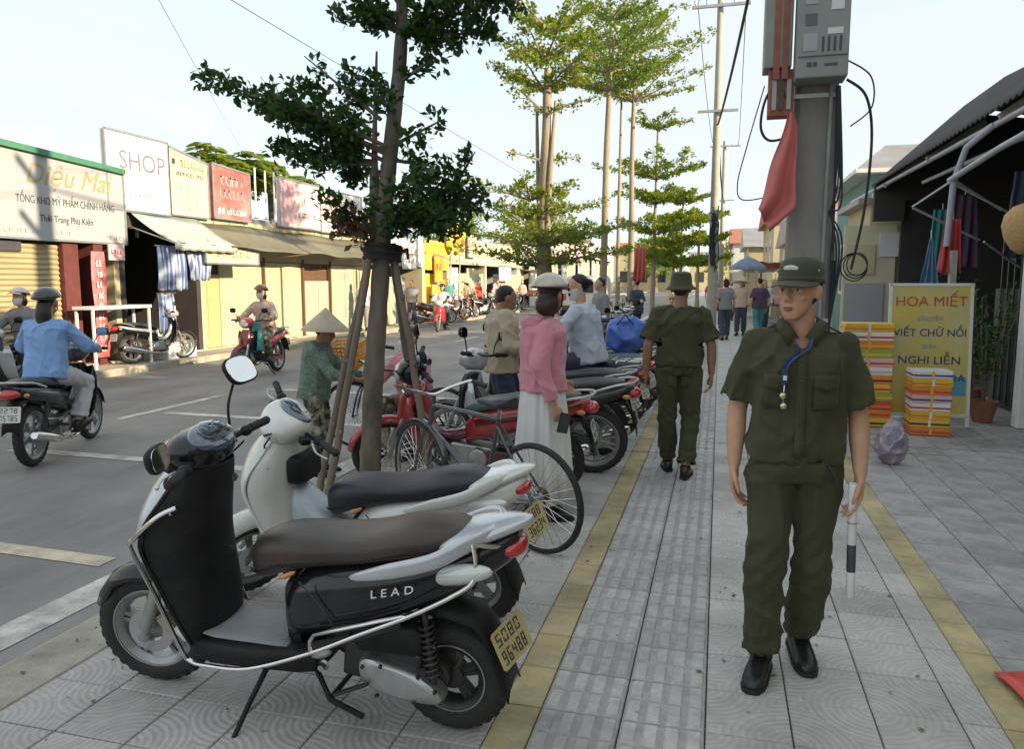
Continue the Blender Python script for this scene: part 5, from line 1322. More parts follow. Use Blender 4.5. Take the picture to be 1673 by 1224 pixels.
def wheel(root, name, c, Rr, tr, T=None, rim='rim_grey', spokes=5, disc=False, lip='alu', w=1.0, rim_in=.72, wires=False, hub=.045):
    """tyre with tread, rim, spokes and hub; axis along y"""
    c = Vec(c)
    def nb():
        b = MB(); b.T = T; return b
    b = nb()
    ri = Rr - tr * 1.65
    if wires:
        b.torus(c, ri + .004, .009, n=44, k=8, sq=1.3)
        b.lathe([(.012, -.045), (hub * .6, -.04), (hub * .6, -.03), (.016, -.026), (.016, .026), (hub * .6, .03), (hub * .6, .04), (.012, .045)], c, (0, 1, 0), 14)
        rim_o = b.build(name, M[rim], root, 50)
        s = nb()
        for k in range(32):
            a = 2 * PI * k / 32; a2 = a + (.5 if k % 2 else -.5); sy = .032 if (k // 2) % 2 else -.032
            s.tube([c + Vec((hub * .55 * math.cos(a2), sy, hub * .55 * math.sin(a2))), c + Vec((ri * math.cos(a), 0, ri * math.sin(a)))], .0016, 4, cap=False)
        tag(s.build('spokes', M['chrome'], rim_o, None), kind='stuff')
    else:
        W = tr * .82 * w
        b.lathe([(ri - .030, -W * .45), (ri - .018, -W * .8), (ri + .004, -W), (ri + .010, -W * .9), (ri - .012, -W * .55), (ri - .022, 0), (ri - .012, W * .55), (ri + .010, W * .9), (ri + .004, W), (ri - .018, W * .8), (ri - .030, W * .45), (ri - .030, -W * .45)], c, (0, 1, 0), 44)
        for k in range(spokes):
            a = 2 * PI * k / spokes + .3
            for da in (-.10, .10):
                p0 = c + Vec((hub * .8 * math.cos(a + da * 1.5), 0, hub * .8 * math.sin(a + da * 1.5))); p1 = c + Vec(((ri - .02) * math.cos(a + da), 0, (ri - .02) * math.sin(a + da)))
                b.bar(p0, p1, .016, W * .9, up=(0, 1, 0))
        b.lathe([(.012, -W * .9), (hub, -W * .75), (hub, W * .75), (.012, W * .9)], c, (0, 1, 0), 18)
        rim_o = b.build(name, M[rim], root, 40)
        l = nb()
        for sy in (-1, 1): l.torus(c + Vec((0, sy * W * .93, 0)), ri + .001, .0045, n=44, k=6)
        l.build('rim_lip', M[lip], rim_o, 60)
    t = nb(); prof = []
    for k in range(15):
        a = -2.35 + 4.7 * k / 14
        prof.append((Rr - tr + tr * math.cos(a) * (1.0 if abs(a) < 1.2 else .96), tr * w * math.sin(a)))
    t.lathe(prof + [prof[0]], c, (0, 1, 0), 48)
    if not wires:
        for k in range(30):                                    # tread grooves as shallow raised blocks
            a = 2 * PI * k / 30
            for sy in (-1, 1):
                d = Vec((math.cos(a + sy * .05), 0, math.sin(a + sy * .05))); tg = Vec((-d.z, 0, d.x))
                p = c + d * (Rr - tr + tr * math.cos(.62) + .0005) + Vec((0, sy * tr * w * math.sin(.62), 0))
                nrm = (d * math.cos(.62) + Vec((0, sy * math.sin(.62), 0))).normalized(); u = nrm.cross(tg)
                q = [p + tg * (sx * Rr * .055) + u * (sz * tr * .34) - nrm * .004 for sx, sz in ((-1, -1), (1, -1), (1, 1), (-1, 1))] + [p + tg * (sx * Rr * .045) + u * (sz * tr * .30) + nrm * .0012 for sx, sz in ((-1, -1), (1, -1), (1, 1), (-1, 1))]
                t.add(q, [(3, 2, 1, 0), (4, 5, 6, 7), (0, 1, 5, 4), (1, 2, 6, 5), (2, 3, 7, 6), (3, 0, 4, 7)])
    t.build('tyre', M['rubber'], rim_o, 50)
    if disc:
        d = nb(); y = W * 1.0 + .006
        d.lathe([(.05, y), (.095, y), (.095, y + .004), (.05, y + .004), (.05, y)], c, (0, 1, 0), 36); d.build('brake_disc', M['silver_metal'], rim_o, 40)
        q = nb(); q.obox(c + Vec((-.075, y + .004, .045)), (.05, .035, .075), (0, .6, 0)); q.build('brake_caliper', M['gold_metal'], rim_o, None, bevel=.006)
    return rim_o

def mirror_part(root, T, stem_pts, c, n, w=.062, h=.045, housing='black_plastic'):
    b = MB(); b.T = T; b.tube(spline(stem_pts, 4), .0055, 8); st = b.build('mirror_stem', M['black_plastic'], root)
    n = Vec(n).normalized(); x = Vec((0, 0, 1)).cross(n).normalized(); y = n.cross(x); c = Vec(c)
    b = MB(); b.T = T
    b.loft([ering(c + n * o, x, y, w * f, h * f, 24, 3.0) for o, f in ((0, 1.0), (-.004, 1.04), (-.018, 1.0), (-.032, .75), (-.040, .35))]); mr = b.build('mirror', M[housing], st, 60)
    b = MB(); b.T = T; b.loft([ering(c + n * o, x, y, w * f, h * f, 24, 3.0) for o, f in ((.0005, .93), (.0025, .92))]); b.build('mirror_glass', M['mirror'], st, 60)

def bars(root, T, c, half, back, rise, lever=True):
    """handlebar with two grips, switch boxes and levers about centre c"""
    c = Vec(c)
    for s in (1, -1):
        b = MB(); b.T = T; b.tube(spline([c, c + Vec((-.01, s * half * .35, rise * .5)), c + Vec((-back * .6, s * half * .66, rise)), c + Vec((-back, s * half, rise))], 4), .011, 10); hb = b.build('handlebar', M['black_plastic'], root)
        p0 = c + Vec((-back * .66, s * half * .70, rise)); p1 = c + Vec((-back, s * half, rise))
        b = MB(); b.T = T; n = 9
        b.tube([lerp(p0, p1, k / (n * 2)) for k in range(n * 2 + 1)], [.0165 if k % 2 else .0180 for k in range(n * 2 + 1)], 12); b.ell(p1, .017, nu=10, nv=6); b.build('grip', M['rubber'], root, 50)
        b = MB(); b.T = T; q = lerp(p0, c, .10); b.ell(q, (.026, .030, .022), nu=12, nv=8); b.build('switch_box', M['black_plastic'], root, 180)
        if lever:
            b = MB(); b.T = T; b.tube(spline([q + Vec((.035, 0, -.002)), lerp(p0, p1, .4) + Vec((.058, 0, -.01)), p1 + Vec((.045, 0, -.014))], 4), [.006] * 4 + [.005] * 4 + [.007], 8, sq=.6); b.build('brake_lever', M['alu'], root)

def plate(root, c, n, up, w=.19, h=.14, m='plate_yellow', seed=1):
    """number plate with two rows of raised unreadable figures"""
    n = Vec(n).normalized(); up = Vec(up); up = (up - n * up.dot(n)).normalized(); x = up.cross(n).normalized(); c = Vec(c)
    T = Mat((( x.x, up.x, n.x, c.x), (x.y, up.y, n.y, c.y), (x.z, up.z, n.z, c.z), (0, 0, 0, 1)))
    b = MB(); b.T = T; b.extr([(-w / 2 + .01, -h / 2), (w / 2 - .01, -h / 2), (w / 2, -h / 2 + .01), (w / 2, h / 2 - .01), (w / 2 - .01, h / 2), (-w / 2 + .01, h / 2), (-w / 2, h / 2 - .01), (-w / 2, -h / 2 + .01)], 0, .002, 'z')
    p = b.build('number_plate', M[m], root, None)
    rr = random.Random(seed); b = MB(); b.T = T
    for row, (z0, hh, k) in enumerate(((.012, .045, 4), (-.056, .05, 5))):
        ww = w * .82 / k
        for i in range(k):
            a = -w * .41 + i * ww; t = .006; e = a + ww * .68; sg = rr.choice(('abcdef', 'abged', 'abgcd', 'fgbc', 'afgcd', 'afgedc', 'abc', 'abcdefg', 'abcdfg')); m_ = z0 + hh * .5
            for q, bx in (('a', (a, e, z0 + hh - t, z0 + hh)), ('d', (a, e, z0, z0 + t)), ('g', (a, e, m_ - t / 2, m_ + t / 2)), ('f', (a, a + t, m_ + t / 2 + .0004, z0 + hh - t - .0004)), ('b', (e - t, e, m_ + t / 2 + .0004, z0 + hh - t - .0004)), ('e', (a, a + t, z0 + t + .0004, m_ - t / 2 - .0004)), ('c', (e - t, e, z0 + t + .0004, m_ - t / 2 - .0004))):
                if q in sg: b.box(*bx, .0022, .0032)
    tag(b.build('figures', M['ink'], p, None), kind='stuff')
    return p

def shock(root, a, b_, r=.026, turns=9, T=None):
    a, b_ = Vec(a), Vec(b_); d = (b_ - a); x, y, dd = frame(d)
    m = MB(); m.T = T; m.tube([a, b_], .011, 8); o = m.build('shock_absorber', M['engine'], root)
    m = MB(); m.T = T
    m.tube([a + d * (.12 + .76 * k / (turns * 10)) + (x * math.cos(2 * PI * k / 10) + y * math.sin(2 * PI * k / 10)) * r for k in range(turns * 10 + 1)], .0045, 5); m.build('spring', M['engine'], o, 60)

X1, Y1, Z1 = Vec((1, 0, 0)), Vec((0, 1, 0)), Vec((0, 0, 1))
def body_loft(rows, n=24, p=2.6):
    """rows: x, half width, z bottom, z top (sections across the machine)"""
    return [ering((x, 0, (zb + zt) / 2), Y1, Z1, w, (zt - zb) / 2, n, p) for x, w, zb, zt in rows]

def scooter(label, loc, rz, lean, steer, cover, lower, inner, bodyc, seat, rail, guard=True, lettering=None, plate_m='plate_yellow', plate_c=(-.225, .02, .385), pocket=False, cowl=None, group=None, rear_dark=True, mirrors=True, scale=1.0):
    root = thing('scooter', label, 'scooter', loc, rz, group, rot=(-R(lean), 0, rz)); root.scale = (scale,) * 3
    axisd = Vec((-.39, 0, .92)); T = rot_about((1.20, 0, .42), axisd, R(steer))
    # wheels
    wheel(root, 'front_wheel', (1.275, 0, .245), .245, .047, T, rim='rim_grey', spokes=5, disc=True, lip='alu')
    wheel(root, 'rear_wheel', (0, 0, .215), .215, .053, None, rim='engine' if rear_dark else 'rim_grey', spokes=5, lip='alu', w=1.05)
    # fork legs, fender
    for s in (1, -1):
        b = MB(); b.T = T; b.tube([(1.285, s * .082, .245), (1.24, s * .080, .36), (1.185, s * .07, .50)], [.020, .024, .024], 10); b.ell((1.285, s * .082, .245), (.026, .018, .03), nu=10, nv=6); b.build('fork_leg', M['alu'], root)
    b = MB(); b.T = T
    for_rows = []
    for k in range(11):
        a = R(20) + R(125) * k / 10; d = Vec((math.cos(a), 0, math.sin(a))); rr_ = .268 + (.012 if k > 2 else .0); w = .030 + .042 * math.sin(min(1, k / 5) * PI / 2)
        c = Vec((1.275, 0, .245)) + d * rr_
        for_rows.append([c + Y1 * (w * u) - d * (.050 * (abs(u) ** 2.4)) for u in np.linspace(-1, 1, 11)])
    b.sheet(for_rows); b.build('front_fender', M[lower], root, 60, solid=.005)
    b = MB(); b.T = T; b.ell((1.44, 0, .43), (.03, .02, .012), (0, .9, 0), nu=12, nv=6); b.build('fender_reflector', M['lens_amber'], root, 180)
    # leg shield: rider side, road side
    rows = [(.255, .13, 1.005, .94, 1.05), (.30, .155, 1.01, .93, 1.08), (.38, .172, 1.035, .925, 1.115), (.50, .184, 1.08, .93, 1.17), (.60, .192, 1.12, .935, 1.205), (.68, .196, 1.14, .935, 1.225), (.76, .188, 1.115, .925, 1.225), (.84, .166, 1.06, .91, 1.20), (.91, .138, 1.015, .895, 1.15), (.965, .110, .975, .88, 1.08)]
    n = 12
    def half(row, inner_side):
        z, w, xe, xi, xo = row; xm = xi if inner_side else xo
        return [Vec((xe + (xm - xe) * (math.sin(t) ** (.75 if inner_side else 1.0)), w * math.cos(t), z)) for t in [PI * k / n for k in range(n + 1)]]
    MB().sheet([half(r, True) for r in rows]).build('leg_shield', M[inner], root, 50, solid=.006, sub=1)
    up = [r for r in rows if r[0] >= .60]; lo = [r for r in rows if r[0] <= .61]
    MB().sheet([half(r, False) for r in up]).build('front_cover', M[cover], root, 60, solid=.006, sub=1)
    MB().sheet([half((r[0], r[1] - .002, r[2], r[3], r[4] - .004), False) for r in lo]).build('lower_cover', M[lower], root, 60, solid=.006, sub=1)
    edge = []
    for s in (1, -1):
        MB().tube(spline([(r[2], s * (r[1] + .001), r[0]) for r in rows], 3), .0075, 8).build('shield_edge', M[lower if guard else cover], root)
    if pocket:
        MB().loft(body_loft([(.965, .100, .28, .69), (.93, .118, .28, .685), (.86, .125, .28, .60), (.76, .128, .28, .525), (.66, .125, .28, .49), (.60, .11, .28, .48)], 28, 3.2)).build('tunnel_cover', M['pale_blue_gloss'], root, 60, sub=1)
        MB().loft(body_loft([(.87, .10, .70, .83), (.90, .112, .69, .845), (.945, .115, .69, .85)], 20, 5)).build('open_pocket', M['black_plastic'], root, 40)
    MB().lathe([(.004, .0), (.018, .0), (.020, -.012), (.020, -.03)], (.905, -.07, .875), (-1, 0, .2), 14).build('ignition_lock', M['silver_metal'], root)
    MB().tube(spline([(.93, 0, .62), (.895, 0, .615), (.885, 0, .59), (.90, 0, .57)], 4), .006, 6).build('bag_hook', M['black_plastic'], root)
    for s in (1, -1):                                            # seams, screws and cables
        MB().tube(spline([(.962 + .03 * abs(u), s * .095, z) for u, z in ((1, .86), (.2, .72), (.1, .55), (.3, .36))], 4), .0030, 5).build('panel_seam', M['engine'], root)
        MB().tube(spline([(.965, s * .19, .985), (1.03, s * .15, .96), (1.05, s * .08, .92), (1.03, s * .05, .86)], 4), .0055, 6).build('control_cable', M['rubber'], root)
        MB().tube(spline([(.955, s * .22, .975), (1.00, s * .20, .93), (1.05, s * .12, .88), (1.05, s * .06, .82)], 4), .0045, 6).build('control_cable', M['rubber'], root)
        MB().tube(spline([(.50, s * .181, .60), (.40, s * .190, .50), (.36, s * .187, .42)], 4), .0030, 5).build('panel_seam', M['engine'], root)
        for (x, y, z) in ((1.03, .165, .80), (1.09, .178, .60), (1.01, .150, .40)):
            MB().ell((x - .012, s * y, z), (.006, .007, .007), nu=8, nv=6).build('screw', M['alu'], root, 180)
    # floor
    MB().loft(body_loft([(.48, .15, .22, .325), (.55, .165, .215, .318), (.75, .165, .205, .305), (.92, .160, .20, .30), (1.0, .145, .21, .30), (1.04, .12, .24, .31)], 24, 5)).build('floorboard', M['black_plastic'], root, 40)
    fm = MB(); fm.sheet([[(x, y, .310 + (.02 * max(0, (.62 - x) / .1) ** 2) + (.012 * max(0, (x - .9) / .06) ** 2 if x > .9 else 0)) for y in np.linspace(-.135, .135, 7)] for x in np.linspace(.60, .955, 8)])
    fmo = fm.build('floor_mat', M['mat_grey'], root, 50, solid=.006)
    # body
    MB().loft(body_loft([(.625, .085, .33, .47), (.605, .125, .31, .545), (.55, .160, .33, .60), (.42, .182, .375, .655), (.22, .192, .44, .69), (.04, .178, .52, .725), (-.12, .135, .60, .77), (-.23, .085, .68, .80), (-.265, .045, .72, .795)], 28, 2.8)).build('side_body', M[bodyc], root, 60, sub=1)
    MB().loft(body_loft([(.64, .06, .30, .52), (.60, .118, .285, .565), (.55, .12, .285, .57)], 20, 4)).build('under_seat_panel', M['black_plastic'], root, 50)
    MB().sheet([[(x, s * 1.0, z) for x, s, z in r] for r in ([(.47, .186, .375), (.30, .194, .43), (.12, .190, .50)], [(.48, .180, .345), (.30, .188, .40), (.12, .184, .475)])]).build('side_trim', M['engine'], root, None, solid=.004)
    # seat
    seat_rows = [(.768, .035, .575, .635), (.755, .085, .535, .685), (.71, .120, .525, .715), (.62, .138, .575, .738), (.50, .142, .605, .735), (.38, .146, .63, .742), (.27, .150, .645, .758), (.17, .150, .66, .792), (.06, .142, .68, .812), (-.03, .122, .70, .812), (-.085, .085, .715, .795), (-.105, .04, .73, .77)]
    so = MB().loft(body_loft(seat_rows, 28, 2.7)).build('seat', M[seat], root, 80, sub=1)
    for s in (1, -1): MB().tube(spline([(r[0], s * (r[1] * .97), lerp(r[2], r[3], .30)) for r in seat_rows[1:-1]], 2), .0042, 6).build('seat_piping', M['black_plastic'], so)
    # grab rail
    gp = [(.31, .160, .625), (.26, .172, .642), (.14, .186, .680), (.0, .184, .724), (-.13, .162, .765), (-.245, .12, .797), (-.30, .05, .806)]
    gp = [(x if x > 0 else x * .62, y, z) for x, y, z in gp]; gp = gp + [(x, -y, z) for x, y, z in reversed(gp)]
    pts = spline(gp, 3); rings = []
    for i, p in enumerate(pts):
        d = (pts[min(i + 1, len(pts) - 1)] - pts[max(i - 1, 0)]).normalized(); x = d.cross(Z1).normalized(); y = x.cross(d); t = i / (len(pts) - 1); f = min(1, min(t, 1 - t) * 5 + .25)
        rings.append(ering(p, x, y, (.013 * f + .002) * (1 if .2 < t < .8 and abs(t - .5) > .06 else 1), (.027 * f + .002) * (1 - .55 * max(0, 1 - abs(t - .5) / .16)), 12, 2.4))
    MB().loft(rings).build('grab_rail', M[rail], root, 60)
    MB().loft(body_loft([(.03, .10, .715, .765), (-.03, .150, .715, .785), (-.10, .150, .735, .805), (-.18, .122, .765, .825), (-.25, .075, .79, .84), (-.295, .03, .812, .846), (-.305, .012, .822, .842)], 24, 2.4)).build('tail_cover', M[rail], root, 70, sub=1)
    # lamps
    for s in (1, -1):
        b = MB(); b.ell((-.075, s * .148, .672), (.145, .034, .036), (0, .28, s * -.24), nu=18, nv=10); b.build('side_lamp', M['lens_clear'], root, 180)
        b = MB(); b.ell((.565, s * .148, .602), (.035, .010, .010), (0, .4, s * .2), nu=12, nv=6); b.build('side_reflector', M['lens_amber'] if s > 0 else M['lens_clear'], root, 180)
    MB().ell((-.235, 0, .735), (.05, .085, .038), nu=18, nv=10).build('tail_light', M['lens_red'], root, 180)
    # rear mudguard and plate
    px, py, pz = plate_c
    mg = MB(); mg.sheet([[(x, y, z - .05 * (abs(y) / .085) ** 2.5) for y in np.linspace(-.085, .085, 9)] for x, z in ((.10, .53), (.0, .52), (-.10, .50), (-.15, .44), (-.175, .36), (-.205, .29), (-.225, .225))]); mg.build('rear_mudguard', M['black_plastic'], root, 60, solid=.006)
    plate(root, (px, py, pz), (-.88, .30, .36), (.36, 0, .93), m=plate_m, seed=len(label))
    # engine, variator cover, air box, exhaust
    e = MB(); e.obox((.24, .02, .27), (.30, .17, .15), (0, -.12, 0)); e.obox((.36, -.02, .33), (.16, .16, .14), (0, -.5, 0)); e.lathe([(.01, -.10), (.07, -.10), (.07, .08), (.01, .08)], (0.06, 0, .235), (0, 1, 0), 20); e.build('engine_block', M['engine'], root, None, bevel=.012)
    out = []
    for k in range(28):
        t = 2 * PI * k / 28; cx = .155 + .16 * math.copysign(abs(math.cos(t)) ** .75, math.cos(t)); cz = .232 + (.060 + .018 * math.cos(t)) * math.copysign(abs(math.sin(t)) ** .75, math.sin(t)) - .02 * (-math.cos(t)) * .5 + .03 * math.cos(t); out.append((cx, cz))
    def scl(f, y): return [Vec((.155 + (a - .155) * f, y, .235 + (c - .235) * f)) for a, c in out]
    cv = MB().loft([scl(1.0, .085), scl(1.0, .125), scl(.95, .145), scl(.80, .153)]).build('variator_cover', M['alu'], root, 40)
    for (a, c) in ((.29, .285), (.22, .295), (.08, .275), (.02, .225), (.10, .175), (.24, .18)): MB().lathe([(.001, .158), (.007, .157), (.008, .146)], (a, 0, c), (0, 1, 0), 8).build('bolt', M['engine'], cv)
    MB().bar((.27, .16, .225), (.40, .17, .17), .02, .012).build('kick_lever', M['engine'], root, None, bevel=.003)
    MB().loft(body_loft([(.33, .05, .36, .42), (.30, .062, .335, .44), (.10, .062, .335, .45), (.07, .05, .35, .43)], 20, 5)).build('air_box', M['black_plastic'], root, 40, loc=(0, .085, 0))
    shock(root, (.03, .125, .24), (.06, .115, .50))
    b = MB(); b.tube(spline([(.36, -.06, .20), (.25, -.13, .17), (.1, -.15, .21)], 4), .018, 10); b.tube([(.16, -.135, .20), (.10, -.14, .22), (-.10, -.145, .30), (-.12, -.145, .308)], [.04, .048, .046, .03], 16); b.build('exhaust', M['engine'], root, 50)
    b = MB(); b.tube([(.12, -.19, .225), (-.08, -.195, .30)], .022, 8, sq=.4); b.build('heat_shield', M['alu'], root)
    # stands, pegs
    b = MB(); b.tube([(.70, .10, .215), (.73, .21, .10), (.755, .305, .012 + math.sin(R(lean)) * -.30)], [.011, .010, .009], 8); b.obox((.765, .315, .010 - math.sin(R(lean)) * .30), (.07, .035, .010)); b.build('side_stand', M['black_plastic'], root, None)
    b = MB(); 
    for s in (1, -1): b.tube([(.52, s * .08, .21), (.44, s * .13, .12), (.30, s * .15, .085)], .011, 8)
    b.tube([(.44, .13, .12), (.44, -.13, .12)], .010, 8); b.build('centre_stand', M['black_plastic'], root)
    for s in (1, -1):
        b = MB(); b.ell((.44, s * .165, .325), (.045, .022, .018), (0, .3, 0), nu=14, nv=8); b.build('foot_peg', M['alu'], root, 180)
        b = MB(); b.lathe([(.004, .155), (.012, .155), (.014, .135), (.022, .13)], (.455, 0, .255), (0, s, 0), 12); b.build('pivot_nut', M['alu'], root)
    # handlebar group
    b = MB(); b.T = T
    b.loft([ering((.985 + dx, 0, z), Y1, X1, w, l, 24, 2.3) for z, w, l, dx in ((.93, .085, .085, .02), (.96, .125, .115, .015), (1.0, .150, .125, .01), (1.04, .150, .115, 0), (1.075, .125, .085, -.005), (1.09, .08, .05, -.01))]); b.build('handlebar_cowl', M[cowl or cover], root, 80, sub=1)
    b = MB(); b.T = T; b.ell((1.065, 0, .995), (.065, .115, .055), (0, -.5, 0), nu=20, nv=12); b.build('headlight', M['lens_clear'], root, 180)
    b = MB(); b.T = T; b.ell((.935, 0, 1.058), (.075, .125, .030), (0, -.55, 0), nu=22, nv=12); ds = b.build('dashboard', M['dash_glass'], root, 180)
    for s, rx in ((-.045, .03), (.04, .038)):
        b = MB(); b.T = T @ Mat.Translation((.925, s, 1.086)) @ Euler((0, -.55, 0)).to_matrix().to_4x4(); b.lathe([(rx - .003, 0), (rx, 0), (rx, .002), (rx - .003, .002), (rx - .003, 0)], n=24); b.build('dial_ring', M['silver_metal'], ds)
    bars(root, T, (.955, 0, .985), .365, .06, .02)
    for s in (1, -1):
        b = MB(); b.T = T; b.obox((.975, s * .185, 1.0), (.05, .045, .035), (0, -.3, 0)); b.build('brake_reservoir', M['black_plastic'], root, None, bevel=.008)
    if mirrors: mirror_part(root, T, [(.97, .20, 1.0), (.96, .26, 1.05), (.94, .33, 1.09)], (.905, .375, 1.105), (-1, -.12, .12))
    if mirrors: mirror_part(root, T, [(.97, -.20, 1.0), (.985, -.23, 1.10), (.985, -.29, 1.18)], (.965, -.335, 1.235), (-1, .22, .62), .082, .060)
    if guard:
        for s in (1, -1):
            y = s * .215
            MB().tube(spline([(.975, s * .182, .835), (1.045, s * .205, .80), (1.14, s * .224, .715), (1.15, s * .226, .675), (1.075, s * .212, .48), (1.0, s * .205, .285), (.965, s * .20, .240), (.90, s * .20, .232), (.72, s * .205, .248), (.46, y, .350), (.26, y, .448), (.06, y, .545), (-.10, s * .20, .635), (-.145, s * .185, .675), (-.15, s * .17, .73), (-.135, s * .15, .785)], 5), .0085, 8).build('guard_rail', M['chrome'], root)
            MB().tube([(.455, y, .354), (.452, y, .40), (.435, y, .425), (.26, y, .482), (.10, y, .535), (.075, y, .535), (.058, y, .546)], .0075, 8).build('step_rail', M['chrome'], root)
        MB().tube(spline([(-.135, .15, .785), (-.20, .09, .76), (-.22, 0, .75), (-.20, -.09, .76), (-.135, -.15, .785)], 4), .0085, 8).build('rear_rail', M['chrome'], root)
    if lettering:
        t = text_obj('lettering', lettering, .040, M['ink_white'], root, (.145, .1965, .606), (R(90), R(-13), PI), ext=.0015, bold=.0015, shear=.25, spacing=1.6, sx=1.25)
    return root

def underbone(label, loc, rz, lean=4, steer=0, main='red_gloss', second='black_gloss', seat='seat_black', shield='silver_paint', group=None, detail=2, plate_m='plate_white', wires=True, rack=False, cowl=None):
    root = thing('motorbike', label, 'motorbike', loc, rz, group, rot=(-R(lean), 0, rz))
    T = rot_about((1.12, 0, .5), (-.44, 0, .90), R(steer))
    fa = (1.235, 0, .285)
    wheel(root, 'front_wheel', fa, .285, .036, T, rim='chrome' if wires else 'rim_grey', wires=wires, spokes=6, hub=.06)
    wheel(root, 'rear_wheel', (0, 0, .285), .285, .042, None, rim='chrome' if wires else 'rim_grey', wires=wires, spokes=6, hub=.075)
    for s in (1, -1):
        b = MB(); b.T = T; b.tube([(1.24, s * .075, .285), (1.17, s * .075, .44), (1.09, s * .065, .62)], [.018, .022, .022], 8); b.build('fork_leg', M['alu'], root)
    b = MB(); b.T = T; g = []
    for k in range(10):
        a = R(12) + R(130) * k / 9; d = Vec((math.cos(a), 0, math.sin(a))); c = Vec(fa) + d * .315
        g.append([c + Y1 * (.058 * u) - d * (.04 * abs(u) ** 2.2) for u in np.linspace(-1, 1, 9)])
    b.sheet(g); b.build('front_fender', M[main], root, 60, solid=.005)
    # leg shields
    for s in (1, -1):
        MB().sheet([[(xa, s * ya, za), (lerp(xa, xb, .5) + .01, s * (ya + .015), lerp(za, zb, .5)), (xb, s * yb, zb)] for (xa, ya, za), (xb, yb, zb) in (((1.07, .07, .78), (.98, .17, .82)), ((1.09, .085, .68), (.96, .205, .70)), ((1.06, .09, .52), (.93, .215, .53)), ((.98, .09, .38), (.87, .20, .38)), ((.90, .09, .30), (.82, .17, .30)))]).build('leg_shield', M[shield], root, 60, solid=.006)
    MB().loft([ering((x, 0, z), Y1, X1, w, l, 20, 2.4) for z, w, l, x in ((.50, .06, .05, 1.09), (.60, .095, .06, 1.08), (.74, .10, .07, 1.05), (.84, .075, .06, 1.02))]).build('front_cover', M[main], root, 60)
    MB().tube(spline([(1.05, 0, .80), (.93, 0, .56), (.78, 0, .45), (.60, 0, .47), (.45, 0, .55)], 4), [.035] * 9 + [.045] * 8, 12).build('main_tube', M[second], root)
    # tail body
    MB().loft(body_loft([(.60, .06, .40, .56), (.52, .11, .42, .64), (.36, .135, .46, .69), (.16, .130, .52, .72), (-.05, .110, .58, .75), (-.22, .08, .64, .77), (-.33, .05, .69, .77)], 24, 2.8)).build('tail_body', M[main], root, 60)
    for s in (1, -1):
        MB().sheet([[(.50, s * .125, .56), (.52, s * .120, .60)], [(.25, s * .140, .60), (.27, s * .138, .655)], [(-.05, s * .118, .655), (-.03, s * .118, .70)], [(-.28, s * .07, .725), (-.26, s * .07, .75)]]).build('side_stripe', M[second], root, 60, solid=.006)
    MB().loft(body_loft([(.62, .045, .62, .66), (.59, .095, .61, .705), (.45, .118, .655, .755), (.30, .125, .68, .765), (.15, .128, .705, .80), (-.05, .122, .735, .82), (-.20, .10, .75, .815), (-.27, .05, .76, .80)], 24, 2.7)).build('seat', M[seat], root, 70, sub=1)
    b = MB(); gp = [(.02, .145, .72), (-.18, .14, .78), (-.32, .10, .80), (-.36, 0, .805), (-.32, -.10, .80), (-.18, -.14, .78), (.02, -.145, .72)]; b.tube(spline(gp, 4), .011, 8); b.build('grab_rail', M['alu'], root)
    MB().ell((-.33, 0, .70), (.06, .09, .045), nu=16, nv=8).build('tail_light', M['lens_red'], root, 180)
    for s in (1, -1):
        MB().ell((-.27, s * .115, .685), (.035, .02, .02), nu=12, nv=6).build('turn_signal', M['lens_amber'], root, 180)
    mg = MB(); mg.sheet([[(x, y, z - .04 * (abs(y) / .07) ** 2.5) for y in np.linspace(-.07, .07, 7)] for x, z in ((.16, .58), (-.10, .66), (-.26, .64), (-.31, .56), (-.345, .46), (-.36, .38))]); mg.build('rear_fender', M['black_plastic'], root, 60, solid=.006)
    plate(root, (-.352, 0, .53), (-.97, 0, .24), (.24, 0, .97), m=plate_m, seed=len(label) + 3)
    e = MB(); e.obox((.55, 0, .31), (.34, .17, .17), (0, -.1, 0)); e.obox((.76, 0, .34), (.18, .13, .12), (0, -.12, 0)); e.lathe([(.02, -.13), (.075, -.12), (.085, -.08), (.085, .08), (.075, .12), (.02, .13)], (.50, 0, .30), (0, 1, 0), 20); e.build('engine', M['alu'], root, None, bevel=.012)
    for k in range(5): MB().obox((.72 + k * .028, 0, .345), (.008, .155, .14), (0, -.12, 0)).build('cooling_fin', M['engine'], root, None)
    b = MB(); b.tube(spline([(.82, -.04, .28), (.76, -.10, .19), (.50, -.14, .17), (.20, -.15, .22)], 4), .016, 8); b.tube([(.22, -.155, .215), (.16, -.16, .225), (-.28, -.165, .33), (-.30, -.165, .335)], [.03, .042, .042, .03], 14); b.build('exhaust', M['chrome'], root, 50)
    MB().loft([[Vec((x, y, z)) for x, z in ((.44, .36), (.0, .34), (-.05, .285), (0, .23), (.44, .25), (.49, .30))] for y in (.075, .10)]).build('chain_case', M[second], root, None, bevel=.006)
    for s in (1, -1):
        shock(root, (.0, s * .10, .30), (.10, s * .11, .58), .024, 8)
        MB().bar((.42, s * .075, .33), (0, s * .085, .285), .03, .04).build('swing_arm', M['engine'], root, None)
        b = MB(); b.tube([(.60, s * .08, .20), (.60, s * .24, .205)], .014, 8); b.build('foot_peg', M['rubber'], root)
        b = MB(); b.tube([(.30, s * .10, .33), (.27, s * .20, .33)], .013, 8); b.build('foot_peg', M['rubber'], root)
    b = MB(); b.tube([(.56, .10, .20), (.60, .20, .10), (.63, .30, .01 - math.sin(R(lean)) * .30)], .010, 8); b.build('side_stand', M['black_plastic'], root)
    b = MB(); b.T = T
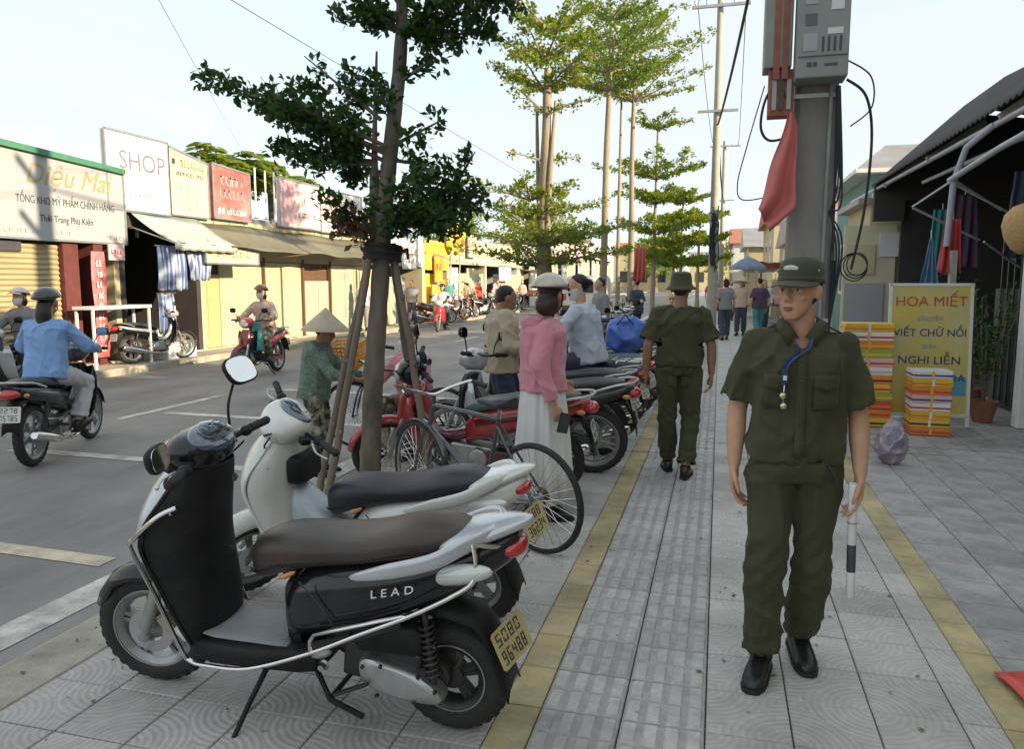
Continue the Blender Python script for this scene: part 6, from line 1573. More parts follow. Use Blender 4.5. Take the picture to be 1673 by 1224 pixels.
    b.loft([ering((1.0 + dx, 0, z), Y1, X1, w, l, 20, 2.3) for z, w, l, dx in ((.86, .06, .07, .01), (.91, .11, .11, .02), (.97, .13, .12, .02), (1.02, .11, .09, .0), (1.045, .06, .05, -.02))]); b.build('handlebar_cowl', M[cowl or second], root, 80)
    b = MB(); b.T = T; b.ell((1.105, 0, .945), (.04, .085, .065), (0, -.25, 0), nu=18, nv=10); b.build('headlight', M['lens_clear'], root, 180)
    b = MB(); b.T = T; b.ell((.935, 0, 1.005), (.05, .085, .022), (0, -.6, 0), nu=18, nv=8); b.build('dashboard', M['dash_glass'], root, 180)
    bars(root, T, (.965, 0, .965), .345, .07, .03)
    mirror_part(root, T, [(.95, .20, .99), (.955, .22, 1.08), (.94, .27, 1.14)], (.92, .30, 1.165), (-1, -.1, .08), .055, .042)
    mirror_part(root, T, [(.95, -.20, .99), (.955, -.22, 1.08), (.94, -.27, 1.14)], (.92, -.30, 1.165), (-1, .1, .08), .055, .042)
    if rack:
        b = MB()
        for y in (-.07, 0, .07): b.tube([(.0, y, .83), (-.36, y, .83)], .007, 6)
        for x in (-.05, -.2, -.34): b.tube([(x, -.09, .835), (x, .09, .835)], .007, 6)
        for s in (1, -1): b.tube([(-.1, s * .07, .83), (-.05, s * .11, .74)], .007, 6)
        b.build('carrier', M['chrome'], root)
    return root

def bicycle(label, loc, rz, lean=3, steer=0, frame_m='grey_gloss', basket=None, Rw=.335, tail_only=False):
    root = thing('bicycle', label, 'bicycle', loc, rz, None, rot=(-R(lean), 0, rz))
    T = rot_about((.93, 0, .6), (-.33, 0, .94), R(steer))
    wheel(root, 'rear_wheel', (0, 0, Rw), Rw, .020, None, rim='alu', wires=True, hub=.04)
    wheel(root, 'front_wheel', (1.03, 0, Rw), Rw, .020, T, rim='alu', wires=True, hub=.035)
    b = MB(); bb = (.43, 0, .29); st = (.28, 0, .78); hd = (.86, 0, .80); hl = (.91, 0, .66)
    for a, c, r in ((bb, st, .015), (bb, hl, .017), (st, hd, .014), (hd, hl, .018)): b.tube([a, c], r, 10)
    for s in (1, -1): b.tube([(0, s * .055, Rw), (.38, s * .03, .30)], .009, 8); b.tube([(0, s * .055, Rw), (.285, s * .015, .74)], .008, 8)
    b.build('frame', M[frame_m], root)
    b = MB(); b.T = T
    for s in (1, -1): b.tube(spline([(1.03, s * .05, Rw), (.97, s * .05, .52), (.915, s * .03, .64)], 3), .010, 8)
    b.tube([(.915, 0, .64), (.85, 0, .86)], .013, 8); b.build('fork', M[frame_m], root)
    for nm, c, T2, a0, a1 in (('front_mudguard', (1.03, 0, Rw), T, 30, 160),):
        b = MB(); b.T = T2; b.sheet([[Vec(c) + Vec((math.cos(a), 0, math.sin(a))) * (Rw + .018 - .008 * abs(u)) + Y1 * (.026 * u) for u in (-1, -.5, 0, .5, 1)] for a in [R(a0) + R(a1 - a0) * k / 16 for k in range(17)]]); b.build(nm, M[frame_m], root, 60, solid=.003)
    b = MB(); b.T = T; b.tube(spline([(.70, .29, .92), (.80, .26, .94), (.86, .12, .90), (.855, 0, .87), (.86, -.12, .90), (.80, -.26, .94), (.70, -.29, .92)], 4), .011, 8); b.build('handlebar', M['chrome'], root)
    for s in (1, -1):
        b = MB(); b.T = T; b.tube([(.68, s * .293, .915), (.79, s * .265, .94)], .016, 8); b.build('grip', M['rubber'], root)
    MB().loft([ering((x, 0, z), Y1, Z1, w, h, 16, 2.5) for x, w, h, z in ((.44, .015, .012, .875), (.38, .03, .022, .875), (.28, .075, .03, .88), (.20, .10, .035, .885), (.165, .06, .03, .885))]).build('saddle', M['seat_black'], root, 60)
    MB().tube([(.28, 0, .78), (.265, 0, .86)], .012, 8).build('seat_post', M['chrome'], root)
    b = MB(); b.lathe([(.085, -.050), (.090, -.050), (.090, -.046), (.085, -.046), (.085, -.050)], bb, (0, 1, 0), 28); b.bar(Vec(bb) + Vec((0, -.06, 0)), Vec(bb) + Vec((.12, -.065, -.12)), .02, .012); b.bar(Vec(bb) + Vec((0, .06, 0)), Vec(bb) + Vec((-.12, .065, .12)), .02, .012); b.build('crank', M['alu'], root, None)
    for s in (1, -1): MB().obox((.43 + s * -.12, s * .11, .29 + s * .12), (.09, .08, .02)).build('pedal', M['rubber'], root, None)
    MB().lathe([(.02, -.052), (.052, -.05), (.045, -.038), (.030, -.03)], (0, 0, Rw), (0, 1, 0), 20).build('sprocket', mat('rusty_metal', (0.09, 0.055, 0.03), .6, .5, var=.3, scale=30), root)
    b = MB(); b.tube([(0, -.048, Rw + .05), (.43, -.048, .38)], .004, 5); b.tube([(0, -.048, Rw - .05), (.43, -.048, .20)], .004, 5); b.build('chain', M['engine'], root)
    if basket:
        k = MB(); k.T = T; nx = 9
        lo = [(.93, -.13), (1.17, -.13), (1.17, .13), (.93, .13)]; z0, z1 = .80, 1.03
        def per(f, z): return [(.93 - .02 * f, -.12 - .04 * f, z), (1.17 + .03 * f, -.12 - .04 * f, z), (1.17 + .03 * f, .12 + .04 * f, z), (.93 - .02 * f, .12 + .04 * f, z)]
        for i in range(7):
            f = i / 6; c = per(f, z0 + (z1 - z0) * f)
            for a in range(4): k.bar(c[a], c[(a + 1) % 4], .008 if i < 6 else .016, .012 if i < 6 else .02)
        for a in range(4):
            for t in np.linspace(0, 1, nx)[:-1]:
                p = lerp(Vec(per(0, z0)[a]), Vec(per(0, z0)[(a + 1) % 4]), t); q = lerp(Vec(per(1, z1)[a]), Vec(per(1, z1)[(a + 1) % 4]), t); k.bar(p, q, .010, .005)
        k.box(.94, 1.16, -.12, .12, z0 - .004, z0 + .004); k.build('basket', M[basket], root, None)
    return root
# ============================================================ parked and ridden two-wheelers
scooter('nearest parked scooter, black with brown seat, chrome guard rail and yellowish plate', (-.872, 2.46, 0), PI, 4, 8, 'silver_paint', 'black_gloss', 'black_plastic', 'black_gloss', 'seat_brown', 'silver_paint', guard=True, lettering='LEAD', cowl='black_gloss', scale=.98)
scooter('white scooter with dark blue seat parked just behind the black scooter', (-1.05, 3.30, 0), PI + R(1), 5, 55, 'white_gloss', 'white_gloss', 'white_gloss', 'white_gloss', 'seat_black', 'white_gloss', guard=False, plate_m='plate_yellow', plate_c=(-.30, .02, .57), pocket=True, cowl='white_gloss', rear_dark=False, mirrors=False, scale=.94)
bicycle('old grey bicycle with its rear wheel toward the pavement between scooter and red motorbike', (-0.98, 4.27, 0), PI - R(27), lean=4, steer=-10)
underbone('red motorbike with dark seat and tall mirrors parked beside the tree', (-1.20, 5.45, 0), PI + R(3), 5, 25, 'red_gloss', 'maroon_gloss', 'teal_gloss', 'red_gloss', cowl='black_gloss', plate_m='plate_white')
underbone('white and black motorbike with silver front panel parked behind the woman in pink', (-.98, 6.25, 0), PI + R(6), 5, -25, 'black_gloss', 'grey_gloss', 'seat_black', 'silver_paint', cowl='silver_paint', wires=False)
# ============================================================ trees
M['bark'] = mat('grey_brown_bark', (0.135, 0.112, 0.088), 0.9, var=0.4, scale=14, bump=1.0, bscale=28, stretch=(1, 1, .35), dirt=(0.30, 0.27, 0.21), dirt_amt=0.6, dirt_scale=5)
M['bark_pale'] = mat('pale_bark', (0.30, 0.25, 0.18), 0.85, var=0.2, scale=10, bump=0.6, bscale=35, stretch=(1, 1, .35), dirt=(0.16, 0.12, 0.09), dirt_amt=0.5, dirt_scale=5)
M['stake_wood'] = mat('weathered_stake_wood', (0.19, 0.15, 0.115), 0.85, var=0.25, scale=8, bump=0.6, bscale=40, stretch=(1, 1, .2))
LM_DARK = leaf_mat('dark_green_leaf', (0.020, 0.062, 0.018), (0.055, 0.115, 0.028), .26)
LM_RED = leaf_mat('reddish_leaf', (0.10, 0.06, 0.03), (0.16, 0.06, 0.03), .25)
LM_LIT = leaf_mat('sunlit_yellow_green_leaf', (0.13, 0.185, 0.020), (0.23, 0.245, 0.030), .48)  # sunlit yellow tone is put into this leaf colour
LM_MID = leaf_mat('mid_green_leaf', (0.09, 0.165, 0.022), (0.17, 0.22, 0.035), .45)
LM_PALM = leaf_mat('palm_leaf_green', (0.16, 0.22, 0.04), (0.28, 0.30, 0.07), .5)

class Leaves:
    """many small leaf blades; each is two triangles folded a little along the midrib"""
    def __init__(s): s.P = []; s.D = []; s.N = []; s.S = []
    def add(s, p, d, n, size): s.P.append(p); s.D.append(d); s.N.append(n); s.S.append(size)
    def build(s, name, m, parent, seed=1):
        k = len(s.P)
        if k == 0: return None
        P = np.array(s.P, float); D = np.array(s.D, float); N = np.array(s.N, float); S = np.array(s.S, float)[:, None]
        D /= np.linalg.norm(D, axis=1, keepdims=True) + 1e-9
        W = np.cross(D, N); W /= np.linalg.norm(W, axis=1, keepdims=True) + 1e-9
        Nn = np.cross(W, D)
        a = P; b = P + D * S * .55 + W * S * .30 + Nn * S * .06; c = P + D * S; d = P + D * S * .55 - W * S * .30 + Nn * S * .06
        v = np.stack([a, b, c, d], 1).reshape(-1, 3)
        f = np.arange(k * 4).reshape(-1, 4)
        me = bpy.data.meshes.new(name)
        me.vertices.add(k * 4); me.vertices.foreach_set('co', v.reshape(-1))
        me.loops.add(k * 4); me.loops.foreach_set('vertex_index', f.reshape(-1).astype(np.int32))
        me.polygons.add(k); me.polygons.foreach_set('loop_start', (np.arange(k) * 4).astype(np.int32))
        me.update(calc_edges=True); me.validate()
        return ob(name, me, m, parent)

def rv(r_, s=1.0):
    return Vec((r_.uniform(-s, s), r_.uniform(-s, s), r_.uniform(-s, s)))
def spray(lv, tw, a, b, rr, width, n, size, thick=.10, twig_r=.006, sag=0.0, fill=.15):
    """a leafy branch from a to b: side twigs spread nearly flat, leaves along them, thinning toward the tip"""
    a, b = Vec(a), Vec(b); d = b - a; L = d.length; dn = d.normalized(); side = dn.cross(Z1)
    side = side.normalized() if side.length > .05 else X1; up = side.cross(dn)
    tw.tube([a, a + d * .5 + Z1 * (sag * L), b], [twig_r * 1.6, twig_r, twig_r * .4], 5, cap=False)
    m = max(3, int(n / 16))
    for k in range(m):
        t = fill + (1 - fill) * (k + rr.random()) / m
        p = a + d * t + Z1 * (sag * L * (1 - abs(2 * t - 1)))
        w = width * (1.05 - .75 * t) * rr.uniform(.5, 1.1) * (.55 + .9 * min(1, t * 2.2) if t < .45 else 1)
        s = rr.choice((-1, 1))
        q = p + side * (s * w) + dn * (w * rr.uniform(.1, .7)) + up * (rr.uniform(-thick, thick) * (1 if width > .2 else .6))
        if k % 2 == 0: tw.tube([p, q], [twig_r * .5, twig_r * .2], 3, cap=False)
        for _ in range(int(n / m)):
            u = rr.random() ** .7
            c = lerp(p, q, u) + rv(rr, .035 + .02 * size * 10)
            lv.add(c, (q - p).normalized() * .6 + rv(rr, .9) + Vec((0, 0, .15)), Z1 + rv(rr, .75), size * rr.uniform(.6, 1.2))

def trunk(parent, pts, rad, name='trunk', m='bark', n=14, bumps=.06, seed=1):
    P = spline(pts, 5); k = len(P); rr = random.Random(seed)
    rs = [lerp(rad[0], rad[1], i / (k - 1)) * (1 + bumps * rr.uniform(-1, 1)) * (1 + .35 * max(0, 1 - i / 3.0) ** 2) for i in range(k)]
    return MB().tube(P, rs, n).build(name, M[m], parent, 60)

# ---- the near tree with support stakes
tr = thing('street_tree', 'dark leafed street tree tied to wooden stakes, standing among the parked scooters', 'tree', (0, 0, 0))
T0 = Vec((-2.36, 4.95, 0))
pth = [(-2.41, 4.95, -.03), (-2.38, 4.95, .5), (-2.345, 4.95, 1.0), (-2.30, 4.95, 1.45), (-2.265, 4.95, 1.85), (-2.22, 4.95, 2.26), (-2.165, 4.95, 2.66), (-2.11, 4.95, 3.06), (-2.08, 4.94, 3.5), (-2.06, 4.93, 4.1), (-2.07, 4.92, 4.9), (-2.06, 4.92, 5.6)]
trk = trunk(tr, pth, (.078, .024), seed=3)
MB().tube(spline([(-2.29, 4.96, 1.55), (-2.335, 4.98, 1.9), (-2.335, 5.0, 2.3), (-2.325, 5.0, 2.67), (-2.30, 5.0, 3.15)], 4), [.055] + [.036] * 8 + [.024 - .0024 * q for q in range(8)], 10).build('branch', M['bark'], trk, 60)
rr = random.Random(21); lv = Leaves(); lr = Leaves(); tw = MB()
S = lambda a, b, w, n, sz=.066, L=None, th=.08: spray(L or lv, tw, a, b, rr, w * .88, int(n * 1.05), sz, th, .010)
# long left bough and the tiers under and over it
S((-2.20, 4.95, 2.45), (-3.56, 4.80, 3.05), .20, 560); S((-2.22, 4.95, 2.48), (-3.30, 5.05, 2.90), .18, 420); S((-2.25, 4.97, 2.42), (-3.05, 4.85, 2.78), .30, 520); S((-2.2, 4.9, 2.5), (-2.85, 4.55, 2.80), .30, 420)
S((-2.30, 5.0, 2.60), (-2.98, 5.1, 3.02), .14, 260); S((-2.28, 5.0, 2.7), (-2.85, 5.0, 3.16), .08, 90); S((-2.28, 5.0, 2.75), (-2.65, 5.2, 3.0), .12, 140)
S((-2.33, 5.0, 2.42), (-3.08, 4.95, 2.52), .20, 420); S((-2.33, 5.0, 2.40), (-2.80, 4.75, 2.40), .22, 320); S((-2.33, 5.0, 2.35), (-2.62, 5.2, 2.36), .16, 200)
# lower left, partly reddish
S((-2.31, 4.97, 1.95), (-2.62, 4.75, 2.18), .15, 200); S((-2.31, 4.97, 1.92), (-2.66, 5.0, 2.02), .15, 220, L=lr); S((-2.29, 4.95, 1.85), (-2.50, 4.7, 1.98), .12, 120, L=lr)
# lower right mass
for b, n in (((-1.56, 4.95, 2.20), 430), ((-1.70, 4.65, 2.05), 380), ((-1.62, 5.25, 2.16), 380), ((-1.85, 4.6, 2.28), 280), ((-1.74, 5.0, 2.33), 320), ((-1.80, 5.3, 1.98), 240), ((-1.66, 4.85, 1.97), 260)): S((-2.24, 4.95, 1.98), b, .24, n)
S((-1.75, 4.95, 2.2), (-1.57, 4.9, 2.44), .07, 60)
# right small sprays
S((-2.16, 4.95, 2.52), (-1.78, 4.9, 2.66), .08, 90); S((-2.18, 4.95, 2.42), (-1.90, 5.1, 2.38), .11, 130); S((-2.12, 4.95, 2.92), (-1.82, 4.85, 3.04), .09, 110)
S((-2.13, 4.95, 2.85), (-2.45, 4.8, 2.98), .13, 120); S((-2.15, 4.95, 2.7), (-2.05, 4.6, 2.8), .12, 100)
# top tiers
for b, n, w in (((-2.55, 4.9, 3.36), 170, .10), ((-2.40, 4.7, 3.46), 170, .15), ((-2.45, 5.2, 3.50), 170, .15), ((-1.30, 4.95, 3.40), 520, .24), ((-1.50, 4.6, 3.36), 420, .24), ((-1.55, 5.3, 3.28), 420, .24), ((-1.78, 4.8, 3.13), 260, .18)): S((-2.09, 4.94, 3.25), b, w, n)
for zt, Rt, k in ((3.75, 1.25, 7), (4.3, 1.05, 7), (4.85, .8, 6), (5.4, .45, 5)):
    for i in range(k):
        a = 2 * PI * (i + rr.random() * .6) / k; S((-2.06, 4.93, zt - .1), (-2.06 + Rt * math.cos(a), 4.93 + Rt * math.sin(a), zt + .15), .26, 260)
tb = tw.build('twigs', M['bark'], tr, 60); tag(tb, kind='stuff')
tag(lv.build('crown', LM_DARK, tr), kind='stuff'); tag(lr.build('reddish_leaves', LM_RED, tr), kind='stuff')
for k, (a, b) in enumerate((((-2.83, 4.95, 0), (-2.335, 4.93, 1.88)), ((-2.66, 4.78, 0), (-2.31, 4.86, 1.80)), ((-1.93, 5.05, 0), (-2.20, 4.98, 1.86)), ((-2.2, 5.5, 0), (-2.24, 5.05, 1.84)))):
    p_ = thing('tree_stake', ['outermost left leaning stake of the near tree', 'shorter left stake beside the near trunk', 'right leaning stake of the near tree', 'stake behind the near tree trunk'][k], 'stake', a, 0, 'stakes tied to the near tree')
    d = Vec(b) - Vec(a); r2 = random.Random(k); MB().tube([d * t + rv(r2, .008) for t in np.linspace(0, 1, 9)], [.029 - .007 * t for t in np.linspace(0, 1, 9)], 9).build('pole', M['stake_wood'], p_, 60)
    kn = MB()
    for t in (.3, .55, .8): kn.ell(d * t + Vec((.02, -.02, 0)), (.016, .016, .022), nu=8, nv=6)
    tag(kn.build('knots', M['stake_wood'], p_, 180), kind='stuff')
tie = thing('tree_tie', 'black rubber strap binding the stakes to the near trunk', 'strap', (-2.27, 4.95, 1.80))
mb = MB()
for k in range(5): mb.torus((0 + .003 * k, 0, -.05 + k * .022), .125 - .004 * (k % 2), .013, (.05, .1, 1), n=24, k=6)
mb.build('strap', M['rubber'], tie, 60); MB().tube([(.12, 0, -.01), (.20, -.03, .01), (.22, -.06, -.05)], [.012, .016, .010], 6).build('strap_end', M['rubber'], tie)

# ---- layered trees farther along the kerb
def layered_tree(label, x, y, trunks, tiers, leaf, size, n, seed, r0=.10, bark='bark_pale', group='street trees along the kerb'):
    rr = random.Random(seed); t = thing('street_tree', label, 'tree', (x, y, 0), 0, group)
    for i, (pts, r_) in enumerate(trunks): trunk(t, pts, (r_, r_ * .35), seed=seed + i, m=bark, n=10)
    lv = Leaves(); tw = MB()
    for (cx, cy, z, Rt, k, lift, dens) in tiers:
        for i in range(k):
            a = 2 * PI * (i + rr.uniform(-.3, .3)) / k; L = Rt * rr.uniform(.6, 1.12)
            spray(lv, tw, (cx, cy, z - .12 * Rt), (cx + L * math.cos(a), cy + L * math.sin(a), z + lift * rr.uniform(.4, 1.3)), rr, Rt * .34, int(n * dens * 1.05), size * .82, .032, .012, .02, .10)
    tag(tw.build('twigs', M[bark], t, 60), kind='stuff'); tag(lv.build('crown', leaf, t), kind='stuff')
    return t
# second tree: several stems, wide tiers at 4.5 m and a low skirt
layered_tree('second street tree with thick pale trunk and layered yellow green crown', -2.36, 10.4,
             [([(0, 0, -.03), (.03, 0, 1.2), (.0, 0, 2.4), (.03, 0, 3.3), (.05, 0, 4.4)], .14), ([(.0, .1, 1.6), (-.09, .1, 2.8), (-.12, .1, 3.9)], .05), ([(.05, -.05, 1.9), (.1, -.05, 3.0), (.16, 0, 4.0)], .05), ([(-.1, -.05, 0), (-.06, -.02, 1.0), (-.02, 0, 1.9)], .05)],
             [(0, 0, 4.25, .95, 7, .22, 1.1), (0, 0, 4.6, .85, 7, .25, 1.0), (.1, 0, 4.95, .6, 6, .2, .8), (0, 0, 3.95, .75, 3, .15, .5), (0, 0, 3.3, .75, 3, .0, .18), (0, 0, 1.95, 1.2, 7, .08, 1.0), (0, 0, 2.2, 1.25, 7, .12, 1.0), (.1, 0, 2.3, 1.5, 4, .25, .7), (-.1, 0, 2.55, 1.05, 6, .15, .9), (-.2, 0, 2.8, .8, 5, .12, .8)], LM_LIT, .075, 260, 31)
layered_tree('tall slim street tree, left one of the bare stemmed pair', -2.36, 16.0, [([(-.05, 0, -.03), (.02, 0, 2), (.04, 0, 4), (.10, 0, 6.2), (.1, 0, 7)], .09)],
             [(.08, 0, 5.55, 1.35, 8, .3, 1.0), (.08, 0, 5.95, 1.5, 8, .35, 1.0), (.08, 0, 6.4, 1.35, 8, .3, 1.0), (.08, 0, 6.9, 1.1, 7, .3, .9), (0, 0, 2.7, .9, 3, .2, .4)], LM_MID, .085, 290, 32)
layered_tree('tall slim street tree, right one of the bare stemmed pair', -2.30, 20.5, [([(0, 0, -.03), (.02, 0, 2.5), (.0, 0, 5), (.05, 0, 7.6)], .10), ([(-.35, .3, -.03), (-.36, .3, 3), (-.33, .3, 6.8)], .07)],
             [(.0, 0, 6.4, 2.0, 9, .45, 1.1), (.0, 0, 7.0, 2.1, 9, .45, 1.0), (.0, 0, 7.6, 1.7, 8, .4, .9), (-.3, .3, 6.9, 1.4, 6, .3, .7), (0, 0, 8.1, 1.3, 7, .3, .8)], LM_LIT, .10, 290, 33)
layered_tree('small airy street tree with tiered green branches before the power pole', -2.05, 24.5, [([(0, 0, -.03), (.03, 0, 2), (.05, 0, 4), (.08, 0, 6.6)], .08)],
             [(.05, 0, 2.4, 1.2, 8, .2, 1.1), (.05, 0, 3.2, 1.4, 8, .25, 1.2), (.05, 0, 4.1, 1.2, 8, .3, 1.1), (.05, 0, 4.9, 1.7, 9, .45, 1.3), (.05, 0, 6.3, .9, 6, .25, .7)], LM_LIT, .125, 260, 34)
layered_tree('bright yellow green tree beside the far power pole', -1.6, 33.0, [([(0, 0, -.03), (.0, 0, 2), (.05, 0, 5)], .10)],
             [(0, 0, 2.4, 1.2, 6, .2, .9), (0, 0, 3.2, 1.5, 7, .3, 1.0), (0, 0, 4.1, 1.5, 7, .3, 1.0), (0, 0, 4.9, 1.2, 7, .4, .9)], LM_LIT, .17, 300, 35)
layered_tree('far yellow green tree at the end of the kerb row', -1.2, 44.0, [([(0, 0, -.03), (.0, 0, 2), (.05, 0, 5)], .12)],
             [(0, 0, 2.6, 1.6, 7, .3, 1.0), (0, 0, 3.8, 2.0, 8, .3, 1.1), (0, 0, 5.0, 1.8, 8, .4, 1.0)], LM_LIT, .22, 280, 36)
layered_tree('distant tree past the white van', -3.2, 56.0, [([(0, 0, -.03), (.0, 0, 2), (.05, 0, 5)], .14)],
             [(0, 0, 2.8, 2.0, 8, .3, 1.0), (0, 0, 4.2, 2.4, 8, .3, 1.1), (0, 0, 5.6, 1.9, 8, .4, 1.0)], LM_MID, .28, 260, 37)
def round_tree(label, x, y, h, rad, leaf, size, n, seed, z0=-.1, group='bushy trees behind the shops'):
    rr = random.Random(seed); t = thing('bushy_tree', label, 'tree', (x, y, z0), 0, group); lv = Leaves(); tw = MB()
    trunk(t, [(0, 0, 0), (.1, 0, h * .4), (0, .1, h * .75)], (rad * .09, rad * .03), seed=seed)
    cl = []
    for i in range(26):
        a = rr.uniform(0, 2 * PI); e = rr.uniform(-.5, 1.2); r_ = rad * rr.uniform(.45, .95)
        c = Vec((r_ * math.cos(a) * math.cos(e), r_ * math.sin(a) * math.cos(e), h - rad * .9 + r_ * math.sin(e) * .85)); cl.append(c)
        tw.tube([(0, 0, h * .45), c * .55 + Vec((0, 0, h * .3)), c], [rad * .025, rad * .015, rad * .006], 4, cap=False)
        for _ in range(n):
            d = rv(rr); d.normalize(); lv.add(c + d * (rad * .34 * rr.random() ** .5), d + rv(rr, .7), Z1 + d * .6 + rv(rr, .6), size * rr.uniform(.6, 1.2))
    tag(tw.build('limbs', M['bark'], t, 60), kind='stuff'); tag(lv.build('crown', leaf, t), kind='stuff')
for k, (lab, x, y, h, rad, lf, sz) in enumerate((('round green tree behind the left shops beside the festive sign', -15.5, 44, 6.6, 2.6, LM_MID, .26), ('bushy tree rising behind the far left shops', -14.5, 60, 7.5, 3.2, LM_LIT, .34), ('wide dark green tree behind the farthest left shop', -17, 82, 8.5, 4.0, LM_MID, .45), ('tree at the very end of the road, left of its middle', -9, 112, 8, 4.2, LM_MID, .5), ('tree at the very end of the road, right of its middle', 2, 118, 8.5, 4.4, LM_LIT, .5), ('broad tree closing the street end beside the far houses', 8.5, 96, 8.0, 4.0, LM_MID, .45))):
    round_tree(lab, x, y, h, rad, lf, sz, 90, 50 + k)
def palm(label, x, y, h, seed):
    rr = random.Random(seed); t = thing('palm_tree', label, 'palm', (x, y, -.1), 0, 'palms behind the left shops'); MB().tube(spline([(0, 0, 0), (.1, 0, h * .5), (.0, .1, h)], 5), [.16] * 6 + [.11] * 5, 9).build('trunk', M['bark'], t, 60)
    lv = Leaves(); tw = MB()
    for i in range(15):
        a = 2 * PI * i / 15 + rr.uniform(-.2, .2); up = rr.uniform(.1, 1.1); L = rr.uniform(1.3, 1.8); d = Vec((math.cos(a), math.sin(a), 0)); pts = spline([Vec((0, .1, h)), Vec((0, .1, h)) + d * (L * .4) + Z1 * (up * .6), Vec((0, .1, h)) + d * (L * .8) + Z1 * (up * .55), Vec((0, .1, h)) + d * L + Z1 * (up * .2 - .2)], 6)
        tw.tube(pts, .015, 4, cap=False)
        for p in pts[2:]:
            for s in (-1, 1):
                for _ in range(2): lv.add(p + rv(rr, .05), d * .5 + d.cross(Z1) * s + Vec((0, 0, -.35)) + rv(rr, .15), Z1 + rv(rr, .3), .42)
    tag(tw.build('frond_stems', LM_PALM, t, 60), kind='stuff'); tag(lv.build('fronds', LM_PALM, t), kind='stuff')
palm('left palm top showing above the red roof sign', -16.0, 22.2, 5.3, 5); palm('middle palm top above the gap between signs', -16.3, 23.8, 5.2, 6); palm('right palm top beside the pink sign', -15.6, 24.6, 4.9, 7)

# ============================================================ power poles, meter boxes, wires
M['concrete_pole'] = mat('grey_concrete_pole', (0.25, 0.235, 0.225), 0.85, var=0.14, scale=5, bump=0.4, bscale=50, stretch=(1, 1, .3), dirt=(0.13, 0.12, 0.115), dirt_amt=0.65, dirt_scale=2.6)
M['meter_grey'] = mat('grey_meter_box', (0.26, 0.28, 0.265), 0.5, var=0.08, scale=6, dirt=(0.17, 0.17, 0.15), dirt_amt=0.4, dirt_scale=4)
M['wire'] = mat('black_cable', (0.02, 0.02, 0.022), 0.6)
M['rust_red'] = mat('rusty_red_steel', (0.33, 0.11, 0.07), 0.7, var=0.25, scale=14, dirt=(0.15, 0.07, 0.05), dirt_amt=0.6, dirt_scale=9)
PX, PY = 0.765, 7.5
pl = thing('power_pole', 'thick grey concrete power pole behind the walking guard', 'pole', (PX, PY, 0))
mb = MB(); mb.loft([[Vec((sx * w, sy * w * .9, z)) for sx, sy in ((-1, -.7), (-.75, -1), (.75, -1), (1, -.7), (1, .7), (.75, 1), (-.75, 1), (-1, .7))] for z, w in ((-.05, .205), (4.0, .175), (8.2, .13))]); mb.build('shaft', M['concrete_pole'], pl, 30)
for x in (.10,): MB().tube([(x, -.20, .0), (x + .01, -.195, 3.3)], .016, 8).build('conduit', M['meter_grey'], pl)
for z in (1.25, 3.2):
    mb = MB()
    w = .208 - .0075 * z
    for a, b2 in (((-w, -w * .9), (w, -w * .9)), ((w, -w * .9), (w, w * .9)), ((w, w * .9), (-w, w * .9)), ((-w, w * .9), (-w, -w * .9))): mb.bar((a[0], a[1], z), (b2[0], b2[1], z), .012, .035)
    mb.build('steel_band', M['steel'], pl, None)
for z in (6.3, 7.2):
    MB().box(-1.0, 1.0, -.24, -.16, z - .05, z + .05).build('cross_arm', M['steel'], pl, None)
mbx = thing('meter_box', 'grey electric meter cabinet with small windows fixed to the pole', 'meter box', (PX - .005, PY - .33, 3.28))
MB().box(-.205, .205, -.13, .14, 0, .80).build('cabinet', M['meter_grey'], mbx, None, bevel=.012)
MB().box(-.225, .225, -.15, .15, .802, .84).build('cover_lid', M['meter_grey'], mbx, None, bevel=.01)
dr = MB().box(-.195, .195, -.145, -.131, .17, .78).build('cabinet_door', M['meter_grey'], mbx, None, bevel=.006)
for i, (x, z, w, h, m) in enumerate(((-.10, .46, .09, .09, 'glass'), (.10, .60, .10, .15, 'white_board'), (-.10, .64, .10, .12, 'grey_board'), (.09, .36, .12, .05, 'white_board'), (-.10, .28, .11, .14, 'grey_board'))):
    MB().box(x - w / 2, x + w / 2, -.151, -.146, z - h / 2, z + h / 2).build('meter_window', M[m], dr, None)
for i in range(4): MB().box(-.01 + i * .045, .01 + i * .045, -.149, -.146, .2, .32).build('vent_slot', M['ink'], dr, None)
for x, w in ((-.12, .04), (-.07, .03), (.02, .10)): MB().box(x, x + w, -.1345, -.131, .09, .11 if w > .05 else .125).build('mark', M['ink'], mbx, None)
mb2 = thing('meter_box', 'narrow side meter cabinet with red rusty strips left of the pole', 'meter box', (PX - .33, PY - .18, 3.42))
MB().box(-.13, .10, -.13, .14, 0, .80).build('cabinet', M['meter_grey'], mb2, None, bevel=.012)
for x in (-.02, .05): MB().box(x - .03, x + .02, -.142, -.131, -.1, .85).build('red_strip', M['rust_red'], mb2, None)
jb = thing('junction_box', 'rusty open junction box hanging below the side meter cabinet', 'box', (PX - .30, PY - .2, 3.02))
MB().box(-.11, .10, -.08, .08, 0, .39).build('case', M['rust_red'], jb, None, bevel=.01)
for i in range(3): MB().box(-.08 + i * .06, -.045 + i * .06, -.10, -.081, .05, .3).build('breaker', M['ink' if i % 2 else 'grey_board'], jb, None)
fl = thing('flag', 'faded red flag hanging limp from the pole', 'flag', (PX - .22, PY - .28, 2.05))
g = []
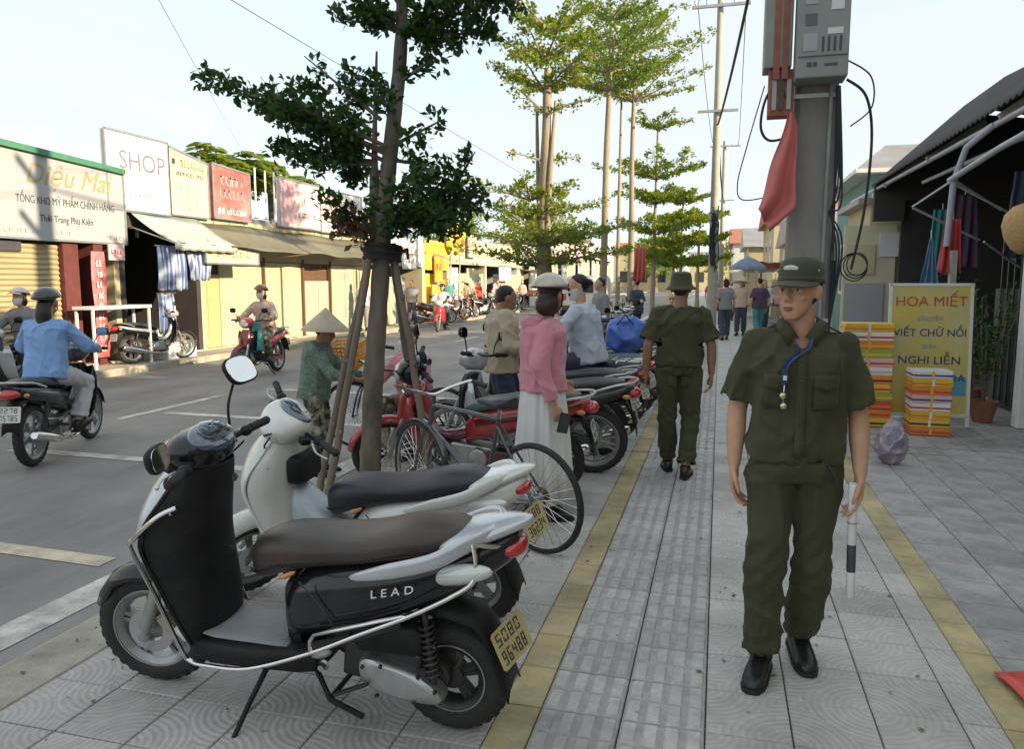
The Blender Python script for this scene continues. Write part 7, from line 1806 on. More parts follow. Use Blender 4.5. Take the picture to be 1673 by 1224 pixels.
for t in np.linspace(0, 1, 16):
    w0 = .04 + .27 * t ** .8 if t < .8 else .26 - (t - .8) * .8
    g.append([(-(.02 + .22 * t) + w0 * u + .01 * math.sin(9 * t), .05 * math.sin(u * 9 + 3 * t) * (.3 + t), 1.0 - .90 * t + .08 * (1 - u) * t * (1 if t < .8 else 1) - .12 * u * t) for u in np.linspace(0, 1, 16)])
MB().sheet(g).build('cloth', mat('faded_red_flag', (0.56, 0.15, 0.13), .8, var=.12, scale=4, sheen=.2), fl, 180, solid=.004)
MB().tube([(.04, .05, .95), (-.08, -.02, 1.2)], .012, 6).build('flag_stick', M['brown_wood'], fl)
def cable(label, pts, r=.012, n=8, group='cables around the power pole', name='cable'):
    o = MB().tube(spline(pts, n), r, 6).build(name, M['wire'], None); tag(o, label, 'cable', group); return o
cable('cable looping out left of the pole', [(PX - .28, PY - .2, 3.38), (PX - .42, PY - .22, 3.2), (PX - .46, PY - .22, 2.95), (PX - .38, PY - .2, 2.83), (PX - .2, PY - .2, 2.86)], .012)
cable('thin pale loop of wire far left of the pole', [(PX - .44, PY - .2, 3.3), (PX - .58, PY - .2, 2.75), (PX - .64, PY - .2, 2.45), (PX - .58, PY - .2, 2.32), (PX - .3, PY - .2, 2.36)], .006)
cable('cable curving down right of the meter cabinet', [(PX + .22, PY - .25, 3.3), (PX + .38, PY - .25, 3.15), (PX + .45, PY - .2, 2.8), (PX + .42, PY - .2, 2.2), (PX + .34, PY - .2, 1.7)], .012)
cable('thin cable looping right of the pole', [(PX + .20, PY - .3, 3.45), (PX + .40, PY - .3, 3.3), (PX + .42, PY - .3, 3.05), (PX + .26, PY - .3, 2.9)], .007)
for k in range(5): cable(['outermost cable of the bundle on the right pole side', 'second cable of the bundle on the right pole side', 'middle cable of the bundle on the right pole side', 'fourth cable of the bundle on the right pole side', 'innermost cable of the bundle on the right pole side'][4 - k], [(PX + .15 + .008 * k, PY - .2 + .01 * k, 3.27), (PX + .165 + .016 * k, PY - .20 - .01 * k, 2.7 - .1 * k), (PX + .18 - .010 * k, PY - .2, 2.2), (PX + .17 + .022 * k, PY - .21, 1.7 + .05 * k), (PX + .19 - .004 * k, PY - .19, 1.0), (PX + .195 + .006 * k, PY - .19, .05)], .008, group='cable bundle on the pole')
cb = thing('cable_coil', 'coil of black cable hanging low on the right of the pole', 'cable', (PX + .36, PY - .2, 1.72))
mb = MB()
for k in range(3): mb.torus((.012 * k, -.008 * k, .012 * (k % 3)), .12 - .012 * (k % 4), .006, (.55 + .05 * k, .8, .1 - .05 * (k % 3)), n=26, k=6, sq=1)
mb.build('loops', M['wire'], cb, 60)
def far_pole(label, x, y, h, r):
    p = thing('power_pole', label, 'pole', (x, y, 0)); MB().tube([(0, 0, -.05), (-.02, 0, h)], [r, r * .55], 12).build('shaft', mat('pale_concrete_pole', (0.36, 0.34, 0.30), .85, var=.12, scale=3), p, 60)
    MB().box(-.85, .85, -.2, -.12, h - .35, h - .27).build('cross_arm', M['steel'], p, None)
    MB().box(-.6, .6, -.2, -.12, h - 3.4, h - 3.33).build('cross_arm', M['steel'], p, None)
    for s in (-.75, -.4, .4, .75): MB().lathe([(.02, 0), (.045, .05), (.03, .09), (.05, .13), (.01, .19)], (s, -.16, h - .27), n=10).build('insulator', M['white_paint'], p, 40)
    return p
p2 = far_pole('tall concrete power pole with cross arm beyond the walking guards', -.22, 25.0, 10.1, .16)
mb = MB()
r6 = random.Random(9)
for q in range(12): mb.tube(spline([(r6.uniform(-.14, .14), -.2 - .06 * r6.random(), z_ + r6.uniform(-.15, .15)) for z_ in np.linspace(r6.uniform(3.3, 4.0), r6.uniform(1.9, 2.6), 6)], 4), .02, 6)
tag(mb.build('wire_mass', M['wire'], p2), kind='stuff')
far_pole('farther power pole with cross arms behind the first one', .05, 47.0, 9.6, .17)
for k, (a, b, r) in enumerate((((PX - .1, PY, 7.05), (-.2, 24.9, 6.35), .03), ((PX + .2, PY, 8.1), (.5, 24.9, 9.9), .012), ((PX - .5, PY, 7.2), (-.9, 24.9, 9.9), .010), ((PX + .9, PY - .2, 7.3), (3.4, -6, 6.6), .012), ((-.2, 24.9, 6.4), (.05, 47, 6.3), .03), ((-.9, 24.9, 9.9), (-.6, 47, 9.3), .012), ((.5, 24.9, 9.9), (.8, 47, 9.3), .012))):
    a, b = Vec(a), Vec(b); pts = [lerp(a, b, t) - Vec((0, 0, .5 * 4 * t * (1 - t) * (b - a).length / 25)) for t in np.linspace(0, 1, 14)]
    cable(['thick black overhead cable from the near pole to the far pole', 'thin right overhead wire between near and far pole', 'thin left overhead wire between near and far pole', 'overhead wire crossing the sky at the upper right corner', 'thick cable between the two far poles', 'left thin wire between the two far poles', 'right thin wire between the two far poles'][k], pts, r, 2, 'overhead cables', 'overhead_cable')
for k, (a, b) in enumerate((((-12, 14, 8.6), (-40, 60, 12)), ((-9.5, 8, 7.2), (-12, 60, 8.0)))):
    cable(['upper thin overhead wire over the left shops', 'lower thin overhead wire over the left shops'][k], [lerp(Vec(a), Vec(b), t) for t in np.linspace(0, 1, 5)], .008, 2, 'overhead cables', 'overhead_cable')
# ============================================================ goods and things on the right pavement
col_of = {'red': (0.55, 0.06, 0.04), 'orange': (0.70, 0.22, 0.03), 'yellow': (0.72, 0.45, 0.04), 'white': (0.74, 0.72, 0.70), 'green': (0.30, 0.38, 0.06), 'purple': (0.12, 0.07, 0.22), 'pink': (0.70, 0.42, 0.42), 'dark': (0.06, 0.04, 0.04)}
for k_, c_ in col_of.items(): mat('pack_' + k_, c_, 0.45, var=0.1, scale=6, coat=0.2)
def pack(label, x, y, z, w, d, h, a, b, group, rz=0.0):
    t = thing('goods_pack', label, 'pack', (x, y, z), rz, group)
    MB().box(-w / 2, w / 2, -d / 2, d / 2, 0, h).build('carton', _mats['pack_' + a], t, None, bevel=.006)
    MB().box(-w / 2 - .002, w / 2 + .002, -d / 2 - .002, d / 2 + .002, h * .28, h * .52).build('band', _mats['pack_' + b], t, None)
    MB().box(-.012, .012, -d / 2 - .004, -d / 2 + .0, .004, h - .004).build('tape', _mats['pack_' + ('yellow' if a != 'yellow' else 'white')], t, None)
ords = ['bottom', 'second from bottom', 'third from bottom', 'fourth from bottom', 'fifth from bottom', 'sixth from bottom', 'seventh from bottom', 'eighth from bottom', 'ninth from bottom', 'tenth from bottom', 'eleventh from bottom', 'top']
fr = [('orange', 'red'), ('yellow', 'dark'), ('yellow', 'orange'), ('white', 'red'), ('pink', 'purple'), ('orange', 'red'), ('yellow', 'orange'), ('white', 'purple')]
z = 0.0
for k, (a, b) in enumerate(fr):
    h = .084; pack('%s pack with %s band, %s of the front stack by the board' % (a, b, ords[k] if k < len(fr) - 1 else 'top'), 2.16 + rnd.uniform(-.008, .008), 8.85, z, .37, .32, h, a, b, 'packs stacked in front of the sign board', rnd.uniform(-.03, .03)); z += h + .001
rr_ = [('yellow', 'dark'), ('orange', 'red'), ('red', 'orange'), ('green', 'yellow'), ('yellow', 'red'), ('orange', 'dark'), ('white', 'pink'), ('pink', 'red'), ('green', 'yellow'), ('orange', 'yellow'), ('white', 'red'), ('yellow', 'orange')]
z = 0.0
for k, (a, b) in enumerate(rr_):
    h = .094; pack('%s pack with %s band, %s of the tall stack behind the guard' % (a, b, ords[k]), 1.60 + rnd.uniform(-.012, .012), 9.25, z, .50, .34, h, a, b, 'packs stacked tall behind the guard', rnd.uniform(-.04, .04)); z += h + .001
M['board_yellow'] = mat('faded_yellow_sign_board', (0.62, 0.48, 0.10), 0.45, var=0.12, scale=2.5, dirt=(0.50, 0.52, 0.36), dirt_amt=0.9, dirt_scale=2.2)
sb = thing('sign_board', 'yellow standing sign board with red and blue writing beside the stacked packs', 'sign board', (2.27, 9.30, 0.0), R(2), None, (R(-5), 0, R(2)))
MB().box(-.40, .40, 0, .018, .12, 1.55).build('panel', M['board_yellow'], sb, None)
mb = MB()
for a, b in (((-.41, .009, 0), (-.41, .009, 1.57)), ((.41, .009, 0), (.41, .009, 1.57)), ((-.43, .009, 1.565), (.43, .009, 1.565)), ((-.41, .009, .12), (.41, .009, .12))): mb.bar(a, b, .032, .032)
mb.build('frame', M['white_paint'], sb, None)
MB().bar((-.36, .05, 1.4), (-.36, .5, .04), .025, .025).bar((.36, .05, 1.4), (.36, .5, .04), .025, .025).build('back_leg', M['steel'], sb, None)
MB().box(.08, .38, -.003, -.0005, .34, .55).build('blue_patch', mat('pale_blue_print', (0.10, 0.32, 0.46), .5), sb, None)
for s_, sz, z, m, sx in (('HOA MIẾT', .155, 1.375, 'ink_red', 1.0), ('chuyên', .095, 1.20, 'ink_grey', 1.0), ('VIẾT CHỮ NỔI', .115, 1.03, 'navy', .98), ('trên', .085, .885, 'ink_grey', 1.0), ('NGHI LIỄN', .125, .725, 'navy', 1.05), ('HOA', .115, .53, 'navy', 1.0)):
    text_obj('lettering', s_, sz, M[m], sb, (.0 if s_ != 'HOA' else .24, -.003, z), (PI / 2, 0, 0), bold=.003, sx=sx)
bg = thing('plastic_bag', 'bulging grey plastic bag on the pavement behind the guard', 'bag', (1.50, 7.25, 0))
mb = MB(); mb.ell((0, 0, .17), (.125, .11, .17), nu=28, nv=20); mb.ell((.03, 0, .30), (.07, .06, .10), nu=20, nv=14); mb.tube([(0, 0, .30), (.03, 0, .37), (.06, .01, .40)], [.07, .03, .05], 12)
me = remesh(mb, .012, 2); wrinkle(me, .030, 13, (1, 1, .7), 3.0)
for v in me.vertices: v.co.z = max(v.co.z, .002)
ob('bag', me, mat('grey_plastic_bag', (0.30, 0.28, 0.33), .3, var=.2, scale=9, dirt=(0.55, 0.35, 0.4), dirt_amt=.6, dirt_scale=9, spec=.6), bg)
MB().ell((.0, -.005, .19), (.11, .10, .16), nu=14, nv=10).build('contents', mat('pack_print', (0.25, 0.22, 0.35), .6, var=.4, scale=20), bg)
def hang_cloth(name, label, cat, x, y, z1, h, w0, w1, m, folds=4, amp=.04):
    t = thing(name, label, cat, (x, y, z1 - h)); g = []
    for u in np.linspace(0, 1, 14):
        w = lerp(w0, w1, u); g.append([(w * v, amp * math.sin(v * folds * 2 * PI + 2 * u) * (.3 + u), h * (1 - u) + .03 * math.sin(7 * v) * u) for v in np.linspace(-.5, .5, folds * 6)])
    MB().sheet(g).build('cloth', m, t, 180, solid=.005); MB().tube([(0, 0, h), (0, .02, h + .10)], .008, 6).build('hook', M['steel'], t); return t
hang_cloth('folded_umbrella', 'folded blue umbrella hanging above the yellow sign board', 'umbrella', 2.40, 10.15, 2.10, .58, .03, .22, mat('blue_umbrella_cloth', (0.05, 0.16, 0.30), .6, var=.2, scale=6, dirt=(.3, .4, .5), dirt_amt=.5, dirt_scale=8), 3, .03)
hang_cloth('red_cloth', 'wrinkled dark red cloth hanging from the gutter pipe', 'cloth', 2.62, 10.15, 2.32, .62, .16, .26, M['red_cloth'], 4, .05)
hang_cloth('red_banner', 'red cloth hanging on the slim trees in the distance', 'cloth', -1.75, 17.6, 2.35, .75, .22, .30, mat('faded_red_cloth', (.55, .14, .10), .8, var=.15), 3, .05)
hb = thing('woven_hat', 'tan woven hat hanging at the far right edge under the roof', 'hat', (2.84, 8.6, 1.86))
MB().lathe([(.03, .0), (.10, .05), (.165, .16), (.19, .28), (.17, .38), (.10, .46), (.02, .49)], n=26).build('weave', mat('tan_woven_straw', (0.50, 0.32, 0.14), .7, var=.2, scale=40, bump=.5, bscale=90), hb, 60)
MB().tube([(0, 0, .48), (0, 0, 1.0)], .005, 5).build('cord', M['wire'], hb)
# dim stock inside the dark shop
sh_ = thing('stock_shelf', 'dim wooden shelf at the back of the dark shop', 'shelf', (7.3, 12.0, .02))
for z in (.5, 1.1, 1.7, 2.3): MB().box(-.3, .3, -3, 3, z, z + .04).build('board', M['brown_wood'], sh_, None)
for y in (-2.9, 0, 2.9): MB().box(-.3, .3, y - .03, y + .03, 0, 2.5).build('upright', M['brown_wood'], sh_, None)
for k in range(16):
    w = rnd.uniform(.2, .45); t = thing('stock_box', 'dim %s carton on the %s shelf inside the dark shop, %s' % (list(col_of)[k % 8], ('lower', 'upper')[k // 8], ['first', 'second', 'third', 'fourth', 'fifth', 'sixth', 'seventh', 'last'][k % 8]), 'box', (7.25, 9.3 + (k % 8) * .68, (.562, 1.162)[k // 8]), 0, 'cartons on the dark back shelf')
    MB().box(-.2, .2, -w / 2, w / 2, 0, rnd.uniform(.22, .45)).build('carton', _mats['pack_' + list(col_of)[k % 8]], t, None, bevel=.006)
for k, (x, y, zt, h, w, mm, lb) in enumerate(((3.5, 10.6, 2.9, 1.0, .4, 'jeans', 'dark trousers hanging in the shop opening'), (3.9, 11.8, 2.8, .9, .5, 'grey_cloth', 'grey shirt hanging in the shop opening'), (3.55, 13.2, 2.9, 1.1, .45, 'purple_cloth', 'dark purple garment hanging deep in the shop'), (3.6, 14.6, 2.8, 1.0, .4, 'teal_cloth', 'teal garment hanging near the far shop wall'))):
    hang_cloth('hanging_garment', lb, 'garment', x, y, zt, h, w * .7, w, M[mm], 3, .04)
def potted(label, x, y, h, seed, leaf=LM_DARK, pot=True, n=420, rad=.35, z=0):
    rr = random.Random(seed); t = thing('potted_plant', label, 'plant', (x, y, z)); lv = Leaves(); tw = MB()
    if pot: MB().lathe([(.10, 0), (.15, .22), (.165, .24), (.14, .24), (.13, .2), (.01, .2)], n=18).build('pot', mat('clay_pot', (.25, .11, .06), .8, var=.2), t, 50)
    for i in range(12):
        a = rr.uniform(0, 2 * PI); q = Vec((rad * math.cos(a) * rr.uniform(.3, 1), rad * math.sin(a) * rr.uniform(.3, 1), h * rr.uniform(.6, 1.0))); tw.tube([(0, 0, .2), q * .5 + Z1 * .1, q], .006, 4, cap=False)
        for _ in range(n // 12): lv.add(lerp(Vec((0, 0, .25)), q, rr.uniform(.3, 1.05)) + rv(rr, .07), rv(rr), Z1 + rv(rr, .8), .07)
    tag(tw.build('stems', M['bark'], t, 60), kind='stuff'); tag(lv.build('foliage', leaf, t), kind='stuff')
potted('dark leafy potted plant beside the yellow sign board', 2.95, 9.75, 1.55, 3); potted('leafy potted plant behind the gate bars', 3.15, 10.9, 1.7, 4, n=500, rad=.45)
rp = thing('red_sheet', 'bright red plastic sheet lying at the right edge of the pavement', 'sheet', (1.40, 3.10, .004))
MB().sheet([[(-.22 + .5 * u - .05 * v, -.16 + .42 * v, .006 + .022 * abs(math.sin(5 * u + 3 * v)) + .02 * u) for u in np.linspace(0, 1, 9)] for v in np.linspace(0, 1, 8)]).build('plastic', mat('bright_red_plastic', (0.62, 0.06, 0.05), .4, var=.1), rp, 60, solid=.006)
um = thing('market_umbrella', 'blue grey market umbrella over a stall far down the pavement', 'umbrella', (.95, 28.5, 0))
MB().lathe([(.02, 2.45), (.3, 2.32), (.6, 2.1), (.65, 2.0)], n=8).build('canopy', mat('blue_grey_canvas', (0.16, 0.22, 0.30), .8, var=.1), um, 20, solid=.01); MB().tube([(0, 0, 0), (0, 0, 2.5)], .025, 8).build('pole', M['steel'], um)

# ============================================================ more motorbikes, riders and passers-by
pA = underbone('dark motorbike with silver stripes, first of the row past the woman in pink', (-1.03, 6.95, 0), PI - R(14), 5, -15, 'black_gloss', 'silver_paint', 'seat_black', 'grey_gloss', group='motorbikes parked in a row on the pavement', wires=False, plate_m='plate_white')
pB = underbone('navy motorbike with white stripes, second of the row past the woman in pink', (-1.00, 7.65, 0), PI - R(16), 5, -20, 'navy_gloss', 'white_gloss', 'seat_black', 'white_gloss', group='motorbikes parked in a row on the pavement', rack=True)
pC = underbone('maroon motorbike parked deeper in the row under the second tree', (-1.00, 8.45, 0), PI - R(14), 5, 10, 'maroon_gloss', 'grey_gloss', 'teal_gloss', 'silver_paint', group='motorbikes parked in a row on the pavement', wires=False)
def dup(src, loc, rz, label, group=None, lean=5):
    c = copy_tree(src); c.location = loc; c.rotation_euler = (-R(lean), 0, rz); c['label'] = label
    if group: c['group'] = group
    elif 'group' in c: del c['group']
    return c
names = ['fourth', 'fifth', 'sixth', 'seventh', 'eighth', 'ninth', 'tenth', 'eleventh', 'twelfth', 'thirteenth', 'fourteenth', 'fifteenth']
srcs = [(pA, 'dark silver striped'), (pB, 'navy and white'), (pC, 'maroon'), (pB, 'navy and white'), (pA, 'dark silver striped'), (pC, 'maroon')]
for k in range(12):
    s_, c_ = srcs[k % 6]; y = 9.15 + k * .78 + rnd.uniform(-.08, .08) + (1.2 if k > 5 else 0)
    dup(s_, (-.98 + rnd.uniform(-.08, .08), y, 0), PI - R(14 + rnd.uniform(-8, 8)), '%s motorbike, %s of the row on the pavement' % (c_, names[k]), 'motorbikes parked in a row on the pavement')
bb = thing('blue_bag', 'large bright blue bag tied on a motorbike seat in the row', 'bag', (-1.02, 8.95, .80))
mb = MB(); mb.ell((0, 0, .18), (.26, .22, .22), nu=24, nv=16); me = remesh(mb, .02, 1); wrinkle(me, .04, 5, (1, 1, 1), 8.0); ob('bag', me, mat('bright_blue_plastic', (0.03, 0.11, 0.46), .4, var=.15, dirt=(.2, .3, .6), dirt_amt=.6, dirt_scale=6), bb); MB().tube([(-.1, -.22, .3), (0, -.24, .42), (.1, -.22, .3)], .012, 6).build('handle', M['navy'], bb)
wj = person('person in pale blue jacket sitting on a parked motorbike past the woman in pink', (-1.22, 7.45, .0), R(80), dict(base='ride', yaw=30, pitch=-10), top='paleblue', bottom='jeans', sleeve='long', hair='bun', vox=.014, loose=.025, tuck=False, mask='mask_white', female=True, s=1.05)
# bicycle with orange basket behind the near tree, and a seated seller
bicycle('vendor bicycle with an orange basket standing behind the near tree', (-2.30, 6.35, 0), PI - R(12), 4, 15, 'navy_gloss', basket='orange_panel')
person('seller in a pink top crouching behind the near tree trunk', (-2.75, 6.7, -.02), R(170), dict(base='ride', pelvis=(0, 0, .50), chest=(0, .06, .78), neck=(0, .085, .96), head=(0, .12, 1.08), sh=((.155, .07, .91), (-.155, .07, .91)), el=((.23, .2, .74), (-.23, .2, .74)), wr=((.16, .38, .70), (-.16, .38, .70)), hip=((.09, .02, .47), (-.09, .02, .47)), kn=((.16, .40, .50), (-.16, .40, .50)), an=((.13, .34, .085), (-.13, .34, .085)), toe=((.15, .52, 0), (-.15, .52, 0))), top='pink', bottom='floral', sleeve='long', hair='bun', vox=.014, female=True, loose=.012, mask='mask_white', tuck=False)

def rider(label, mb_label, loc, rz, bike, top, bottom, hat, hat_m, face=False, vox=.014, mask=None, hair='bob', female=True, group='motorbikes and riders on the road', sleeve='long', yaw=0):
    b = dup(bike, loc, rz, mb_label, group, 0) if not callable(bike) else bike(mb_label, loc, rz)
    d = Vec((math.cos(rz), math.sin(rz), 0)); p = Vec(loc) + d * .36 - Vec((0, 0, .0))
    return person(label, tuple(p), rz - PI / 2, dict(base='ride', yaw=yaw), top=top, bottom=bottom, sleeve=sleeve, hat=hat, hat_m=hat_m, hair=hair, vox=vox, face=face, female=female, loose=.02, mask=mask, tuck=False, curl=.9, group='riders on the road')
zr = road_z(-5.9)
mk = lambda main, sec, shield, rack=False: (lambda lab, loc, rz: underbone(lab, loc, rz, 0, 0, main, sec, 'seat_black', shield, group='motorbikes ridden on the road', wires=False, rack=rack))
rider('rider in sky blue jacket and black helmet riding away at left', 'dark motorbike with red tail light ridden away by the blue rider', (-5.98, 5.45, zr), R(112), mk('black_gloss', 'grey_gloss', 'black_gloss'), 'blue_jkt', 'lilac_trs', 'helmet', 'black_helmet', face=True, vox=.0095, hair='long')
rider('oncoming woman rider in a peach top and brown helmet', 'reddish step-through motorbike ridden toward the viewer in mid road', (-7.95, 12.6, road_z(-7.9)), R(-86), mk('maroon_gloss', 'red_gloss', 'black_gloss'), 'peach_cloth', 'floral', 'helmet', 'brown_helmet', face=True, vox=.012, mask='mask_white')
tc = hang_cloth('teal_cloth', 'teal cloth hanging over the knees of the oncoming woman rider', 'cloth', -7.74, 11.62, .90, .52, .22, .30, M['teal_cloth'], 2, .03)
rider('oncoming rider in grey jacket and pinkish helmet at the left edge', 'pale fronted motorbike under the grey jacketed rider', (-9.85, 9.35, road_z(-9.85)), R(-80), mk('white_gloss', 'silver_paint', 'silver_paint'), 'grey_cloth', 'jeans', 'helmet', 'white_helmet', face=True, mask='mask_white')
rider('oncoming rider in black jacket cut by the left photo edge', 'dark motorbike cut by the left photo edge', (-9.75, 8.6, road_z(-9.75)), R(-84), mk('grey_gloss', 'black_gloss', 'silver_paint'), 'jeans', 'jeans', 'helmet', 'brown_helmet', face=True, female=False, hair='short')
rider('distant rider in a white top on a red motorbike', 'red motorbike of the distant rider in a white top', (-9.2, 25.2, road_z(-9.2)), R(-82), mk('red_gloss', 'white_gloss', 'red_gloss'), 'white_cloth', 'jeans', 'helmet', 'black_helmet', vox=.02)
for k, (x, y, rz, s_, lab) in enumerate(((-10.95, 12.35, R(80), pA, 'dark motorbike parked in front of the black shop doorway'), (-10.9, 27.0, R(40), pC, 'maroon motorbike parked before the far cream shop'), (-10.85, 29.4, R(60), pB, 'navy motorbike parked left of the yellow shop'), (-10.8, 31.2, R(70), pC, 'maroon motorbike parked before the yellow shop'), (-10.9, 33.5, R(50), pA, 'dark motorbike parked right of the yellow shop'), (-10.8, 35.4, R(65), pC, 'maroon motorbike before the pale yellow shop'), (-10.85, 37.2, R(60), pB, 'navy motorbike at the end of the pale yellow shop'), (-10.8, 40, R(70), pA, 'dark motorbike far along the left kerb'), (-7.6, 38, R(-86), pB, 'distant motorbike coming down the road'), (-5.2, 46, R(88), pA, 'distant motorbike going up the road'))):
    dup(s_, (x, y, .0 if x < -10.5 else -.08), rz, lab)
far_p = [  # x, y, rz, top, bottom, legs, label
    (.17, 21.6, 8, 'grey_cloth', 'jeans', 'walker in grey jacket ahead of the second guard'), (.62, 23.5, 170, 'tan_cloth', 'jeans', 'person in tan clothes coming down the far pavement'),
    (1.08, 22.4, 20, 'purple_cloth', 'teal_cloth', 'person in purple top and teal trousers far down the pavement'), (1.4, 26, 190, 'white_cloth', 'jeans', 'person in white top by the market umbrella'),
    (.3, 30, 5, 'jeans', 'jeans', 'dark dressed walker beyond the grey jacketed one'), (1.9, 20.3, 100, 'peach_cloth', 'jeans', 'person in peach top by the cream shop front'), (-.35, 34, 180, 'red_cloth', 'jeans', 'distant person in red on the pavement'),
    (.9, 36, 10, 'paleblue', 'grey_cloth', 'distant person in pale blue on the pavement'), (-10.95, 30.3, 200, 'teal_cloth', 'jeans', 'person in teal before the yellow shop'), (-10.9, 32.6, 140, 'peach_cloth', 'purple_cloth', 'person in peach top beside the parked bikes at left'),
    (-10.95, 34.6, 250, 'red_cloth', 'jeans', 'person in red before the pale yellow shop'), (-11.0, 37.9, 220, 'white_cloth', 'jeans', 'person in white near the far left shops'), (-11.05, 22.6, 200, 'white_cloth', 'grey_cloth', 'person in white standing by the grey door panels'), (-2.0, 13.4, 120, 'grey_cloth', 'jeans', 'person in grey among the row of motorbikes'), (-1.9, 18.4, 60, 'jeans', 'jeans', 'person in dark blue near the slim trees')]
for k, (x, y, rz, tp, bt_, lab) in enumerate(far_p):
    rr = random.Random(k); st_ = rr.uniform(.08, .16)
    person(lab, (x, y, 0), R(rz), dict(an=((.08, st_, .085), (-.08, -st_, .09)), kn=((.09, st_ * .7 + .03, .49), (-.09, .0, .49)), toe=((.1, st_ + .2, 0), (-.1, -st_ + .2, 0))), top=tp, bottom=bt_, sleeve='long' if k % 2 else 'short', hair='short' if k % 3 else 'bob', vox=.022, face=False, loose=.015, tuck=False, s=.94 + .06 * rr.random(), female=k % 3 == 0, hat='conical' if k in (1, 9) else None)
for k, (x, y, rz, tp, bt_, lab) in enumerate(((-.05, 27.2, 175, 'pink', 'jeans', 'person in pink coming down the far pavement'), (.75, 27.0, 160, 'check', 'floral', 'person in checked green top under the market umbrella'), (-1.3, 22.8, 80, 'tan_cloth', 'grey_cloth', 'person in tan top between the far parked motorbikes'), (.45, 32.5, 185, 'white_cloth', 'purple_cloth', 'distant person in white and purple on the pavement'), (-10.9, 26.3, 180, 'grey_cloth', 'jeans', 'person in grey at the far cream shop door'), (-10.85, 42.5, 200, 'peach_cloth', 'jeans', 'distant person in peach on the left pavement'), (1.75, 33.5, 180, 'jeans', 'grey_cloth', 'distant person in dark blue by the right houses'), (-8.9, 31.0, 150, 'purple_cloth', 'jeans', 'distant person in purple crossing the road'))):
    person(lab, (x, y, 0 if x > -3 or x < -10 else -.08), R(rz), dict(an=((.08, .12, .085), (-.08, -.12, .09)), toe=((.1, .32, 0), (-.1, .08, 0))), top=tp, bottom=bt_, sleeve='long' if k % 2 else 'short', hair='bob' if k % 2 else 'short', vox=.024, face=False, loose=.015, tuck=False, s=.97, female=k % 2 == 1)
def stall(label, x, y, w, d, h, m, side=1):
    t = thing('market_stall', label, 'stall', (x, y, 0))
    MB().sheet([[(-w / 2 + w * u, -d / 2 + d * v, h - .18 * v - .05 * math.sin(PI * u) + .02 * math.sin(u * 19)) for u in np.linspace(0, 1, 12)] for v in np.linspace(0, 1, 6)]).build('canopy', m, t, 60, solid=.01)
    for sx in (-.48, .48):
        for sy in (-.48, .48): MB().tube([(w * sx, d * sy, 0), (w * sx, d * sy, h - .1 - .18 * (sy + .5))], .02, 6).build('post', M['steel'], t)
    MB().box(-w * .45, w * .45, -d * .4, d * .4, .68, .74).build('counter', M['brown_wood'], t, None)
    for i in range(5): MB().box(-w * .42 + i * w * .17, -w * .42 + i * w * .17 + w * .13, -d * .3, d * .3, .742, .86 + .1 * (i % 3)).build('goods', _mats['pack_' + list(col_of)[(i * 2 + int(y)) % 7]], t, None, bevel=.01)
stall('far stall with a faded red canopy on the right pavement', 2.1, 30.5, 1.6, 2.0, 2.3, mat('faded_red_canvas', (.42, .12, .09), .8, var=.2))
stall('far stall with a grey canopy near the cream house', 1.7, 35.5, 1.5, 2.2, 2.2, M['tin_roof'])
stall('stall with a pale canopy before the far left shops', -11.0, 46.0, 1.2, 2.6, 2.3, M['cream_board'])
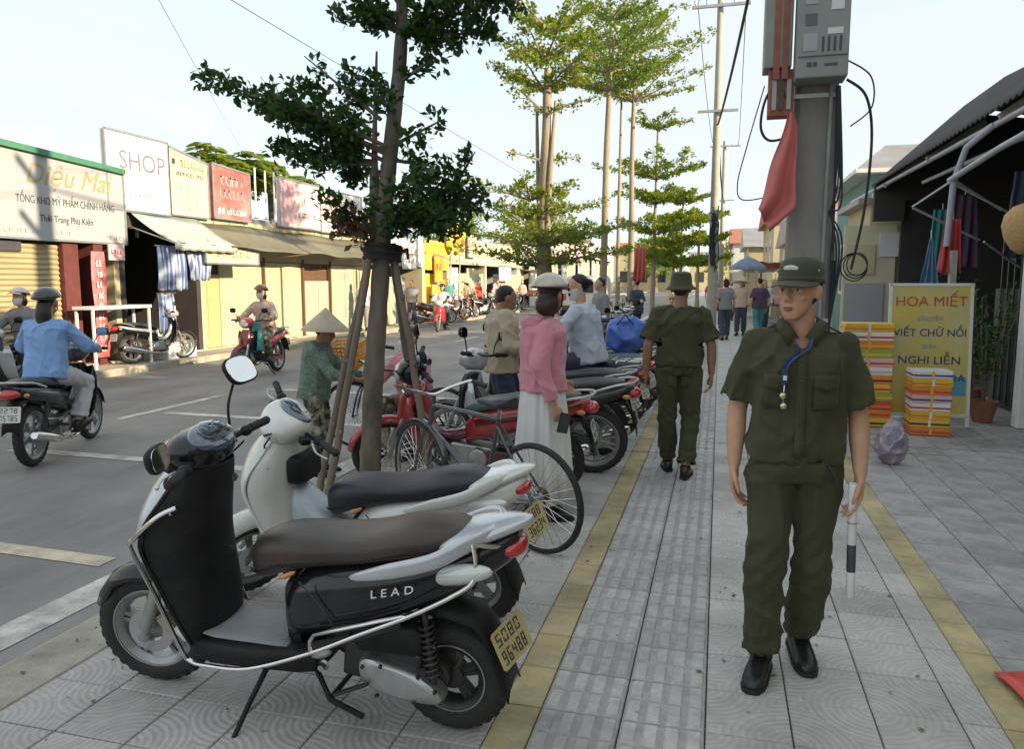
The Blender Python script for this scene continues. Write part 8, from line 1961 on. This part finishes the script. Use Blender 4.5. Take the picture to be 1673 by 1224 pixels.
# goods in front of the far left shops
for k in range(14):
    y = 28.6 + k * .72; c_ = list(col_of)[(k * 3) % 7]; t = thing('goods_crate', '%s crate, number %d along the far left shop fronts' % (c_, k + 1) if False else '%s crate %s' % (c_, ['left of the yellow shop', 'at the yellow shop edge', 'before the yellow shop, leftmost', 'before the yellow shop, second', 'under the festive sign, left', 'under the festive sign, right', 'before the pale yellow shop, leftmost', 'before the pale yellow shop, second', 'before the pale yellow shop, middle', 'near the person in red', 'right of the person in red', 'beside the pale yellow shop corner', 'beside the far pale shop', 'farthest along the left shop fronts'][k]), 'crate', (-11.2, y, 0), 0, 'crates before the far left shops')
    MB().box(-.2, .2, -.25, .25, 0, .3 + .2 * (k % 3)).build('crate', _mats['pack_' + c_], t, None, bevel=.01)
# white van on the road
vn = thing('white_van', 'white van seen from behind far up the road', 'van', (-6.2, 35.0, -.08), 0)
vb = [[Vec((sx * w, y, z)) for sx, z in ((-1, .35), (1, .35), (1, 1.0), (.97, 1.15), (.86, zt - .08), (.78, zt), (-.78, zt), (-.86, zt - .08), (-.97, 1.15), (-1, 1.0))] for y, w, zt in ((-.02, .80, 1.80), (.1, .84, 1.92), (2.4, .84, 1.95), (3.2, .82, 1.85), (3.6, .80, 1.20), (4.0, .74, .95))]
MB().loft(vb).build('body', M['white_gloss'], vn, 30)
MB().box(-.62, .62, -.06, -.02, 1.15, 1.62).build('rear_window', M['glass'], vn, None)
for sx in (-.72, .72): MB().box(sx - .07, sx + .07, -.05, .02, .8, 1.1).build('tail_light', M['lens_red'], vn, None); 
for sx in (-.83, .83):
    for y in (.7, 3.1): MB().lathe([(.1, -.09), (.30, -.09), (.32, -.05), (.32, .05), (.30, .09), (.1, .09)], (sx, y, .31), (1, 0, 0), 20).build('wheel', M['rubber'], vn, 40)
MB().box(-.82, .82, -.10, .02, .36, .56).build('bumper', M['grey_gloss'], vn, None, bevel=.02); MB().box(-.22, .22, -.108, -.102, .62, .74).build('number_plate', M['plate_white'], vn, None)
# fallen leaves and grit along kerb and gutter
lt = Leaves(); r5 = random.Random(77)
for k in range(420):
    if k < 260: p = Vec((r5.uniform(-3.05, -2.2) , r5.uniform(1.5, 12), 0)); p.z = -.118 if p.x < -2.95 else .003
    else: p = Vec((r5.uniform(-2.4, 1.0), r5.uniform(2.0, 9), .004))
    lt.add(p, Vec((r5.uniform(-1, 1), r5.uniform(-1, 1), .05)), Z1 + rv(r5, .3), r5.uniform(.012, .035))
tag(lt.build('fallen_leaves', leaf_mat('dry_leaf', (0.12, 0.08, 0.03), (0.2, 0.14, 0.05), .1), None), 'dry fallen leaves scattered along the kerb and tiles', None, None, 'stuff')
